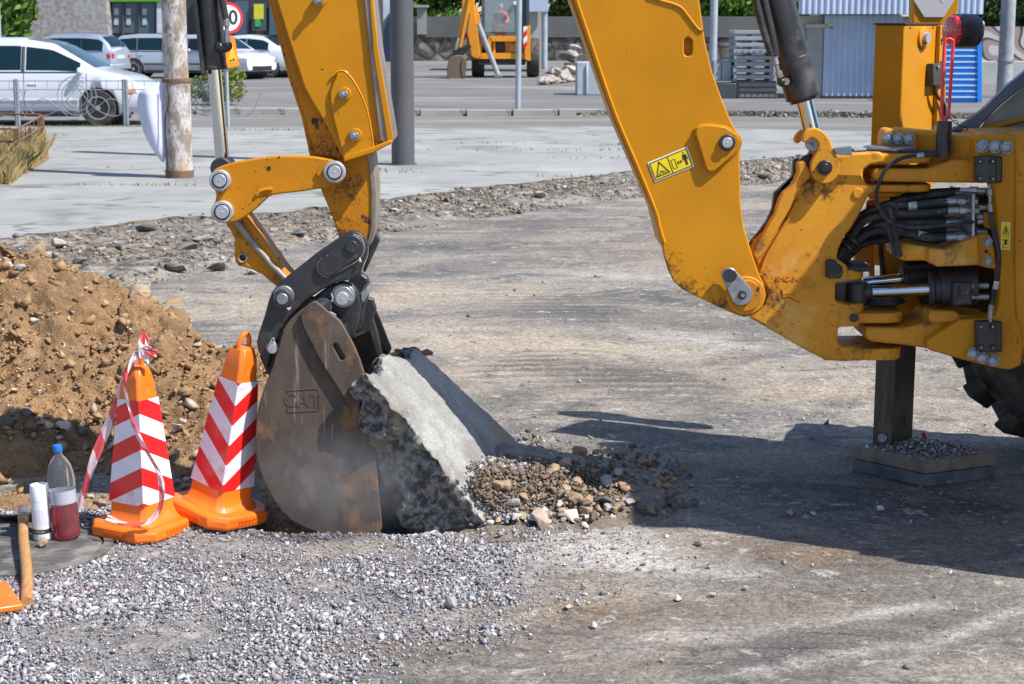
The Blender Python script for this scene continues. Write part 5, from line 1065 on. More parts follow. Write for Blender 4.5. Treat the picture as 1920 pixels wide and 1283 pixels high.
cbox('cab_window', at_(.03, 0, 2.08), (.012, 1.3, 1.3), gls, 0); cbox('cab_door', at_(.85, -.6, 2.05), (1.4, .02, 1.3), gls, 0); cbox('hood', at_(2.7, 0, 1.5), (1.8, .8, .7), yel, .06)
tower('near_stabiliser_tower', .6, 1.95, yel, Vector((2.78, 5.30, 0)), .16, .3)
tower('stabiliser_leg', .1, .7, blackb, Vector((2.80, 5.32, 0)), .09, .15)
mb = MB(); mb.box((2.80, 5.42, .06), (.45, .45, .09), rz=.7); mb.build('foot_plate', blackb, MC, bevel=.004)
# ================================================================== TILTED ASPHALT SLAB
slab_m, nt, b = newmat('asphalt_slab'); v = tc(nt, rot=(0, R(35), R(0))); vs_ = tc(nt, (1, 1, 1)); n1 = nz(nt, v, 3.5, 6, .6, .4); n2 = nz(nt, v, 30, 5, .65); n3 = nz(nt, v, 130, 3, .6)
top = mix(nt, ramp(nt, n1, .40, .62), (.34, .335, .315), (.21, .20, .185)); top = mix(nt, ramp(nt, nz(nt, v, 2.2, 4, .6), .56, .68), top, (.30, .22, .14)); top = mix(nt, ramp(nt, n2, .62, .74), top, (.45, .44, .41))
sid = mix(nt, ramp(nt, n2, .44, .60), (.07, .068, .066), (.28, .272, .255)); sid = mix(nt, ramp(nt, n2, .36, .30), sid, (.04, .04, .04)); sid = mix(nt, ramp(nt, n1, .55, .65), sid, (.24, .19, .13))
c = mix(nt, attr(nt, 'face'), sid, top); c = mix(nt, .6, c, mix(nt, ramp(nt, n3, .32, .68), (.55, .55, .55), (1.35, 1.35, 1.35)), 'MULTIPLY')
nt.links.new(c, b.inputs['Base Color']); b.inputs['Roughness'].default_value = .92; b1 = bump(nt, b, n2, .5, .015); bump(nt, b, n3, .7, .004, b1)
SA, SB, SC, SD = P(690, 706, 6.26), P(782, 650, 7.05), P(980, 832, 7.2), P(926, 990, 6.34)
SA.z += .02
nrm = (SD - SA).cross(SB - SA).normalized(); nrm = nrm if nrm.z > 0 else -nrm
TH = .17; NU, NV, NW = 90, 80, 14
bm = bmesh.new(); lay = bm.verts.layers.float.new('face')
def sp_pt(u, v_, w):
    p = SA.lerp(SD, u).lerp(SB.lerp(SC, u), v_) 
    # wavy outline
    eu = .07 * fbm(v_ * 3.2, 1, w * .5, 4) + .025 * fbm(v_ * 12, 5, w * 2, 3); ev = (.035 * fbm(u * 4, 2, w * .6, 4) + .022 * fbm(u * 15, 8, w * 2.4, 3)) * (1 if v_ < .5 else .3)
    du = (SD - SA) * (eu * ((1 - u) ** 4 - u ** 4)) ; dv = (SB - SA) * (ev * ((1 - v_) ** 5 - v_ ** 5) * 1.1)
    p = p + du + dv + nrm * (.006 * math.sin(math.pi * u) - w * TH * (.75 + 1.0 * min(1, u * 1.6)))
    p += nrm * (.010 * fbm(u * 3, v_ * 3, 1, 3))
    k = min(u, 1 - u, v_, 1 - v_)
    if w > .02:
        e = (1 - min(1, k * 30)); q = p * 9
        p += (Vector((mnoise.noise(q), mnoise.noise(q + Vector((9, 3, 1))), mnoise.noise(q + Vector((2, 7, 5))))) * .022 + Vector((mnoise.noise(q * 3.3), mnoise.noise(q * 3.3 + Vector((9, 3, 1))), mnoise.noise(q * 3.3 + Vector((2, 7, 5))))) * .012) * (e if w < .98 else 1) * (1 if v_ < .3 else .45)
        # undercut: the fracture leans inwards
        if v_ < .2: p += (SB - SA) * (.10 * w * (1 - v_ * 5) + .05 * w * fbm(u * 9, w * 3, 4, 3))
    else:
        p += nrm * (-.014 * (1 - min(1, k * 16)) ** 2 + .006 * fbm(u * 22, v_ * 22, 3, 3))
    return p
def grid(fn, n, m, val):
    g = [[bm.verts.new(fn(i / n, j / m)) for j in range(m + 1)] for i in range(n + 1)]
    for r0 in g:
        for vv_ in r0: vv_[lay] = val
    for i in range(n):
        for j in range(m): bm.faces.new((g[i][j], g[i + 1][j], g[i + 1][j + 1], g[i][j + 1]))
grid(lambda u, v_: sp_pt(u, v_, 0), NU, NV, 1.0); grid(lambda u, v_: sp_pt(u, v_, 1), NU, NV, 0)
grid(lambda u, w: sp_pt(u, 0, w), NU, NW, 0); grid(lambda u, w: sp_pt(u, 1, w), NU, NW, 0); grid(lambda u, w: sp_pt(0, u, w), NV, NW, 0); grid(lambda u, w: sp_pt(1, u, w), NV, NW, 0)
bmesh.ops.remove_doubles(bm, verts=bm.verts, dist=.0004)
o = link_bm('asphalt_slab', bm, slab_m, smooth=50); props(o, 'thick broken grey asphalt slab lifted on edge against the digging bucket', 'asphalt slab')
# brown earth clinging behind the slab head
for i, (px, py, w, Y) in enumerate([(735, 668, 34, 7.0), (722, 676, 26, 6.95), (748, 660, 26, 7.05), (800, 662, 26, 7.15)]):
    c = P(px, py, Y); o = one_stone('earth_lump', 60 + i, st_brown, c, S(w, Y) * 1.2, label='brown earth lump caught between the bucket and the slab head', cat='earth lump', group='earth lumps at the slab head')
# ================================================================== TRAFFIC CONES
orange = pm('orange_plastic', (.88, .185, .012), (.82, .16, .01), rough=.38, vs=3, stain=(.48, .24, .12), ss=11, st=(.58, .8), bs=90, bst=.12, bd=.001, coat=.15)
def chevron(name, sgn, slope, period, phase):
    m, nt, b = newmat(name); t = nd(nt, 'ShaderNodeUVMap'); t.uv_map = 'UVMap'; s = nd(nt, 'ShaderNodeSeparateXYZ'); nt.links.new(t.outputs[0], s.inputs[0])
    h = mth(nt, 'ADD', mth(nt, 'MULTIPLY', mth(nt, 'ABSOLUTE', s.outputs[0]), sgn * slope), s.outputs[1])
    fr = mth(nt, 'FRACT', mth(nt, 'DIVIDE', mth(nt, 'ADD', h, phase + 10 * period), period)); red = ramp(nt, fr, .498, .502)
    v = tc(nt); vo = nd(nt, 'ShaderNodeTexVoronoi'); vo.inputs['Scale'].default_value = 210; nt.links.new(v, vo.inputs[0])
    cell = ramp(nt, vo.outputs['Distance'], .2, .5); wear = ramp(nt, nz(nt, v, 9, 6, .7), .56, .72)
    wh = mix(nt, cell, (.60, .56, .66), (.74, .71, .77)); wh = mix(nt, wear, wh, (.45, .38, .34))
    rd_ = mix(nt, cell, (.62, .010, .012), (.72, .018, .018)); nt.links.new(mix(nt, red, wh, rd_), b.inputs['Base Color'])
    b.inputs['Roughness'].default_value = .28; b.inputs['Specular IOR Level'].default_value = .6; bump(nt, b, nz(nt, v, 15, 3), .15, .01); return m
def cone_ring(w, z, ch=.18):
    """square ring with cut corners, half width w"""
    c = w * ch; return [(w - c, -w, z), (w, -w + c, z), (w, w - c, z), (w - c, w, z), (-w + c, w, z), (-w, w - c, z), (-w, -w + c, z), (-w + c, -w, z)]
def make_cone(label, mat_sheet, base_w=.168):
    t = thing('traffic_cone', label, 'traffic cone', group=None)
    def loft(rs, name, mat, bevel=0, par=t, cap=True):
        bm = bmesh.new(); rr = [[bm.verts.new(p) for p in r_] for r_ in rs]
        for a, b_ in zip(rr, rr[1:]):
            for j in range(8): bm.faces.new((a[j], a[(j + 1) % 8], b_[(j + 1) % 8], b_[j]))
        if cap: bm.faces.new(rr[0][::-1]); bm.faces.new(rr[-1])
        return link_bm(name, bm, mat, par, world=False, bevel=bevel, seg=3, smooth=30)
    bw = base_w
    loft([cone_ring(bw * .93, 0, .34), cone_ring(bw, .012, .34), cone_ring(bw, .042, .34), cone_ring(bw * .94, .056, .34)], 'base', orange, .006)
    loft([cone_ring(bw * .74, .055, .3), cone_ring(.105, .072, .25), cone_ring(.094, .10, .2), cone_ring(.091, .13, .15), cone_ring(.050, .60, .20), cone_ring(.048, .630, .28), cone_ring(.038, .662, .34), cone_ring(.024, .672, .34)], 'body', orange, .004)
    # reflective sheeting, 1.5 mm proud, one panel per side pair
    z0, z1 = .134, .545
    wz = lambda z: .091 + (.050 - .091) * (z - .13) / .47 + .0018
    bm = bmesh.new(); uvl = None; vs = []; n = 12
    uvs = []
    for i in range(n + 1):
        z = z0 + (z1 - z0) * i / n; w = wz(z); c = w * .045
        ring = [(-w, w - c), (-w, -w + c), (-w + c, -w), (w - c, -w), (w, -w + c), (w, w - c), (w - c, w), (-w + c, w)]
        vs.append([bm.verts.new((x, y, z)) for x, y in ring])
        # distance from the corner at (-w,-w) [ridge 0] and (w, w); faces by quads
        uvs.append([(2 * w, z), (.0, z), (.0, z), (2 * w, z), (2 * w, z), (0, z), (0, z), (2 * w, z)])
    uv = bm.loops.layers.uv.new('UVMap')
    for i in range(n):
        for j in range(8):
            k = (j + 1) % 8; f_ = bm.faces.new((vs[i][j], vs[i][k], vs[i + 1][k], vs[i + 1][j]))
            for lp, (ii, jj) in zip(f_.loops, ((i, j), (i, k), (i + 1, k), (i + 1, j))): lp[uv].uv = uvs[ii][jj]
    link_bm('reflective_sheet', bm, mat_sheet, t, world=False, smooth=30)
    mb = MB(); mb.tube([(-.026, 0, .655), (-.028, 0, .682), (-.018, 0, .708), (0, 0, .717), (.018, 0, .708), (.028, 0, .682), (.026, 0, .655)], .0098, 10); mb.build('handle', orange, t, world=False)
    # meander relief on two base sides
    for side in range(4):
        mb = MB(); M = Matrix.Rotation(side * math.pi / 2, 4, 'Z')
        for k in range(6):
            u = -.05 + k * .02
            for (a, b_, c, d) in ((0, .010, .016, .0125), (0, .034, .016, .0365), (0, .010, .0025, .0365), (.0135, .018, .016, .0365), (.005, .018, .016, .0205), (.005, .018, .0075, .030)):
                p0 = M @ Vector((u + (a + c) / 2, -bw - .0004, (b_ + d) / 2)); mb.box(p0, (abs(c - a), .0025, abs(d - b_)) if side % 2 == 0 else (.0025, abs(c - a), abs(d - b_)))
        mb.build('meander_relief', orange, t, world=False, smooth=0)
    return t
ca = make_cone('upright orange cone with red and white stripes and barrier tape knotted round its top', chevron('chevron_sheet_down', 1, .46, .1395, .132))
g = G(269, 997, 0); ca.location = (g.x, g.y, hgt(g.x, g.y) + .002); ca.rotation_euler = (0, 0, R(60)); ca.scale = (.97, .97, .965)
cb = make_cone('leaning orange cone with red and white chevrons standing closest to the bucket', chevron('chevron_sheet_up', -1, .66, .150, .139))
g = G(408, 979, 0); cb.location = (g.x, g.y, .03)
cb.matrix_world = Matrix.Translation((g.x, g.y, .028)) @ Matrix.Rotation(R(10.5), 4, 'Y') @ Matrix.Rotation(R(2), 4, 'X') @ Matrix.Rotation(R(54), 4, 'Z') @ Matrix.Diagonal((.97, .97, 1.03, 1))
# small plain cone at the left frame edge
t = thing('small_cone', 'plain orange road cone cut off by the lower left picture edge', 'traffic cone')
mb = MB(); mb.lathe([(.10, .012), (.085, .03), (.03, .30), (.02, .31)], (0, 0, 0), n=32); mb.build('body', orange, t, world=False)
mb = MB(); w = .14; mb.prism([(-w, -w, 0), (w, -w, 0), (w, w, 0), (-w, w, 0)], (0, 0, .022)); mb.build('base', orange, t, world=False, bevel=.006)
g = G(-52, 1140, 0); t.location = (g.x, g.y, .012); t.rotation_euler = (0, 0, R(28))
# ================================================================== BARRIER TAPE
tape, nt, b = newmat('barrier_tape'); t_ = nd(nt, 'ShaderNodeUVMap'); t_.uv_map = 'UVMap'; s = nd(nt, 'ShaderNodeSeparateXYZ'); nt.links.new(t_.outputs[0], s.inputs[0])
fr = mth(nt, 'FRACT', mth(nt, 'ADD', mth(nt, 'MULTIPLY', s.outputs[0], 6.2), mth(nt, 'MULTIPLY', s.outputs[1], .25)))
nt.links.new(mix(nt, ramp(nt, fr, .49, .51), (.80, .62, .64), (.72, .09, .10)), b.inputs['Base Color']); b.inputs['Roughness'].default_value = .3; b.inputs['Alpha'].default_value = .93
def tape_run(pts, ws, twist, seedy=0, sub=8):
    """pts 3D; ws half widths; twist list of angles of the width vector"""
    pts = [Vector(p) for p in pts]; n = len(pts); bm = bmesh.new(); uv = bm.loops.layers.uv.new('UVMap')
    P2 = spline(pts, sub); m = len(P2); rows = []; L = 0; Ls = []
    for i, p in enumerate(P2):
        u = i / (m - 1) * (n - 1); k = min(int(u), n - 2); f_ = u - k
        w = ws[k] * (1 - f_) + ws[k + 1] * f_; a = twist[k] * (1 - f_) + twist[k + 1] * f_
        tn = (P2[min(i + 1, m - 1)] - P2[max(i - 1, 0)]).normalized(); s1 = tn.cross(Vector((0, -1, 0))); s1 = s1.normalized() if s1.length > .1 else Vector((1, 0, 0)); s2 = tn.cross(s1).normalized()
        wv = s1 * math.cos(a) + s2 * math.sin(a); nn = tn.cross(wv)
        row = []
        for j in range(5):
            q = (j / 2 - 1); row.append(bm.verts.new(p + wv * w * q + nn * (.0035 * math.cos(q * 4 + i * .35 + seedy))))
        if i: L += (p - P2[i - 1]).length
        Ls.append(L); rows.append(row)
    for i in range(m - 1):
        for j in range(4):
            f_ = bm.faces.new((rows[i][j], rows[i][j + 1], rows[i + 1][j + 1], rows[i + 1][j]))
            for lp, (ii, jj) in zip(f_.loops, ((i, j), (i, j + 1), (i + 1, j + 1), (i + 1, j))): lp[uv].uv = (Ls[ii], jj / 4)
    return bm
tp = thing('barrier_tape', 'red and white plastic tape knotted to the upright cone and trailing down its side', 'barrier tape', (ca.location.x, ca.location.y, .5))
Yt = ca.location.y
def tpart(name, px, ws, tw, Y=Yt - .13, s=0):
    bm = tape_run([P(x, y, yy[0] if yy else Y) for x, y, *yy in px], ws, tw, s); link_bm(name, bm, tape, tp, smooth=60)
tpart('trailing_strip', [(262, 664, Yt - .05), (245, 680, Yt - .06), (228, 725, Yt - .02), (205, 790, Yt - .0), (183, 845, Yt), (165, 895, Yt), (147, 952, Yt)], [.008, .010, .012, .017, .018, .016, .014], [.2, .3, .2, .1, .2, .4, .3])
tpart('loop_strip', [(250, 664, Yt - .07), (236, 705, Yt - .125), (236, 740, Yt - .15), (252, 800, Yt - .17), (278, 850, Yt - .185), (298, 890, Yt - .19), (304, 925, Yt - .19), (298, 955, Yt - .19), (280, 978, Yt - .19), (255, 984, Yt - .19), (225, 980, Yt - .19), (200, 970, Yt - .17)], [.008, .009, .008, .009, .010, .010, .012, .012, .010, .009, .008, .012], [1.0, .9, .6, .4, .5, .4, .3, .5, .8, 1, .9, .4], s=2)
tpart('knot_tail', [(268, 672, Yt - .06), (266, 655, Yt - .06), (265, 640, Yt - .055), (269, 628, Yt - .05), (267, 618, Yt - .05)], [.010, .014, .012, .010, .003], [.2, .4, .7, .4, .1], s=1)
tpart('knot_tail', [(268, 672, Yt - .06), (274, 655, Yt - .055), (276, 640, Yt - .05), (270, 624, Yt - .05)], [.008, .010, .009, .004], [.8, .4, .5, .4], s=1)
for k in range(7):
    a0 = k * .9; bm = tape_run([P(250 + 44 * t_i, 664 - 9 * math.sin(3.1 * t_i) + k * 1.8 - 4, Yt - .052 - .006 * math.sin(k + t_i * 3)) for t_i in (0, .25, .5, .75, 1)], [.004, .008, .009, .008, .004], [a0, a0 + .5, a0 + .2, a0 + .8, a0], k); link_bm('knot_wrap', bm, tape, tp, smooth=60)
tpart('knot_end', [(266, 668, Yt - .07), (272, 675, Yt - .08), (276, 683, Yt - .085)], [.010, .014, .008], [.1, .5, .2])
# ================================================================== BOTTLE, SPRAY CAN, SHOVEL, COVER
plm, nt, b = newmat('clear_plastic'); b.inputs['Base Color'].default_value = (.93, .95, .97, 1); b.inputs['Roughness'].default_value = .06; b.inputs['Transmission Weight'].default_value = .96; b.inputs['IOR'].default_value = 1.12
lqm, nt, b = newmat('red_liquid'); b.inputs['Base Color'].default_value = (.62, .012, .035, 1); b.inputs['Roughness'].default_value = .05; b.inputs['Transmission Weight'].default_value = .75; b.inputs['IOR'].default_value = 1.33
bt = thing('plastic_bottle', 'clear plastic bottle with blue cap half full of red liquid', 'bottle')
prof = [(.040, 0), (.048, .008), (.0495, .03), (.047, .045), (.0495, .06), (.0495, .11), (.047, .125), (.047, .19), (.0495, .205), (.0495, .235), (.044, .275), (.030, .305), (.016, .322), (.0135, .33), (.0135, .345)]
mb = MB(); mb.lathe(prof, (0, 0, 0), n=40); mb.build('bottle_body', plm, bt, world=False, smooth=70)
lp = [(r - .0022, h + .002) for r, h in prof if h < .128] + [(.0445, .135)]
mb = MB(); mb.lathe(lp, (0, 0, 0), n=40); mb.build('liquid', lqm, bt, world=False, smooth=50)
mb = MB(); mb.lathe([(.0168, .336), (.0172, .34), (.0172, .356), (.0155, .361)], (0, 0, 0), n=30); mb.build('cap', pm('blue_cap', (.01, .17, .62), rough=.35, bst=0), bt, world=False)
labm, nt, b = newmat('bottle_label'); v = tc(nt, (1, 1, 1)); w_ = nd(nt, 'ShaderNodeTexWave'); w_.wave_type = 'BANDS'; w_.bands_direction = 'Z'; w_.inputs['Scale'].default_value = 38; w_.inputs['Distortion'].default_value = 1; nt.links.new(v, w_.inputs[0])
nt.links.new(mix(nt, ramp(nt, w_.outputs['Fac'], .55, .75), (.62, .64, .70), (.40, .44, .58)), b.inputs['Base Color']); b.inputs['Roughness'].default_value = .3; b.inputs['Transmission Weight'].default_value = .35
mb = MB(); mb.lathe([(.0482, .14), (.0482, .19)], (0, 0, 0), n=40, caps=False); mb.build('label_sleeve', labm, bt, world=False)
g = G(127, 1014, 0); bt.matrix_world = Matrix.Translation((g.x, g.y, .012)) @ Matrix.Rotation(R(-3.5), 4, 'Y') @ Matrix.Diagonal((1.02, 1.02, 1, 1))
cnt = thing('spray_can', 'white spray can with white cap beside the red bottle', 'spray can')
canm, nt, b = newmat('spray_can_print'); v = tc(nt); s = nd(nt, 'ShaderNodeSeparateXYZ'); nt.links.new(v, s.inputs[0])
w_ = nd(nt, 'ShaderNodeTexWave'); w_.bands_direction = 'Z'; w_.inputs['Scale'].default_value = 70; w_.inputs['Distortion'].default_value = 0; nt.links.new(v, w_.inputs[0])
tx = mth(nt, 'MULTIPLY', mth(nt, 'MULTIPLY', ramp(nt, w_.outputs['Fac'], .5, .6), ramp(nt, nz(nt, v, 220, 2), .45, .5)), mth(nt, 'MULTIPLY', ramp(nt, s.outputs[2], .055, .058), ramp(nt, s.outputs[2], .122, .119)))
c = mix(nt, mth(nt, 'MULTIPLY', tx, .7), (.66, .68, .76), (.25, .27, .4)); bnd = mth(nt, 'MULTIPLY', ramp(nt, s.outputs[2], .026, .0265), ramp(nt, s.outputs[2], .044, .0435)); c = mix(nt, bnd, c, (.03, .03, .035))
nt.links.new(c, b.inputs['Base Color']); b.inputs['Roughness'].default_value = .3; b.inputs['Metallic'].default_value = .15
mb = MB(); mb.lathe([(.031, 0), (.0345, .004), (.0345, .150), (.033, .156)], (0, 0, 0), n=40); cc_ = mb.build('can_body', canm, cnt, world=False)
mb = MB()
for k in range(9): a = -.75 + k * .15 - 1.57; mb.box((.0352 * math.cos(a), .0352 * math.sin(a), .035), (.0008, .0034, .006), rz=a)
mb.build('band_lettering', pm('gold_print', (.4, .36, .2), rough=.4, bst=0), cc_, world=False, smooth=0)
mb = MB(); mb.lathe([(.0350, .152), (.0352, .158), (.0345, .206), (.032, .212)], (0, 0, 0), n=40); mb.build('cap', pm('white_plastic', (.82, .82, .82), rough=.35, bst=0), cnt, world=False)
g = G(81, 1016, 0); cnt.matrix_world = Matrix.Translation((g.x, g.y, .012)) @ Matrix.Rotation(R(-1.5), 4, 'Y')
q = G(81, 1030, 0); o = one_stone('clod', 771, st_brown, (q.x, q.y, .03), .062, label='brown earth clod lying against the foot of the white spray can', cat='clod')
wood = pm('ash_wood', (.50, .27, .10), (.36, .18, .065), rough=.55, vs=14, stretch=(6, 1, 6), stain=(.16, .09, .05), ss=5, st=(.58, .75), bs=30, bst=.3)
sh = thing('shovel', 'shovel with bare wooden handle and dark steel blade lying at the lower left', 'shovel', (G(50, 1140, 0).x, G(50, 1140, 0).y, 0))
a = G(51, 1141, 0) + Vector((0, 0, .02)); c_ = P(44, 962, 6.36)
mb = MB(); mb.tube([a, a.lerp(c_, .3) + Vector((.004, 0, 0)), a.lerp(c_, .7) + Vector((-.004, 0, 0)), c_], (.0205, .0185), 20); mb.build('handle', wood, sh)
mb = MB(); u = (c_ - a).normalized(); mb.cyl(c_ - u * .07, c_ + u * .05, .0225, .020, 24); mb.build('socket', steel, sh, bevel=.002)
mb = MB(); bm = mb.bm; gr_ = []
for i in range(17):
    row = []; s_ = i / 16 * 2 - 1
    for j in range(11):
        t = j / 10; row.append(bm.verts.new(c_ + Vector((-.05 + s_ * (.125 + .01 * t), .02 + t * .26, -.012 + .055 * abs(s_) ** 3 * (1 - .4 * t) - .16 * t + .05 * t * t))))
    gr_.append(row)
for p_, q_ in zip(gr_, gr_[1:]):
    for j in range(10): bm.faces.new((p_[j], q_[j], q_[j + 1], p_[j + 1]))
o = mb.build('blade', pm('shovel_steel', (.06, .06, .06), (.14, .13, .12), rough=.5, metal=.5, vs=14), sh, smooth=60); sm = o.modifiers.new('thick', 'SOLIDIFY'); sm.thickness = .006
# sunken round cover
mh = thing('manhole_cover', 'dark round iron cover with worn rim under the bottle and spray can', 'manhole cover', (G(40, 1030, 0).x, G(40, 1030, 0).y, .0))
iron = pm('worn_iron', (.075, .07, .066), (.14, .13, .12), rough=.6, metal=.15, vs=10, stain=(.28, .26, .24), ss=6, st=(.5, .7), bs=45, bst=.8, bd=.006)
mb = MB(); mb.lathe([(.335, -.02), (.335, .010), (.33, .013), (.30, .013), (.298, .008)], mh.location, n=72, caps=False); mb.build('rim', iron, mh)
mb = MB(); mb.lathe([(.29, -.02), (.29, .007), (.286, .010), (.001, .010)], mh.location, n=72); o = mb.build('lid', iron, mh)
mb = MB(); 
for k in range(-6, 7):
    w = math.sqrt(max(0, .27 ** 2 - (k * .04) ** 2)); mb.box(Vector(mh.location) + Vector((0, k * .04, .0105)), (2 * w, .012, .0025))
mb.build('tread_ribs', iron, o, bevel=.001)
# ================================================================== DUST AT THE BUCKET
dm = bpy.data.materials.new('dust_haze'); dm.use_nodes = True; nt = dm.node_tree; nt.nodes.remove(nt.nodes['Principled BSDF']); out = nt.nodes['Material Output']
pv = nd(nt, 'ShaderNodeVolumePrincipled'); pv.inputs['Color'].default_value = (.66, .66, .70, 1); pv.inputs['Anisotropy'].default_value = .2
v = tc(nt); n1 = nz(nt, v, 7.5, 4, .55, .6); ln_ = nd(nt, 'ShaderNodeVectorMath'); ln_.operation = 'LENGTH'; t_ = nd(nt, 'ShaderNodeTexCoord'); mp = nd(nt, 'ShaderNodeMapping')
mp.inputs['Scale'].default_value = (1 / .36, 1 / .13, 1 / .24); nt.links.new(t_.outputs['Object'], mp.inputs[0]); nt.links.new(mp.outputs[0], ln_.inputs[0])
fall = ramp(nt, ln_.outputs['Value'], .95, .1); nt.links.new(mth(nt, 'MULTIPLY', mth(nt, 'MULTIPLY', fall, ramp(nt, n1, .34, .78)), 11.0), pv.inputs['Density']); nt.links.new(pv.outputs[0], out.inputs['Volume'])
mb = MB(); mb.ball((0, 0, 0), 1, 3, (.36, .13, .24)); o = mb.build('dust_cloud', dm); c = P(628, 905, 6.2); o.location = (c.x, c.y, c.z); props(o, 'thin pale dust drifting up at the foot of the bucket', 'dust', kind='stuff')
# ================================================================== CARS
carw = pm('white_car_paint', (.60, .62, .67), (.57, .59, .65), rough=.25, vs=1, coat=1, bst=0)
cars_ = pm('silver_car_paint', (.42, .46, .53), (.40, .44, .51), rough=.3, metal=.35, vs=1, coat=1, bst=0)
carb = pm('pale_blue_silver_paint', (.40, .46, .56), (.37, .43, .52), rough=.3, metal=.35, vs=1, coat=1, bst=0)
glass, nt, b = newmat('car_glass'); b.inputs['Base Color'].default_value = (.006, .022, .03, 1); b.inputs['Roughness'].default_value = .08; b.inputs['Specular IOR Level'].default_value = .35
redl = pm('tail_lens', (.55, .01, .015), rough=.2, bst=0, coat=1); whl = pm('head_lens', (.75, .78, .8), rough=.15, bst=0, coat=1); orl = pm('amber_lens', (.9, .3, .02), rough=.2, bst=0)
trim = pm('black_trim', (.02, .02, .022), rough=.5, bst=0); rimm = pm('alloy_rim', (.5, .5, .52), rough=.3, metal=.6, bst=0); rimd = pm('dark_rim', (.10, .10, .11), rough=.3, metal=.5, bst=0)
STY = {  # length, width, wheel r, rear axle x, front axle x, top polyline (x from rear), belt polyline, cabin x range
 'mpv': dict(L=4.6, W=1.85, r=.345, ax=(.85, 3.62), top=[(0, .95), (.04, 1.25), (.3, 1.62), (.9, 1.68), (2.1, 1.68), (2.75, 1.58), (3.6, 1.08), (4.2, .94), (4.5, .76), (4.6, .5)], belt=[(0, 1.02), (3.5, 1.02), (4.6, .76)], cab=(.05, 3.55), wins=[(.25, 1.05), (1.15, 2.15), (2.25, 3.30)]),
 'wagon': dict(L=4.6, W=1.8, r=.325, ax=(.95, 3.6), top=[(0, .95), (.12, 1.18), (.45, 1.47), (1.0, 1.53), (2.2, 1.53), (2.7, 1.42), (3.4, 1.02), (4.2, .90), (4.52, .72), (4.6, .5)], belt=[(0, .93), (3.3, .92), (4.6, .75)], cab=(.05, 3.35), wins=[(.30, 1.05), (1.12, 1.95), (2.03, 2.95)]),
 'sedan': dict(L=4.3, W=1.74, r=.315, ax=(.8, 3.4), top=[(0, .85), (.08, 1.02), (.5, 1.08), (1.05, 1.42), (1.7, 1.50), (2.2, 1.47), (2.6, 1.36), (3.2, 1.0), (3.95, .86), (4.22, .7), (4.3, .5)], belt=[(0, .93), (3.1, .94), (4.3, .72)], cab=(.45, 3.15), wins=[(.85, 1.65), (1.75, 2.75)]),
 'hatch': dict(L=4.0, W=1.72, r=.31, ax=(.65, 3.2), top=[(0, .9), (.06, 1.1), (.35, 1.42), (.8, 1.50), (1.8, 1.50), (2.3, 1.36), (2.95, .98), (3.6, .86), (3.9, .68), (4.0, .45)], belt=[(0, .93), (2.9, .93), (4.0, .7)], cab=(.1, 2.9), wins=[(.35, 1.1), (1.2, 2.4)]),
}
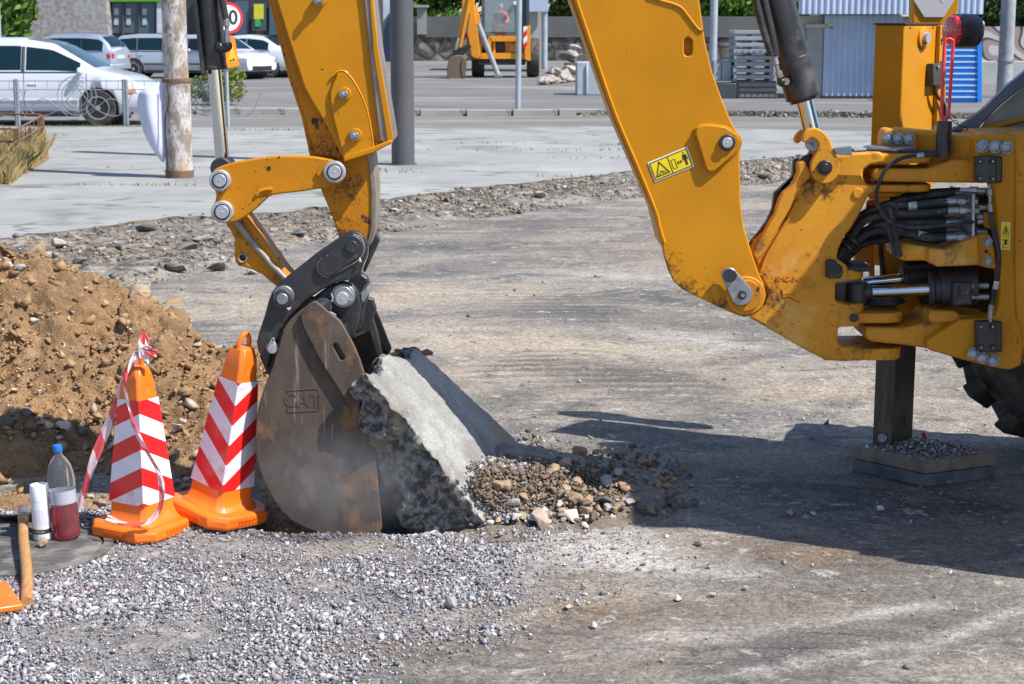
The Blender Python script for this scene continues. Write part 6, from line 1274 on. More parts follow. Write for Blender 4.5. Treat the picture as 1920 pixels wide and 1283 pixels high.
def build_car(label, style, paint, loc, rz, rim=rimm, group=None, rails=False):
    s = STY[style]; L, Wd = s['L'], s['W'] / 2; t = thing('parked_car', label, 'car', loc, rz, group)
    tx = [p[0] for p in s['top']]; tz = [p[1] for p in s['top']]; bx = [p[0] for p in s['belt']]; bz = [p[1] for p in s['belt']]
    def sm_(x, X, Z): return (interp(x - .06, X, Z) + interp(x, X, Z) * 2 + interp(x + .06, X, Z)) / 4
    def sec(x):
        e = (2 * x / L - 1); w = Wd * (1 - .16 * abs(e) ** 5); zt_ = sm_(x, tx, tz); zb_ = min(sm_(x, bx, bz), zt_ - .02); lo = .22 + .10 * abs(e) ** 6
        g_ = max(0, min(1, (zt_ - zb_ - .05) / .5)); wt = w * (.92 - .16 * g_)
        return [(w * .90, lo), (w * .985, lo + .10), (w, .55), (w * .995, .72), (w * .965, zb_ - .01), (w * .955, zb_ + .01), (wt + (w * .955 - wt) * .12, zb_ + (zt_ - zb_) * .80), (wt * .97, zb_ + (zt_ - zb_) * .93), (wt * .80, zt_), (0, zt_ + .012)]
    xs = np.linspace(0, L, 70); bm = bmesh.new(); rows = []
    for x in xs:
        q = sec(x); rows.append([bm.verts.new((x, y, z)) for y, z in q] + [bm.verts.new((x, -y, z)) for y, z in q[::-1][1:]])
    m = len(rows[0])
    for a, b_ in zip(rows, rows[1:]):
        for j in range(m): bm.faces.new((a[j], b_[j], b_[(j + 1) % m], a[(j + 1) % m]))
    bm.faces.new(rows[0]); bm.faces.new(rows[-1][::-1])
    body = link_bm('body', bm, paint, t, world=False, smooth=40)
    cut = MB()
    for ax in s['ax']: cut.cyl((ax, -Wd * 1.2, s['r']), (ax, Wd * 1.2, s['r']), s['r'] * 1.14, n=32)
    co_ = cut.build('cutter', trim); co_.parent = t
    md = body.modifiers.new('arches', 'BOOLEAN'); md.object = co_; md.operation = 'DIFFERENCE'; md.solver = 'EXACT'
    dg = bpy.context.evaluated_depsgraph_get(); dg.update(); me = bpy.data.meshes.new_from_object(body.evaluated_get(dg)); body.modifiers.clear(); body.data = me; bpy.data.objects.remove(co_)
    for ax in s['ax']: mb = MB(); mb.cyl((ax, -Wd * .72, s['r']), (ax, Wd * .72, s['r']), s['r'] * 1.12, n=28); mb.build('wheel_housing', trim, t, world=False)
    for ax in s['ax']:
        for sg in (1, -1):
            c = Vector((ax, sg * (Wd - .11), s['r'])); mb = MB(); mb.lathe([(s['r'] * .62, -.1), (s['r'] * .95, -.1), (s['r'], -.06), (s['r'], .06), (s['r'] * .95, .1), (s['r'] * .66, .1), (s['r'] * .62, .07)], c, (0, sg, 0), 32); wh = mb.build('wheel', tyrem, t, world=False)
            mb = MB(); mb.lathe([(s['r'] * .65, .085), (s['r'] * .6, .085), (s['r'] * .56, .03), (.02, .03)], c, (0, sg, 0), 28); mb.build('wheel_dish', trim, wh, world=False); mb = MB()
            for k in range(10): a = k * 2 * math.pi / 10; mb.box(c + Vector((math.cos(a) * s['r'] * .34, sg * .06, math.sin(a) * s['r'] * .34)), (s['r'] * .58, .04, .032), M=Matrix.Rotation(-a, 4, 'Y'))
            mb.cyl(c + Vector((0, sg * .03, 0)), c + Vector((0, sg * .09, 0)), .05, n=14); mb.lathe([(s['r'] * .66, .07), (s['r'] * .68, .10), (s['r'] * .60, .10), (s['r'] * .58, .07)], c, (0, sg, 0), 30); mb.build('rim', rim, wh, world=False)
    def side_pt(x, f_, sg, off=.006):
        q = sec(x); (y0, z0), (y1, z1) = q[5], q[6]; return Vector((x, sg * (y0 + (y1 - y0) * f_ + off), z0 + (z1 - z0) * f_))
    for sg in (1, -1):
        for (a, b_) in s['wins']:
            def xr(f_): return a, b_
            mb = MB(); n = 10; bot = []; tp_ = []
            ztop = lambda x: sm_(x, tx, tz)
            for i in range(n + 1):
                x = a + (b_ - a) * i / n; fl = max(.12, min(.97, (ztop(x) - sm_(x, bx, bz)) / .56)); 
                bot.append(side_pt(x, .08, sg)); tp_.append(side_pt(x, .97, sg))
            vs = bot + tp_; fs = [(i, i + 1, n + 2 + i, n + 1 + i) for i in range(n)]; mb.faces(vs, fs); o = mb.build('window', glass, t, world=False, smooth=0); q = o.modifiers.new('t', 'SOLIDIFY'); q.thickness = .004
        mb = MB(); a, b_ = s['wins'][0][0] - .05, s['wins'][-1][1] + .06
        mb.tube([side_pt(a + (b_ - a) * i / 12, 0, sg, .006) for i in range(13)], .012, 5); 
        for w1, w2 in zip(s['wins'], s['wins'][1:]): xm = (w1[1] + w2[0]) / 2; mb.tube([side_pt(xm, .05, sg, .003), side_pt(xm, .95, sg, .003)], .035, 5)
        mb.build('window_trim', trim, t, world=False)
        for w_ in s['wins'][-2:]:
            mb = MB(); x = w_[0] + .12; mb.box((x, sg * (Wd * .985), .80), (.18, .04, .035)); mb.build('door_handle', paint, t, world=False, bevel=.01)
        for w_ in s['wins'][-2:]:
            for x in (w_[0] - .04,) + ((w_[1] + .12,) if w_ is s['wins'][-1] else ()): mb = MB(); mb.tube([(x, sg * (sec(x)[1][0] + .001), .36), (x, sg * (sec(x)[2][0] + .001), .55), (x, sg * (sec(x)[3][0] + .001), .72), (x, sg * (sec(x)[4][0] + .001), sec(x)[4][1])], .006, 4, smooth=False); mb.build('door_gap', trim, t, world=False)
        mb = MB(); x = s['wins'][-1][1] + .02; p = side_pt(x, .1, sg, .12); mb.ball(p, .11, 2, (.6, .9, .75)); mb.build('mirror', paint, t, world=False)
        mb = MB(); mb.box((L / 2, sg * Wd * 1.0, .50), (1.9, .03, .045)); mb.build('side_strip', paint if style == 'mpv' else trim, t, world=False, bevel=.008)
        mb = MB(); mb.box((L * .5, sg * (Wd * .93), .23), (1.9, .10, .10)); mb.build('sill', trim, t, world=False, bevel=.02)
        e = sec(.05); mb = MB(); mb.box((.07, sg * Wd * .74, .80), (.16, Wd * .30, .17), rz=sg * -.35); mb.build('tail_light', redl, t, world=False, bevel=.03)
        mb = MB(); mb.box((L - .22, sg * Wd * .72, .68), (.26, Wd * .34, .14), rz=sg * -.45); mb.build('headlight', whl, t, world=False, bevel=.03)
        mb = MB(); mb.box((L - .36, sg * Wd * .925, .66), (.16, .05, .07), rz=sg * -.15); mb.build('indicator', orl, t, world=False, bevel=.015)
        if rails: mb = MB(); mb.tube([(.7, sg * Wd * .68, 1.54), (.8, sg * Wd * .69, 1.60), (2.3, sg * Wd * .69, 1.60), (2.4, sg * Wd * .68, 1.53)], .018, 6); mb.build('roof_rail', rimm, t, world=False)
    def cross(xa, xb, name, k0=.72):
        mb = MB(); n = 8; vs = []
        for i in range(n + 1):
            x = xa + (xb - xa) * i / n; q = sec(x)
            for yf in (-1, -.5, 0, .5, 1): vs.append((x, q[8][0] * yf * 1.0, q[8][1] + .008 + (.010 if abs(yf) < .6 else 0)))
        fs = [(i * 5 + j, i * 5 + j + 1, (i + 1) * 5 + j + 1, (i + 1) * 5 + j) for i in range(n) for j in range(4)]; mb.faces(vs, fs); mb.build(name, glass, t, world=False, smooth=60)
    T_ = s['top']
    if style in ('mpv', 'wagon'): cross(T_[4][0] + .12, T_[6][0] - .05, 'windscreen'); cross(.07, T_[2][0] - .03, 'rear_window')
    elif style == 'hatch': cross(T_[4][0] + .12, T_[6][0] - .05, 'windscreen'); cross(.07, T_[2][0] - .03, 'rear_window')
    else: cross(T_[5][0] + .1, T_[7][0] - .05, 'windscreen'); cross(T_[2][0] + .06, T_[3][0] + .05, 'rear_window')
    mb = MB(); mb.box((L - .03, 0, .38), (.08, Wd * 1.1, .16)); mb.build('grille', trim, t, world=False, bevel=.02)
    mb = MB(); mb.box((L + .0, 0, .50), (.03, .5, .11)); mb.build('number_plate', whl, t, world=False, bevel=.004)
    mb = MB(); mb.box((-.0, 0, .75), (.03, .5, .11)); mb.build('number_plate', whl, t, world=False, bevel=.004)
    mb = MB(); mb.box((.04, 0, .42), (.14, Wd * 1.75, .22)); mb.build('rear_bumper', paint, t, world=False, bevel=.05)
    mb = MB(); mb.box((L - .10, 0, .40), (.16, Wd * 1.6, .24)); mb.build('front_bumper', paint, t, world=False, bevel=.06)
    return t
def gp(px, py, z): return G(px, py, z)
# white people carrier on the road, facing right: nearest side at the fence
p = gp(184, 236.5, .012); x0 = p.x - 3.62
build_car('white people carrier parked on the road behind the ornamental fence', 'mpv', carw, (x0, p.y + .95, .012), 0, rimm)
p = gp(229, 149, .13); build_car('pale blue silver estate car with red tail lamp behind the white people carrier', 'wagon', carb, (p.x - .15, p.y + .6, .125), R(167), rails=True)
p = gp(245, 148, .13); build_car('silver estate car parked side on between the spotted pole and the pale blue estate', 'wagon', cars_, (p.x - .95, p.y + 1.6, .125), R(-3), group=None)
p = gp(505, 146, .13); build_car('white saloon car with its tail to the right, partly behind the boom stick', 'sedan', carw, (p.x + .95, p.y + .8, .125), R(168))
p = gp(480, 149, .13); build_car('low white car with its nose to the right in front of the white saloon', 'hatch', carw, (p.x - 3.05, p.y + 2.6, .125), R(-36))
# ================================================================== POLES, BAG, SIGN
concp, nt, b = newmat('peeling_concrete_post'); v = tc(nt, (1, 1, .5)); n1 = nz(nt, v, 7, 6, .65, .3); n2 = nz(nt, v, 26, 5, .65)
c = mix(nt, ramp(nt, n1, .44, .56), (.24, .20, .16), (.48, .455, .45)); c = mix(nt, ramp(nt, n2, .56, .64), c, (.28, .13, .06)); c = mix(nt, ramp(nt, nz(nt, v, 4, 5, .6), .56, .66), c, (.45, .30, .14)); c = mix(nt, ramp(nt, n2, .40, .34), c, (.13, .10, .09))
nt.links.new(c, b.inputs['Base Color']); b.inputs['Roughness'].default_value = .9; bump(nt, b, n2, .6, .02)
base = gp(337, 331, .1); Yp = base.y; up_ = P(337, -120, Yp).z
t = thing('utility_pole', 'round post with peeling white paint and rust that carries the hanging white sack', 'pole', (base.x, Yp, .09))
mb = MB(); mb.lathe([(.165, .02), (.165, P(0, 152, Yp).z - .09)], (base.x, Yp, .09), n=32); mb.lathe([(.148, P(0, 152, Yp).z - .09), (.135, 7.0)], (base.x, Yp, .09), n=32); mb.build('shaft', concp, t)
mb = MB(); z = P(0, 151, Yp).z; mb.lathe([(.150, -.03), (.178, -.02), (.178, .02), (.150, .03)], (base.x, Yp, z), n=32); rb_ = pm('rusty_band', (.22, .11, .06), (.12, .08, .06), vs=20, rough=.8); mb.build('steel_band', rb_, t); mb = MB(); mb.lathe([(.17, -.07), (.175, .09)], (base.x, Yp, .09), n=32); mb.build('base_band', rb_, t)
mb = MB(); mb.tube([(base.x - .09, Yp - .17, z), (base.x - .06, Yp - .20, z - .25), (base.x - .12, Yp - .18, z - .5), (base.x - .10, Yp - .18, z - 1.2), (base.x - .13, Yp - .16, z - 1.35)], .008, 6); mb.build('wire', grease, t)
sack = pm('white_sack_cloth', (.56, .58, .72), (.50, .52, .66), rough=.6, vs=4, bs=5, bd=.02, bst=.2)
so_ = sp2([(313, 145), (290, 158), (260, 172), (259, 190), (262, 215), (266, 240), (270, 258), (278, 274), (290, 290), (303, 304), (308, 300), (308, 280), (309, 262), (310, 235), (311, 200), (311, 170)], 4)
bm = bmesh.new(); pts = [P(x, y, Yp - .05) for x, y in so_]; cx = sum(p.x for p in pts) / len(pts); zs_ = [p.z for p in pts]
rows = []; nz_ = 40; z1_, z0_ = max(zs_), min(zs_)
for i in range(nz_ + 1):
    z = z1_ + (z0_ - z1_) * (i / nz_) * .995 - .003; xs_ = []
    for a, b_ in zip(pts, pts[1:] + pts[:1]):
        if (a.z - z) * (b_.z - z) <= 0 and a.z != b_.z: xs_.append(a.x + (b_.x - a.x) * (a.z - z) / (b_.z - z + 0))
    xl, xr_ = (min(xs_), max(xs_)); xl = P(float(np.interp(i / nz_, [0, .08, .18, .3, .5, .66, .8, .92, 1], [311, 290, 262, 258, 262, 269, 279, 291, 301])), 225, Yp - .05).x; xr_ = P(float(np.interp(i / nz_, [0, .1, .5, .9, 1], [313, 312, 310, 308.5, 305])), 225, Yp - .05).x; row = []; n = 28; th = min(.10, (xr_ - xl) * .32)
    for j in range(n):
        a = 2 * math.pi * j / n; x = (xl + xr_) / 2 + (xr_ - xl) / 2 * math.cos(a); y = Yp - .05 - th * math.sin(a) * (1 + .28 * math.sin(x * 22 + z * 3 + 1.2 * math.sin(z * 2)) ) ; row.append(bm.verts.new((x, y, z)))
    rows.append(row)
for a, b_ in zip(rows, rows[1:]):
    for j in range(28): bm.faces.new((a[j], a[(j + 1) % 28], b_[(j + 1) % 28], b_[j]))
bm.faces.new(rows[0]); bm.faces.new(rows[-1][::-1])
o = link_bm('hanging_sack', bm, sack, None, smooth=70, origin=(cx, Yp, z0_)); props(o, 'white cloth sack hanging on the left side of the peeling post', 'sack')
def pole(label, px, py, r_px, zb, mat, r_top=None, hh=8, lean=0, cat='pole', name='pole', base_z=.0):
    g = gp(px, py, zb); r = S(r_px, g.y); t = thing(name, label, cat, (g.x, g.y, zb - .01)); mb = MB()
    mb.cyl((g.x, g.y, zb - .02), (g.x + lean * hh, g.y, zb + hh), r, r if r_top is None else S(r_top, g.y), 32); mb.build('shaft', mat, t); return t, g, r
dkp = pm('dark_grey_post_paint', (.085, .083, .092), (.075, .072, .08), rough=.6, vs=2, bs=30, bst=.15, stain=(.06, .055, .055), ss=1.5)
t, g, r = pole('thick dark grey round post standing on the pavement between boom and stick', 756, 309, 21.5, .09, dkp, hh=7); mb = MB(); mb.lathe([(r * 1.25, 0), (r * 1.2, .012)], (g.x, g.y, .092), n=30); mb.build('base_ring', dkp, t)
galv = pm('galvanised_pole', (.42, .46, .50), (.34, .37, .41), rough=.5, metal=.3, vs=3, bs=20, bst=.1)
pole('thin leaning galvanised pole in front of the small digger', 971, 203, 5.2, .13, galv, lean=.012)
pole('slim galvanised pole just right of the boom, left of the stacked grey frames', 1336, 150, 7, .13, galv, lean=0)
t, g, r = pole('grey concrete lamp pole beside the graffiti wall at the right edge', 1882, 182, 14, .13, pm('mottled_lamp_pole', (.34, .35, .36), (.24, .25, .27), rough=.8, vs=3, stain=(.50, .44, .40), ss=5, bs=15), r_top=11)
mb = MB(); z = P(0, 115, g.y).z; mb.lathe([(r * .95, -.03), (r * 1.12, -.02), (r * 1.12, .03), (r * .9, .05)], (g.x, g.y, z), n=28); mb.build('joint_band', steel, t)
yp = pm('gas_pipe_yellow', (.72, .45, .04), (.6, .36, .04), rough=.6)
t, g, r = pole('yellow vertical gas pipe on the shop front at the upper left', 202, 75, 2.6, .13, yp, hh=6, cat='pipe', name='gas_pipe'); mb = MB(); c = P(206, 27, g.y - .1); mb.box(c, (.45, .2, .25)); mb.box(c + Vector((-.1, 0, .3)), (.15, .15, .4)); mb.build('valve', yp, t, bevel=.05)
pole('pale vertical post at the upper left picture corner', 3, 150, 4, .13, galv, hh=6)
# speed limit sign and the orange warning plate on one pole
gs = gp(428, 237, .1); t = thing('road_sign', 'round red rimmed speed limit sign with an orange warning plate below, behind the black cylinder', 'road sign', (gs.x, gs.y, .09))
mb = MB(); mb.cyl((gs.x, gs.y, .09), (gs.x, gs.y, 2.9), S(3.2, gs.y), n=16); mb.build('post', galv, t)
Ys = gs.y - .08; c = P(424, 34, Ys); rr = S(29, Ys); wht = pm('sign_white', (.78, .78, .80), rough=.4, bst=0); rds = pm('sign_red', (.62, .02, .03), rough=.4, bst=0); ors = pm('sign_orange', (.90, .22, .01), rough=.4, bst=0); bks = pm('sign_black', (.02, .02, .02), rough=.5, bst=0)
mb = MB(); mb.cyl(c, c + Vector((0, .02, 0)), rr, n=48); fc_ = mb.build('sign_face', rds, t)
mb = MB(); mb.cyl(c - Vector((0, .004, 0)), c, rr * .80, n=44); mb.build('white_field', wht, fc_)
link_bm('sign_number', text_bm('40', rr * 1.25, .003, Matrix.Translation(c - Vector((0, .008, 0))) @ FACE, .006), bks, fc_, smooth=0)
mb = MB(); q = [P(x, y, Ys) for x, y in [(416, 129), (446, 124), (436, 68), (421, 66)]]; mb.prism(q, (0, .02, 0)); op = mb.build('warning_plate', ors, t, bevel=.004)
mb = MB(); q = [P(x, y, Ys - .004) for x, y in [(421, 118), (441, 115), (431, 80)]]; mb.prism(q, (0, .003, 0)); mb.build('yellow_field', pm('sign_amber', (.92, .42, .02), rough=.4, bst=0), op, smooth=0)
mb = MB(); q = [P(x, y, Ys - .008) for x, y in [(424, 116), (427, 111), (430, 114), (433, 109), (438, 113)]]; mb.prism(q, (0, .003, 0)); mb.build('sign_symbol', bks, op, smooth=0); t.rotation_euler = (0, 0, R(33))
# ================================================================== FENCES
irn = pm('grey_fence_iron', (.26, .29, .33), (.2, .22, .25), rough=.6, metal=.2, bst=0)
Yf = gp(0, 235, .1).y
def fence_panel(px0, px1, circ_px, label, group):
    a = P(px0, 200, Yf).x; b_ = P(px1, 200, Yf).x; t = thing('ornamental_fence', label, 'fence', (a, Yf, .09), group=group); zt = P(0, 152, Yf).z
    for x in (a, b_ - .03): mb = MB(); mb.cyl((x, Yf, .09), (x, Yf, zt + .03), .032, n=12); mb.build('post', irn, t)
    mb = MB()
    for z in (zt, zt - .16): mb.tube([(a, Yf, z), (b_, Yf, z)], .009, 6)
    x = a + .12
    while x < b_: mb.tube([(x, Yf, zt), (x, Yf, zt - .16)], .006, 5); x += .22
    cx = P(circ_px, 0, Yf).x; cz = P(0, 180, Yf).z
    for r in (.36, .28, .20): mb.tube([(cx + r * math.cos(a_) , Yf, cz + r * math.sin(a_)) for a_ in np.linspace(0, 2 * math.pi, 28, endpoint=False)], .008, 5, closed=True, k=1)
    for dx in (-.07, -.035, 0, .035, .07): mb.tube([(cx + dx, Yf, cz - .36), (cx + dx, Yf, cz + .25)], .006, 5)
    for sg in (-1, 1):
        mb.tube([(cx + sg * 1.05, Yf, zt - .16), (cx + sg * .8, Yf, zt - .62), (cx + sg * .36, Yf, cz - .25), (cx - sg * .1, Yf, cz + .3)], .008, 5)
        mb.tube([(cx + sg * .2, Yf, cz - .36), (cx + sg * .65, Yf, cz - .05), (cx + sg * 1.05, Yf, cz - .42)], .008, 5)
    mb.build('ironwork', irn, t); return t
fence_panel(34, 236, 136, 'thin iron fence panel with ringed ornament in front of the white people carrier', None)
fence_panel(-170, 33, -66, 'thin iron fence panel running out of the picture on the left', None)
fence_panel(238, 430, 380, 'thin iron fence panel behind the peeling post and the chrome rod', None)
rst = pm('rusty_fence_iron', (.13, .075, .05), (.2, .1, .055), rough=.85, vs=12, bs=40)
t = thing('low_rusty_fence', 'low rusty iron garden fence round the dry grass at the left edge', 'fence', (gp(34, 303, .1).x, gp(34, 303, .1).y, .09))
pA, pB, pC = gp(80, 271, .1), gp(34, 304, .1), gp(-90, 300, .1)
htop = P(34, 243, pB.y).z
for q in (pA, pB): mb = MB(); mb.box((q.x, q.y, (htop + .09) / 2), (.07, .07, htop - .06)); mb.build('post', rst, t)
for q in (pA.lerp(pB, .5),): mb = MB(); mb.box((q.x, q.y, (htop + .09) / 2 - .05), (.04, .04, htop - .14)); mb.build('post', rst, t)
mb = MB()
for dz in (0, -.17): mb.tube([(pA.x, pA.y, htop + dz), (pB.x, pB.y, htop + dz), (pC.x, pC.y, htop + dz)], .016, 6, smooth=False)
for k in range(1, 12):
    q = pA.lerp(pB, k / 6) if k < 6 else pB.lerp(pC, (k - 6) / 6); mb.tube([(q.x, q.y, .12), (q.x, q.y, htop)], .009, 5)
mb.tube([(pA.x, pA.y, htop + .02), (pA.x - 1.4, pA.y + .2, htop + .05)], .016, 6); mb.build('rails', rst, t)
# ================================================================== GRASS AND WEEDS
def leafmat(name, c1, c2, c3=None):
    m, nt, b = newmat(name); g = nd(nt, 'ShaderNodeNewGeometry'); cr = nd(nt, 'ShaderNodeValToRGB'); e = cr.color_ramp.elements; e[0].color = (*c1, 1); e[1].color = (*c2, 1)
    if c3: x = e.new(.5); x.color = (*c3, 1)
    nt.links.new(g.outputs['Random Per Island'], cr.inputs[0]); nt.links.new(cr.outputs[0], b.inputs['Base Color']); b.inputs['Roughness'].default_value = .6
    tr = nd(nt, 'ShaderNodeBsdfTranslucent'); nt.links.new(cr.outputs[0], tr.inputs[0]); mx = nd(nt, 'ShaderNodeMixShader'); mx.inputs[0].default_value = .35; nt.links.new(b.outputs[0], mx.inputs[1]); nt.links.new(tr.outputs[0], mx.inputs[2]); nt.links.new(mx.outputs[0], nt.nodes['Material Output'].inputs[0]); return m
dryg = leafmat('dry_grass', (.42, .27, .12), (.55, .38, .2), (.22, .2, .06)); grn = leafmat('green_grass', (.10, .16, .03), (.2, .26, .05)); lf1 = leafmat('leaf_bright', (.05, .11, .015), (.16, .28, .04), (.09, .18, .025)); lf2 = leafmat('leaf_dark', (.018, .045, .012), (.06, .11, .02), (.035, .075, .016))
lf3 = leafmat('shrub_leaf', (.12, .2, .03), (.35, .17, .05), (.17, .27, .04))
def blades(name, pts, hmin, hmax, mat, w=.012):
    vs = []; fs = []
    for (x, y, z) in pts:
        h = rng.uniform(hmin, hmax); a = rng.uniform(0, 6.28); dx, dy = math.cos(a) * w, math.sin(a) * w; lx, ly = rng.normal(0, h * .35, 2); k = len(vs)
        vs += [(x - dx, y - dy, z), (x + dx, y + dy, z), (x + lx * .4 + dx * .6, y + ly * .4, z + h * .6), (x + lx, y + ly, z + h)]; fs += [(k, k + 1, k + 2), (k, k + 2, k + 3)]
    me = bpy.data.meshes.new(name); me.from_pydata(vs, [], fs); me.materials.append(mat); o = bpy.data.objects.new(name, me); COL.objects.link(o); return o
pts = []
while len(pts) < 9000:
    px = rng.uniform(-140, 100); py = rng.uniform(268, 345)
    if px > 95 - max(0, py - 285) * 1.25 or px > 35 + (py - 250) * .9 + 20: continue
    g = gp(px, py, .1); pts.append((g.x, g.y, .09))
props(blades('dry_grass', pts, .05, .32, dryg), 'dry straw coloured grass with some green behind the low rusty fence', 'grass', kind='stuff')
mb = MB(); q = [gp(x, y, .094) for x, y in [(-160, 345), (0, 342), (50, 325), (92, 298), (90, 280), (70, 270), (-160, 268)]]; mb.prism(q, (0, 0, .006)); props(mb.build('soil_bed', soilm), 'bare brown soil under the dry grass', 'soil', kind='stuff')
pts = []
for (px, py, n, sx, sy, hh) in [(1170, 271, 40, .15, .1, .25), (1260, 268, 8, .3, .1, .06), (735, 322, 25, .2, .08, .08), (700, 318, 25, .1, .05, .1), (165, 236, 60, .5, .08, .08), (205, 236, 60, .35, .08, .1), (100, 253, 50, .25, .1, .08), (300, 346, 60, .6, .05, .05), (520, 243, 50, .4, .1, .07), (545, 243, 40, .3, .1, .1), (1070, 281, 60, .8, .08, .04), (1140, 296, 30, .5, .06, .05), (390, 314, 40, .7, .05, .04), (1105, 330, 25, .5, .05, .03), (880, 268, 25, .6, .1, .05), (475, 243, 40, .5, .1, .08)]:
    g = gp(px, py, .1)
    for k in range(n): pts.append((g.x + rng.normal(0, sx), g.y + rng.normal(0, sy), .09))
props(blades('weeds', pts, .015, .055, grn, .008), 'small green weeds growing from the pavement joints', 'weeds', kind='stuff')
def leaf_cloud(bm_vs, fs, c, rad, n, size, shell=.55):
    for _ in range(n):
        d = Vector((rng.normal(), rng.normal(), rng.normal())).normalized(); r = shell + (1 - shell) * rng.random() ** .6
        p = Vector(c) + Vector((d.x * rad[0] * r, d.y * rad[1] * r, d.z * rad[2] * r)); a = Vector((rng.normal(), rng.normal(), rng.normal())).normalized(); b_ = a.orthogonal().normalized(); cc = a.cross(b_); s_ = size * rng.uniform(.6, 1.4); k = len(bm_vs)
        for u, v_ in ((-1, 0), (0, -.5), (1, 0), (0, .5)): bm_vs.append(tuple(p + b_ * u * s_ + cc * v_ * s_))
        fs.append((k, k + 1, k + 2, k + 3))
def plant(name, label, cat, x, y, z0, clumps, leaf, n, mat, trunk=None, group=None):
    t = thing(name, label, cat, (x, y, z0), group=group); vs, fs = [], []
    for (cx, cy, cz, r) in clumps: leaf_cloud(vs, fs, (x + cx, y + cy, z0 + cz), (r, r * .9, r * .8), int(n * r * r), leaf)
    me = bpy.data.meshes.new('crown'); me.from_pydata([tuple(Vector(q) - Vector((x, y, z0))) for q in vs], [], fs); me.materials.append(mat); o = bpy.data.objects.new('crown', me); COL.objects.link(o); o.parent = t
    if trunk:
        mb = MB(); mb.tube([(x, y, z0 - .1), (x + .1, y, z0 + trunk[0] * .5), (x, y, z0 + trunk[0])], (trunk[1], trunk[1] * .6), 8)
        for (cx, cy, cz, r) in clumps[:5]: mb.tube([(x, y, z0 + trunk[0] * .8), (x + cx * .5, y + cy * .5, z0 + (trunk[0] + cz) * .5), (x + cx, y + cy, z0 + cz)], (trunk[1] * .5, trunk[1] * .15), 6)
        mb.build('trunk', bark, t)
    return t
bark = pm('bark', (.10, .075, .055), (.06, .045, .035), rough=.95, vs=3, bs=10)
g = gp(405, 196, .13); plant('shrub', 'small green shrub with reddish tips behind the speed limit sign', 'shrub', g.x, g.y, .12, [(0, 0, .3, .4), (.35, 0, .35, .38), (-.35, 0, .4, .35), (.1, 0, .65, .35), (.5, 0, .7, .22), (-.15, 0, .9, .2)], .05, 2600, lf3, (.5, .02))
tr_ = random.Random(3)
def tree(px, Y, ztop, w, mat, label, kind='tree', n=260, leaf=.2, dens=9):
    x = P(px, 40, Y).x; cl = []
    for k in range(dens): cl.append((tr_.uniform(-w, w), tr_.uniform(-1, 1), tr_.uniform(1.6, ztop), tr_.uniform(.9, 1.6)))
    cl += [(tr_.uniform(-w, w), -.8, tr_.uniform(1.5, 3.2), tr_.uniform(.7, 1.1)) for _ in range(dens // 2)]
    return plant('tree', label, 'tree', x, Y, .1, cl, leaf, n, mat, (ztop * .6, .18))
tree(828, 100, 6, 2.2, lf1, 'bright green bushy tree above the stone wall left of the small digger'); tree(875, 104, 6.5, 2.0, lf2, 'dark green tree rising directly behind the small digger'); tree(1052, 99, 6, 2.6, lf2, 'dark tree above the rubble heap, left of the boom')
tree(1110, 101, 6, 2.2, lf2, 'dark tree whose crown meets the left edge of the boom'); tree(1345, 97, 6, 2.6, lf1, 'bright green tree just right of the boom top', n=300); tree(1400, 98, 6.5, 2.4, lf1, 'bright green tree beside the black boom cylinder', n=300)
tree(1480, 100, 6, 3.2, lf2, 'dark green tree behind the left end of the metal kiosk'); tree(1850, 92, 6, 2.2, lf1, 'green tree above the graffiti wall left of the lamp pole'); tree(1905, 90, 6, 2.4, lf2, 'dark green tree above the graffiti wall at the right picture edge'); tree(1960, 91, 6, 2.6, lf1, 'green tree just outside the right picture edge')
tree(8, 72, 3.2, .5, lf1, 'green bush at the left picture edge beside the panelled wall', n=400)
tree(770, 103, 6, 2.4, lf2, 'dark tree behind the thick dark grey post')
# ================================================================== FAR BUILDINGS AND WALLS
def wallbox(name, label, cat, px0, px1, Y, z0, z1, depth, mat):
    a, b_ = P(px0, 50, Y).x, P(px1, 50, Y).x; t = thing(name, label, cat, ((a + b_) / 2, Y, 0)); mb = MB(); mb.box(((a + b_) / 2, Y + depth / 2, (z0 + z1) / 2), (b_ - a, depth, z1 - z0)); mb.build('wall', mat, t); return t
stn, nt, b = newmat('stone_panel_wall'); v = tc(nt, rot=(R(90), 0, 0)); br_ = nd(nt, 'ShaderNodeTexBrick'); br_.inputs['Scale'].default_value = 1.0; br_.inputs['Brick Width'].default_value = .9; br_.inputs['Row Height'].default_value = .6; br_.inputs['Mortar Size'].default_value = .01
br_.inputs['Color1'].default_value = (.27, .26, .26, 1); br_.inputs['Color2'].default_value = (.20, .175, .15, 1); br_.inputs['Mortar'].default_value = (.12, .11, .11, 1); nt.links.new(v, br_.inputs[0])
nt.links.new(mix(nt, ramp(nt, nz(nt, tc(nt), 5, 6, .7), .4, .6), br_.outputs[0], (.36, .35, .35)), b.inputs['Base Color']); b.inputs['Roughness'].default_value = .9
t = wallbox('panelled_building', 'grey stone panelled building wall at the upper left', 'building', 9, 201, 76, 0, 8, 6, stn)
shopd = pm('shop_dark', (.035, .032, .035), (.05, .045, .045), rough=.5, vs=1, bst=0)
t = wallbox('shop_building', 'dark shop front with green fascia and posters behind the parked cars', 'building', 203, 700, 77, 0, 8, 6, shopd)
def panel(par, name, x0, y0, x1, y1, Y, mat, d=.05, label=None):
    mb = MB(); mb.prism([P(x0, y1, Y), P(x1, y1, Y), P(x1, y0, Y), P(x0, y0, Y)], (0, d, 0)); o = mb.build(name, mat, par, smooth=0)
    if label: o['label'] = label
    return o
flat_ = lambda n, c, r=.5: pm(n, c, rough=r, vs=3, bst=0)
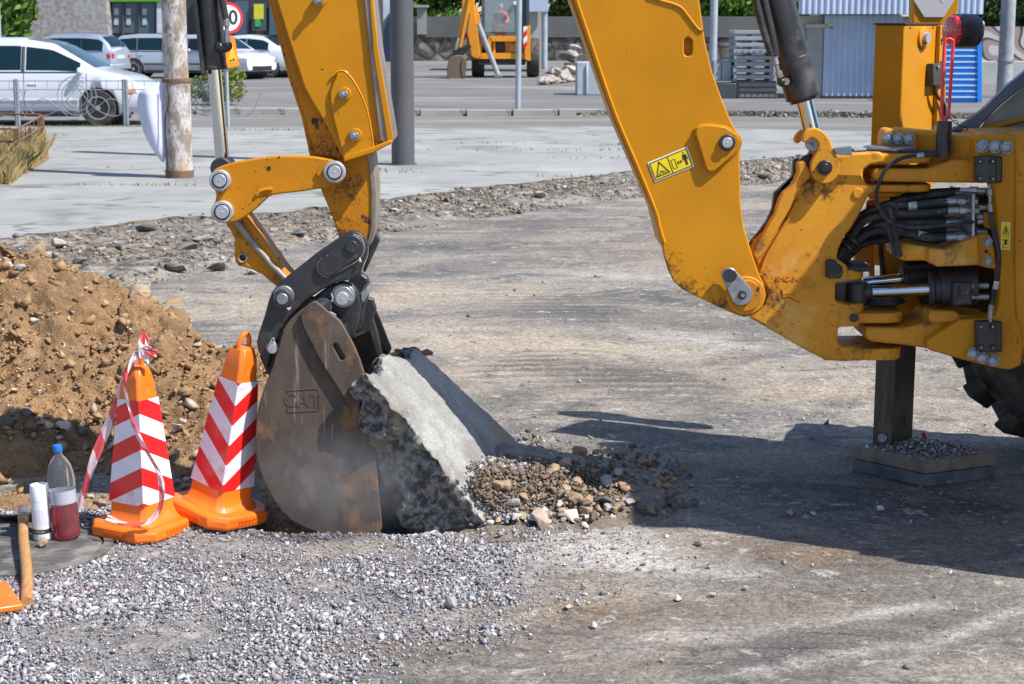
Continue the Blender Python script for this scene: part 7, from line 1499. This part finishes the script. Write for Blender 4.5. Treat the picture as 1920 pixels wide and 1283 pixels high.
panel(t, 'fascia', 205, -30, 310, 3.5, 76.6, flat_('fascia_green', (.07, .32, .03)), .3); fg = flat_('door_blue_glass', (.06, .11, .16), .15); fr2 = flat_('frame_dark', (.09, .08, .075)); pw_ = flat_('paper_white', (.45, .47, .5))
for x0, x1 in ((210, 228), (233, 258), (263, 290)):
    o = panel(t, 'shop_window', x0, 5, x1, 62, 76.9, fg); panel(o, 'notice', x0 + 4, 16, x0 + 12, 28, 76.86, pw_); panel(o, 'notice', x0 + 4, 34, x0 + 12, 47, 76.86, pw_)
for x0 in (205, 229, 259, 291): panel(t, 'window_frame', x0, 3.6, x0 + 3, 66, 76.8, fr2, .2)
panel(t, 'white_door', 294, 4, 314, 62, 76.7, flat_('white_paint', (.55, .58, .65))); panel(t, 'wall_pier', 375, -20, 395, 70, 76.5, flat_('brown_pier', (.07, .045, .04)), .4)
for x0, x1 in ((404, 425), (440, 466), (505, 530)): panel(t, 'shop_window', x0, 2, x1, 66, 76.85, fg)
o = panel(t, 'poster', 473, 6, 499, 58, 76.7, flat_('poster_dark', (.05, .09, .09))); panel(o, 'poster_motif', 476, 8, 494, 36, 76.66, flat_('poster_yellow', (.62, .60, .03))); panel(o, 'poster_motif', 478, 36, 488, 50, 76.66, flat_('poster_green', (.05, .35, .12)))
pr_ = wallbox('pale_container', 'pale blue white metal shed wall left of the thick dark post', 'shed', 690, 736, 90, .1, 8, 4, flat_('pale_blue_sheet', (.55, .66, .76)))
mb = MB(); mb.prism([P(x, y, 89.3) for x, y in [(702, 117), (736, 116), (736, 12), (730, 30), (718, 62), (708, 82), (702, 92)]], (0, .6, 0)); props(mb.build('wall_shade_sheet', flat_('navy_wall_shade', (.018, .035, .085))), 'navy blue triangular sheet standing in for the shade on the pale shed wall', 'sheet')  # dark sheet set before the wall in place of its triangle of shade
rub, nt, b = newmat('rough_stone_wall'); v = tc(nt, (1, 1, 1)); vo = nd(nt, 'ShaderNodeTexVoronoi'); vo.inputs['Scale'].default_value = 1.1; nt.links.new(v, vo.inputs[0])
n1 = nz(nt, v, 1.7, 6, .65); c = mix(nt, ramp(nt, n1, .42, .58), (.075, .068, .062), (.19, .17, .15)); ve = nd(nt, 'ShaderNodeTexVoronoi'); ve.feature = 'DISTANCE_TO_EDGE'; ve.inputs['Scale'].default_value = 1.1; nt.links.new(v, ve.inputs[0])
c = mix(nt, ramp(nt, ve.outputs[0], .02, .08, .8, 0), c, (.03, .028, .026)); nt.links.new(c, b.inputs['Base Color']); b.inputs['Roughness'].default_value = .95; bump(nt, b, ve.outputs[0], 1, .2)
t = wallbox('retaining_wall', 'long weathered stone retaining wall behind the small digger', 'wall', 740, 1850, 92, .0, P(0, 62, 92).z, 1, rub)
mb = MB(); a, b_ = P(740, 50, 91.9).x, P(1850, 50, 91.9).x; z0, z1 = P(0, 70, 92).z, P(0, 31, 92).z; mb.box(((a + b_) / 2, 92.35, (z0 + z1) / 2), (b_ - a, .9, z1 - z0)); mb.build('parapet', pm('wall_render', (.12, .125, .125), (.08, .085, .085), rough=.9, vs=.6, stain=(.22, .2, .18), ss=.5), t)
t = wallbox('stone_pier', 'small grey stone gate pier on the wall left of the small digger', 'pier', 782, 799, 91.5, 1.5, P(0, 14, 91).z, .8, flat_('pier_stone', (.26, .25, .23))); mb = MB(); c = P(790, 12, 91.8); mb.box(c, (.75, 1.0, .12)); mb.build('cap', flat_('pier_cap', (.3, .29, .27)), t)
# graffiti wall
gw, nt, b = newmat('graffiti_wall'); v = tc(nt, (1, 1, 1)); n1 = nd(nt, 'ShaderNodeTexNoise'); n1.inputs['Scale'].default_value = .55; n1.inputs['Detail'].default_value = 1; nt.links.new(v, n1.inputs[0])
rngw = mth(nt, 'FRACT', mth(nt, 'MULTIPLY', n1.outputs[0], 9)); c = mix(nt, ramp(nt, rngw, .42, .46), (.30, .24, .22), (.50, .45, .44)); c = mix(nt, ramp(nt, mth(nt, 'ABSOLUTE', mth(nt, 'SUBTRACT', rngw, .44)), .10, .07), c, (.06, .05, .06)); c = mix(nt, ramp(nt, nz(nt, v, .35, 2), .56, .6), c, (.34, .17, .10)); nt.links.new(c, b.inputs['Base Color'])
wallbox('graffiti_wall', 'concrete wall with painted looping graffiti at the right edge', 'wall', 1835, 2100, 60, .1, P(0, 50, 60).z, .4, gw)
mb = MB(); a, b_ = P(1838, 0, 55).x, P(2100, 0, 55).x; mb.box(((a + b_) / 2, 55.3, .45), (b_ - a, .6, .75)); props(mb.build('concrete_barrier', pm('barrier_concrete', (.42, .42, .42), (.34, .34, .34), rough=.9, vs=2), bevel=.03), 'low pale concrete barrier in front of the graffiti wall', 'barrier')
# ================================================================== YARD THINGS
def shed_mat(name, c1, c2): 
    m, nt, b = newmat(name); v = tc(nt); w = nd(nt, 'ShaderNodeTexWave'); w.bands_direction = 'X'; w.inputs['Scale'].default_value = 1.9; w.inputs['Distortion'].default_value = 0; nt.links.new(v, w.inputs[0])
    nt.links.new(mix(nt, ramp(nt, nz(nt, v, 1.4, 5, .6), .45, .65), c1, c2), b.inputs['Base Color']); b.inputs['Roughness'].default_value = .5; b.inputs['Metallic'].default_value = .2; return m
cor = shed_mat('corrugated_sheet', (.44, .52, .66), (.38, .45, .58)); corb = shed_mat('beige_sheet', (.42, .42, .38), (.38, .37, .34))
def corrug(mb, x0, x1, Y, z0, z1, pitch=.15, amp=.035):
    n = int((x1 - x0) / pitch * 4); prof = [0, 0, 1, 1]; pts = []
    for i in range(n + 1): pts.append((x0 + (x1 - x0) * i / n, Y - amp * prof[i % 4]))
    vs = [(x, y, z0) for x, y in pts] + [(x, y, z1) for x, y in pts]; m = len(pts); mb.faces(vs, [(i, i + 1, m + i + 1, m + i) for i in range(m - 1)])
Yk = gp(1600, 184, .13).y; X = lambda px: P(px, 50, Yk).x; Z = lambda py: P(0, py, Yk).z
t = thing('metal_kiosk', 'pale blue corrugated metal kiosk behind the yellow tower', 'kiosk', (X(1600), Yk, .12))
mb = MB(); corrug(mb, X(1546), X(1690), Yk, .16, Z(29)); mb.build('front_wall', cor, t, smooth=0)
mb = MB(); corrug(mb, X(1488), X(1828), Yk - .7, Z(27), Z(-60)); mb.faces([(X(1488), Yk - .7, Z(27)), (X(1828), Yk - .7, Z(27)), (X(1828), Yk + 1, Z(27)), (X(1488), Yk + 1, Z(27))], [(0, 1, 2, 3)]); mb.build('roof_band', cor, t, smooth=0)
mb = MB(); mb.box(((X(1500) + X(1546)) / 2, Yk + .45, (Z(30) + .12) / 2), (X(1546) - X(1500), .5, Z(30) - .12)); mb.box(((X(1546) + X(1690)) / 2, Yk + 1.2, 1.3), (X(1690) - X(1546) - .02, 2.2, 2.4)); mb.build('side_wall', corb, t)
mb = MB(); mb.box((X(1530), Yk + .1, 1.05), (.42, .12, 1.9)); mb.build('door', flat_('kiosk_door', (.33, .34, .33)), t, bevel=.01); mb = MB(); mb.box((X(1530), Yk + .05, Z(49)), (.5, .2, .10)); mb.build('shutter_box', flat_('shutter_grey', (.45, .45, .43)), t, bevel=.02)
mb = MB(); mb.box(((X(1546) + X(1690)) / 2, Yk - .03, .14), (X(1690) - X(1546), .14, .08)); mb.build('plinth', trim, t); panel(t, 'notice', 1553, 45, 1563, 53, Yk - .06, flat_('notice_yellow', (.65, .68, .05)), .01); panel(t, 'notice', 1555, 50, 1563, 53, Yk - .075, flat_('notice_blue', (.05, .15, .5)), .01)
# blue toilet cabin
Yc = gp(1800, 192, .13).y; X = lambda px: P(px, 50, Yc).x; Z = lambda py: P(0, py, Yc).z
t = thing('portable_toilet', 'bright blue louvred plastic cabin with white roof behind the red lamp', 'portable toilet', (X(1805), Yc, .12)); bl = pm('blue_plastic', (.01, .22, .75), (.01, .19, .68), rough=.45, bst=0); wl = flat_('white_plastic_edge', (.5, .7, .85), .4)
mb = MB(); mb.box(((X(1768) + X(1840)) / 2, Yc + .6, (Z(52) + .12) / 2), (X(1840) - X(1768), 1.1, Z(52) - .12)); bd_ = mb.build('cabin_body', bl, t, bevel=.02)
for py in range(60, 186, 11): panel(bd_, 'louvre', 1771, py, 1832, py + 2.6, Yc + .01, wl, .05)
mb = MB(); mb.box(((X(1766) + X(1844)) / 2, Yc + .6, Z(46)), (X(1846) - X(1764), 1.25, .16)); mb.build('roof', flat_('white_roof', (.75, .75, .75)), t, bevel=.05); panel(t, 'corner_post', 1833, 52, 1841, 192, Yc - .02, bl, .08)
# stacked grey frames
Yg = gp(1420, 184, .13).y; X = lambda px: P(px, 50, Yg).x; Z = lambda py: P(0, py, Yg).z; gf = pm('grey_frame_paint', (.28, .31, .35), (.22, .25, .28), rough=.6, vs=3, bst=0)
for k in range(8):
    y0 = 57 + k * 12; t = thing('pallet', 'grey metal pallet in the tall stack left of the kiosk', 'pallet', (X(1415), Yg + .4, Z(y0 + 9)), group='grey pallets in one stack'); 
    mb = MB()
    for j in range(4): mb.box((X(1415) + .02 * (k % 3), Yg + .06 + j * .3, (Z(y0) + Z(y0 + 7)) / 2), (X(1453) - X(1376), .13, Z(y0) - Z(y0 + 7)))
    mb.build('deck', gf, t, bevel=.01)
    for dx in (0, .5, 1): 
        mb = MB(); mb.box((X(1380) + (X(1449) - X(1380)) * dx, Yg + .5, (Z(y0 + 7) + Z(y0 + 11.5)) / 2), (.10, .95, Z(y0 + 7) - Z(y0 + 11.5))); mb.build('bearer', gf, t)
t = thing('crate', 'long dark crate carrying the stack of grey pallets', 'crate', (X(1420), Yg, .12)); mb = MB(); mb.box((X(1421), Yg + .55, (Z(152) + .12) / 2), (X(1459) - X(1384), 1.1, Z(152) - .12)); o = mb.build('box', flat_('crate_dark', (.10, .095, .10)), t, bevel=.01)
for y0 in (156, 166, 176): panel(o, 'slat', 1386, y0, 1457, y0 + 6, Yg - .03, flat_('crate_slat', (.22, .19, .18)), .03)
t = thing('dark_box', 'dark blue grey box between the slim pole and the stacked pallets', 'box', (X(1362), Yg, .12)); mb = MB(); mb.box((X(1362), Yg + .4, (Z(156) + .12) / 2), (X(1383) - X(1341), .9, Z(156) - .12)); mb.build('box', flat_('dark_box_paint', (.05, .06, .075)), t, bevel=.02)
for i, (x0, x1) in enumerate(((1341, 1356), (1357, 1376))):
    mb = MB(); mb.box((X((x0 + x1) / 2), Yg + .5, (Z(115) + Z(153)) / 2), (X(x1) - X(x0), .6, Z(115) - Z(153))); o = mb.build('concrete_block', pm('block_concrete%d' % i, (.33, .37, .40), (.26, .29, .32), rough=.9, vs=3), bevel=.02); props(o, ('left' if i == 0 else 'right') + ' pale grey concrete block of the pair on the dark blue box', 'concrete block')
# concrete block and rubble heap left of the boom
Yb_ = gp(1110, 178, .13).y; X = lambda px: P(px, 50, Yb_).x; Z = lambda py: P(0, py, Yb_).z
mb = MB(); mb.box((X(1113), Yb_ + .5, (Z(117) + .12) / 2), (X(1144) - X(1082), 1.0, Z(117) - .12)); mb.box((X(1101), Yb_ - .02, (Z(120) + .12) / 2), (.05, .06, Z(120) - .14)); o = mb.build('wrapped_block', pm('wrapped_block_grey', (.40, .44, .48), (.33, .37, .41), rough=.6, vs=3), bevel=.04); props(o, 'large pale grey wrapped block standing left of the boom', 'block')
rl = random.Random(9)
for k in range(46):
    px = rl.uniform(1020, 1100); base_ = 160 - (px - 1020) * .1; py = base_ - rl.random() * max(5, min(90, (px - 1015) * 1.1)); g = gp(px, base_, .13); Y = g.y + .3 + rl.random(); s = rl.uniform(.3, .75); c = P(px, py, Y); c.z = max(c.z, .12 + s * .2)
    one_stone('concrete_lump', 500 + k, (st_pale, chunk_l, chunk_m)[k % 3] if k % 2 else chunk_l, c, s, flat=.5, label='broken concrete lump in the rubble heap beside the wrapped block', cat='concrete lump', group='concrete lumps in the far rubble heap', sub=False)
for (x0, x1, y0, y1) in ((1020, 1052, 140, 158), (1062, 1082, 144, 160)):
    g = gp((x0 + x1) / 2, y1, .13); one_stone('concrete_lump', x0, chunk_l, (g.x, g.y, .12 + .18), S(x1 - x0, g.y) * 1.1, flat=.5, label='flat pale concrete lump at the foot of the far rubble heap', cat='concrete lump', group='flat lumps at the foot of the far rubble heap')
# white site hut behind the small digger
t = wallbox('site_hut', 'pale grey sheet hut right behind the small digger', 'hut', 990, 1024, 70, .1, 6, 3, corb); panel(t, 'roof_sheet', 985, -10, 1028, 22, 69.3, cor, .5); mb = MB(); mb.cyl(P(1021, 130, 69.5), P(1021, -20, 69.5), .12, n=12); mb.build('post', galv, t)
# ================================================================== SMALL DIGGER IN THE DISTANCE
Yd = gp(960, 146, .13).y
X = lambda px: P(px, 50, Yd).x; Z = lambda py: P(0, py, Yd).z
t = thing('small_digger', 'orange yellow backhoe digger seen from behind, parked before the stone wall with a driver inside', 'digger', (X(935), Yd, .12))
oy = pm('digger_orange', (.72, .29, .01), (.66, .25, .01), rough=.4, vs=2, bst=0); 
def dp(name, pts, y0, y1, mat, bev=.01, par=None): mb = MB(); mb.prism([P(x, y, Yd + y0) for x, y in pts], (0, y1 - y0, 0)); return mb.build(name, mat, par or t, bevel=bev)
for x in (895, 1000): 
    mb = MB(); mb.lathe([(.3, -.22), (.66, -.22), (.7, -.1), (.7, .1), (.66, .22), (.3, .22)], (X(x), Yd + 1.1, .82), (1, 0, 0), 30); w_ = mb.build('wheel', tyrem, t); mb = MB(); mb.lathe([(.32, -.16), (.32, .16)], (X(x), Yd + 1.1, .82), (1, 0, 0), 20); mb.build('rim', oy, w_)
dp('rear_frame', [(886, 100), (990, 100), (990, 111), (886, 111)], .1, .6, oy); dp('rear_frame', [(918, 68), (990, 68), (990, 78), (918, 78)], .1, .5, oy); dp('rear_panel', [(947, 78), (990, 78), (990, 101), (947, 101)], .4, .5, oy)
dp('side_column', [(915, 70), (921, 70), (921, 105), (915, 105)], .1, .4, oy); dp('mudguard', [(982, 50), (994, 48), (995, 115), (984, 112)], -.05, 1.2, oy); dp('engine_bay', [(900, 70), (985, 70), (985, 118), (900, 118)], .7, 2.5, trim); dp('spare_tyre', circ(935, 90, 13, 20), .35, .55, tyrem); dp('lower_guard', [(892, 112), (988, 112), (984, 122), (898, 122)], .15, .4, trim); dp('fuel_tank', [(955, 82), (980, 82), (980, 99), (955, 99)], .3, .45, flat_('tank_yellow', (.62, .30, .03))); dp('frame_rib', [(924, 78), (929, 78), (929, 100), (924, 100)], .2, .4, oy); dp('work_lamp', circ(966, 6, 4, 12), .05, .2, whl)
for q_ in ([(884, 60), (896, 66), (905, 84), (912, 98)], [(880, 40), (892, 52), (902, 72), (914, 92)], [(874, 20), (886, 40), (898, 62), (910, 84)]): mb = MB(); mb.tube([P(x, y, Yd - .15) for x, y in q_], .022, 6); mb.build('hydraulic_hose', rubber, t)
stm, nt, b = newmat('hazard_stripes'); v = tc(nt, rot=(0, R(-45), 0)); w_ = nd(nt, 'ShaderNodeTexWave'); w_.bands_direction = 'X'; w_.inputs['Scale'].default_value = 1.1; w_.inputs['Distortion'].default_value = 0; nt.links.new(v, w_.inputs[0]); nt.links.new(mix(nt, ramp(nt, w_.outputs['Fac'], .48, .52), (.75, .75, .75), (.65, .02, .02)), b.inputs['Base Color'])
dp('hazard_board', [(981, 50), (988, 50), (988, 90), (981, 90)], -.12, -.08, stm); dp('hazard_board', [(869, 64), (876, 62), (876, 88), (869, 90)], .05, .1, stm)
dp('tail_light', [(981, 97), (985, 97), (985, 106), (981, 106)], -.12, -.08, redl)
# cab
cabf = flat_('cab_grey', (.06, .075, .085)); gl2, nt, b = newmat('pale_glass'); b.inputs['Base Color'].default_value = (.75, .85, .87, 1); b.inputs['Roughness'].default_value = .05; b.inputs['Transmission Weight'].default_value = .85; b.inputs['IOR'].default_value = 1.08
cab = dp('cab_pillar', [(901, -60), (908, -60), (909, 62), (904, 62)], .2, .35, cabf); dp('cab_pillar', [(966, -60), (973, -60), (976, 66), (969, 66)], .2, .35, cabf); dp('cab_pillar', [(987, -60), (992, -60), (993, 60), (988, 60)], 1.8, 1.95, cabf); dp('cab_sill', [(906, 58), (915, 66), (950, 68), (972, 64), (972, 70), (906, 70)], .15, .5, cabf)
dp('cab_glass', [(908, -60), (967, -60), (969, 60), (909, 60)], .24, .26, gl2, 0); dp('cab_back', [(905, -60), (990, -60), (990, 62), (905, 62)], 2.0, 2.05, flat_('cab_inner', (.10, .14, .15)), 0)
dp('seat', [(925, 24), (946, 22), (951, 62), (922, 62)], .75, .95, trim, .05); dp('console', [(928, 44), (941, 44), (943, 64), (927, 64)], .5, .7, flat_('console_grey', (.2, .2, .22)), .03)
# digger arm
dp('digger_boom', [(870, -40), (884, -40), (901, 105), (897, 111), (884, 106), (876, 60), (880, 30)], -.25, .05, oy, .02); dp('digger_boom', [(893, 5), (905, 60), (902, 108), (889, 60), (886, 25)], -.1, .1, oy, .02)
dp('digger_stick', [(868, -40), (882, -40), (878, 10), (868, 66), (858, 68), (866, 20)], -.45, -.30, oy, .02); dp('stick_ram', [(880, -10), (884, 0), (866, 90), (861, 88)], -.55, -.47, oy, .01); dp('ram_rod', [(858, 70), (863, 72), (857, 94), (853, 93)], -.5, -.44, chrome, .005)
dp('bucket_link', [(848, 94), (862, 92), (878, 82), (884, 88), (868, 104), (850, 106)], -.5, -.3, trim, .02)
db = dp('digger_bucket', sp2([(846, 106), (866, 104), (873, 112), (874, 128), (870, 146), (858, 150), (842, 149), (838, 138), (840, 118)], 3), -.75, -.15, rustd, .03); dp('bucket_mouth', sp2([(868, 108), (874, 116), (873, 140), (868, 144), (865, 125)], 3), -.78, -.74, rustd, .0, db)
mb = MB(); mb.cyl(P(897, 45, Yd - .6), P(934, 141, Yd - .6), .09, n=14); mb.build('stabiliser_strut', pm('strut_grey', (.42, .44, .47), rough=.4, metal=.4, bst=0), t); dp('strut_foot', [(928, 140), (940, 140), (942, 145), (927, 145)], -.75, -.4, steel)
# the driver
def skin(name, joints, bones, mat, parent=None, label=None, origin=None, sub=2):
    me = bpy.data.meshes.new(name); me.from_pydata([Vector(j[0]) - Vector(origin) for j in joints], bones, []); me.materials.append(mat); o = bpy.data.objects.new(name, me); COL.objects.link(o)
    md = o.modifiers.new('s', 'SKIN'); sv = me.skin_vertices[0].data
    for k, j in enumerate(joints): sv[k].radius = (j[1], j[1] * (j[2] if len(j) > 2 else 1)); sv[k].use_root = (k == 0)
    o.modifiers.new('ss', 'SUBSURF').levels = sub; o.modifiers['ss'].render_levels = sub
    if parent is None: o.location = origin
    else: o.parent = parent; 
    return o
bp = Vector((X(938), Yd + 1.0, Z(50))); pr = thing('person', 'driver in an orange shirt sitting in the cab of the small digger', 'person', bp)
skinm = flat_('skin', (.45, .24, .16)); v_ = lambda x, y, z: bp + Vector((x, y, z))
J = [(v_(0, 0, 0), .15, .8), (v_(0, .02, .25), .15, .75), (v_(0, .03, .46), .17, .65), (v_(0, .02, .56), .07), (v_(-.2, .02, .45), .065), (v_(-.27, -.1, .2), .05), (v_(-.18, -.3, .15), .04), (v_(.2, .02, .45), .065), (v_(.27, -.1, .2), .05), (v_(.18, -.3, .15), .04),
     (v_(-.1, -.25, .0), .085), (v_(-.12, -.45, -.02), .075), (v_(-.12, -.5, -.42), .05), (v_(.1, -.25, 0), .085), (v_(.12, -.45, -.02), .075), (v_(.12, -.5, -.42), .05)]
skin('clothed_body', J, [(0, 1), (1, 2), (2, 3), (2, 4), (4, 5), (5, 6), (2, 7), (7, 8), (8, 9), (0, 10), (10, 11), (11, 12), (0, 13), (13, 14), (14, 15)], flat_('orange_shirt', (.85, .10, .02)), pr, origin=bp)
skin('head', [(v_(0, .02, .56), .05), (v_(0, .0, .64), .085, 1.0), (v_(0, .0, .74), .10, 1.05), (v_(0, .01, .81), .06)], [(0, 1), (1, 2), (2, 3)], skinm, pr, origin=bp); skin('dark_cap', [(v_(0, .02, .77), .108), (v_(0, .03, .84), .06)], [(0, 1)], trim, pr, origin=bp)
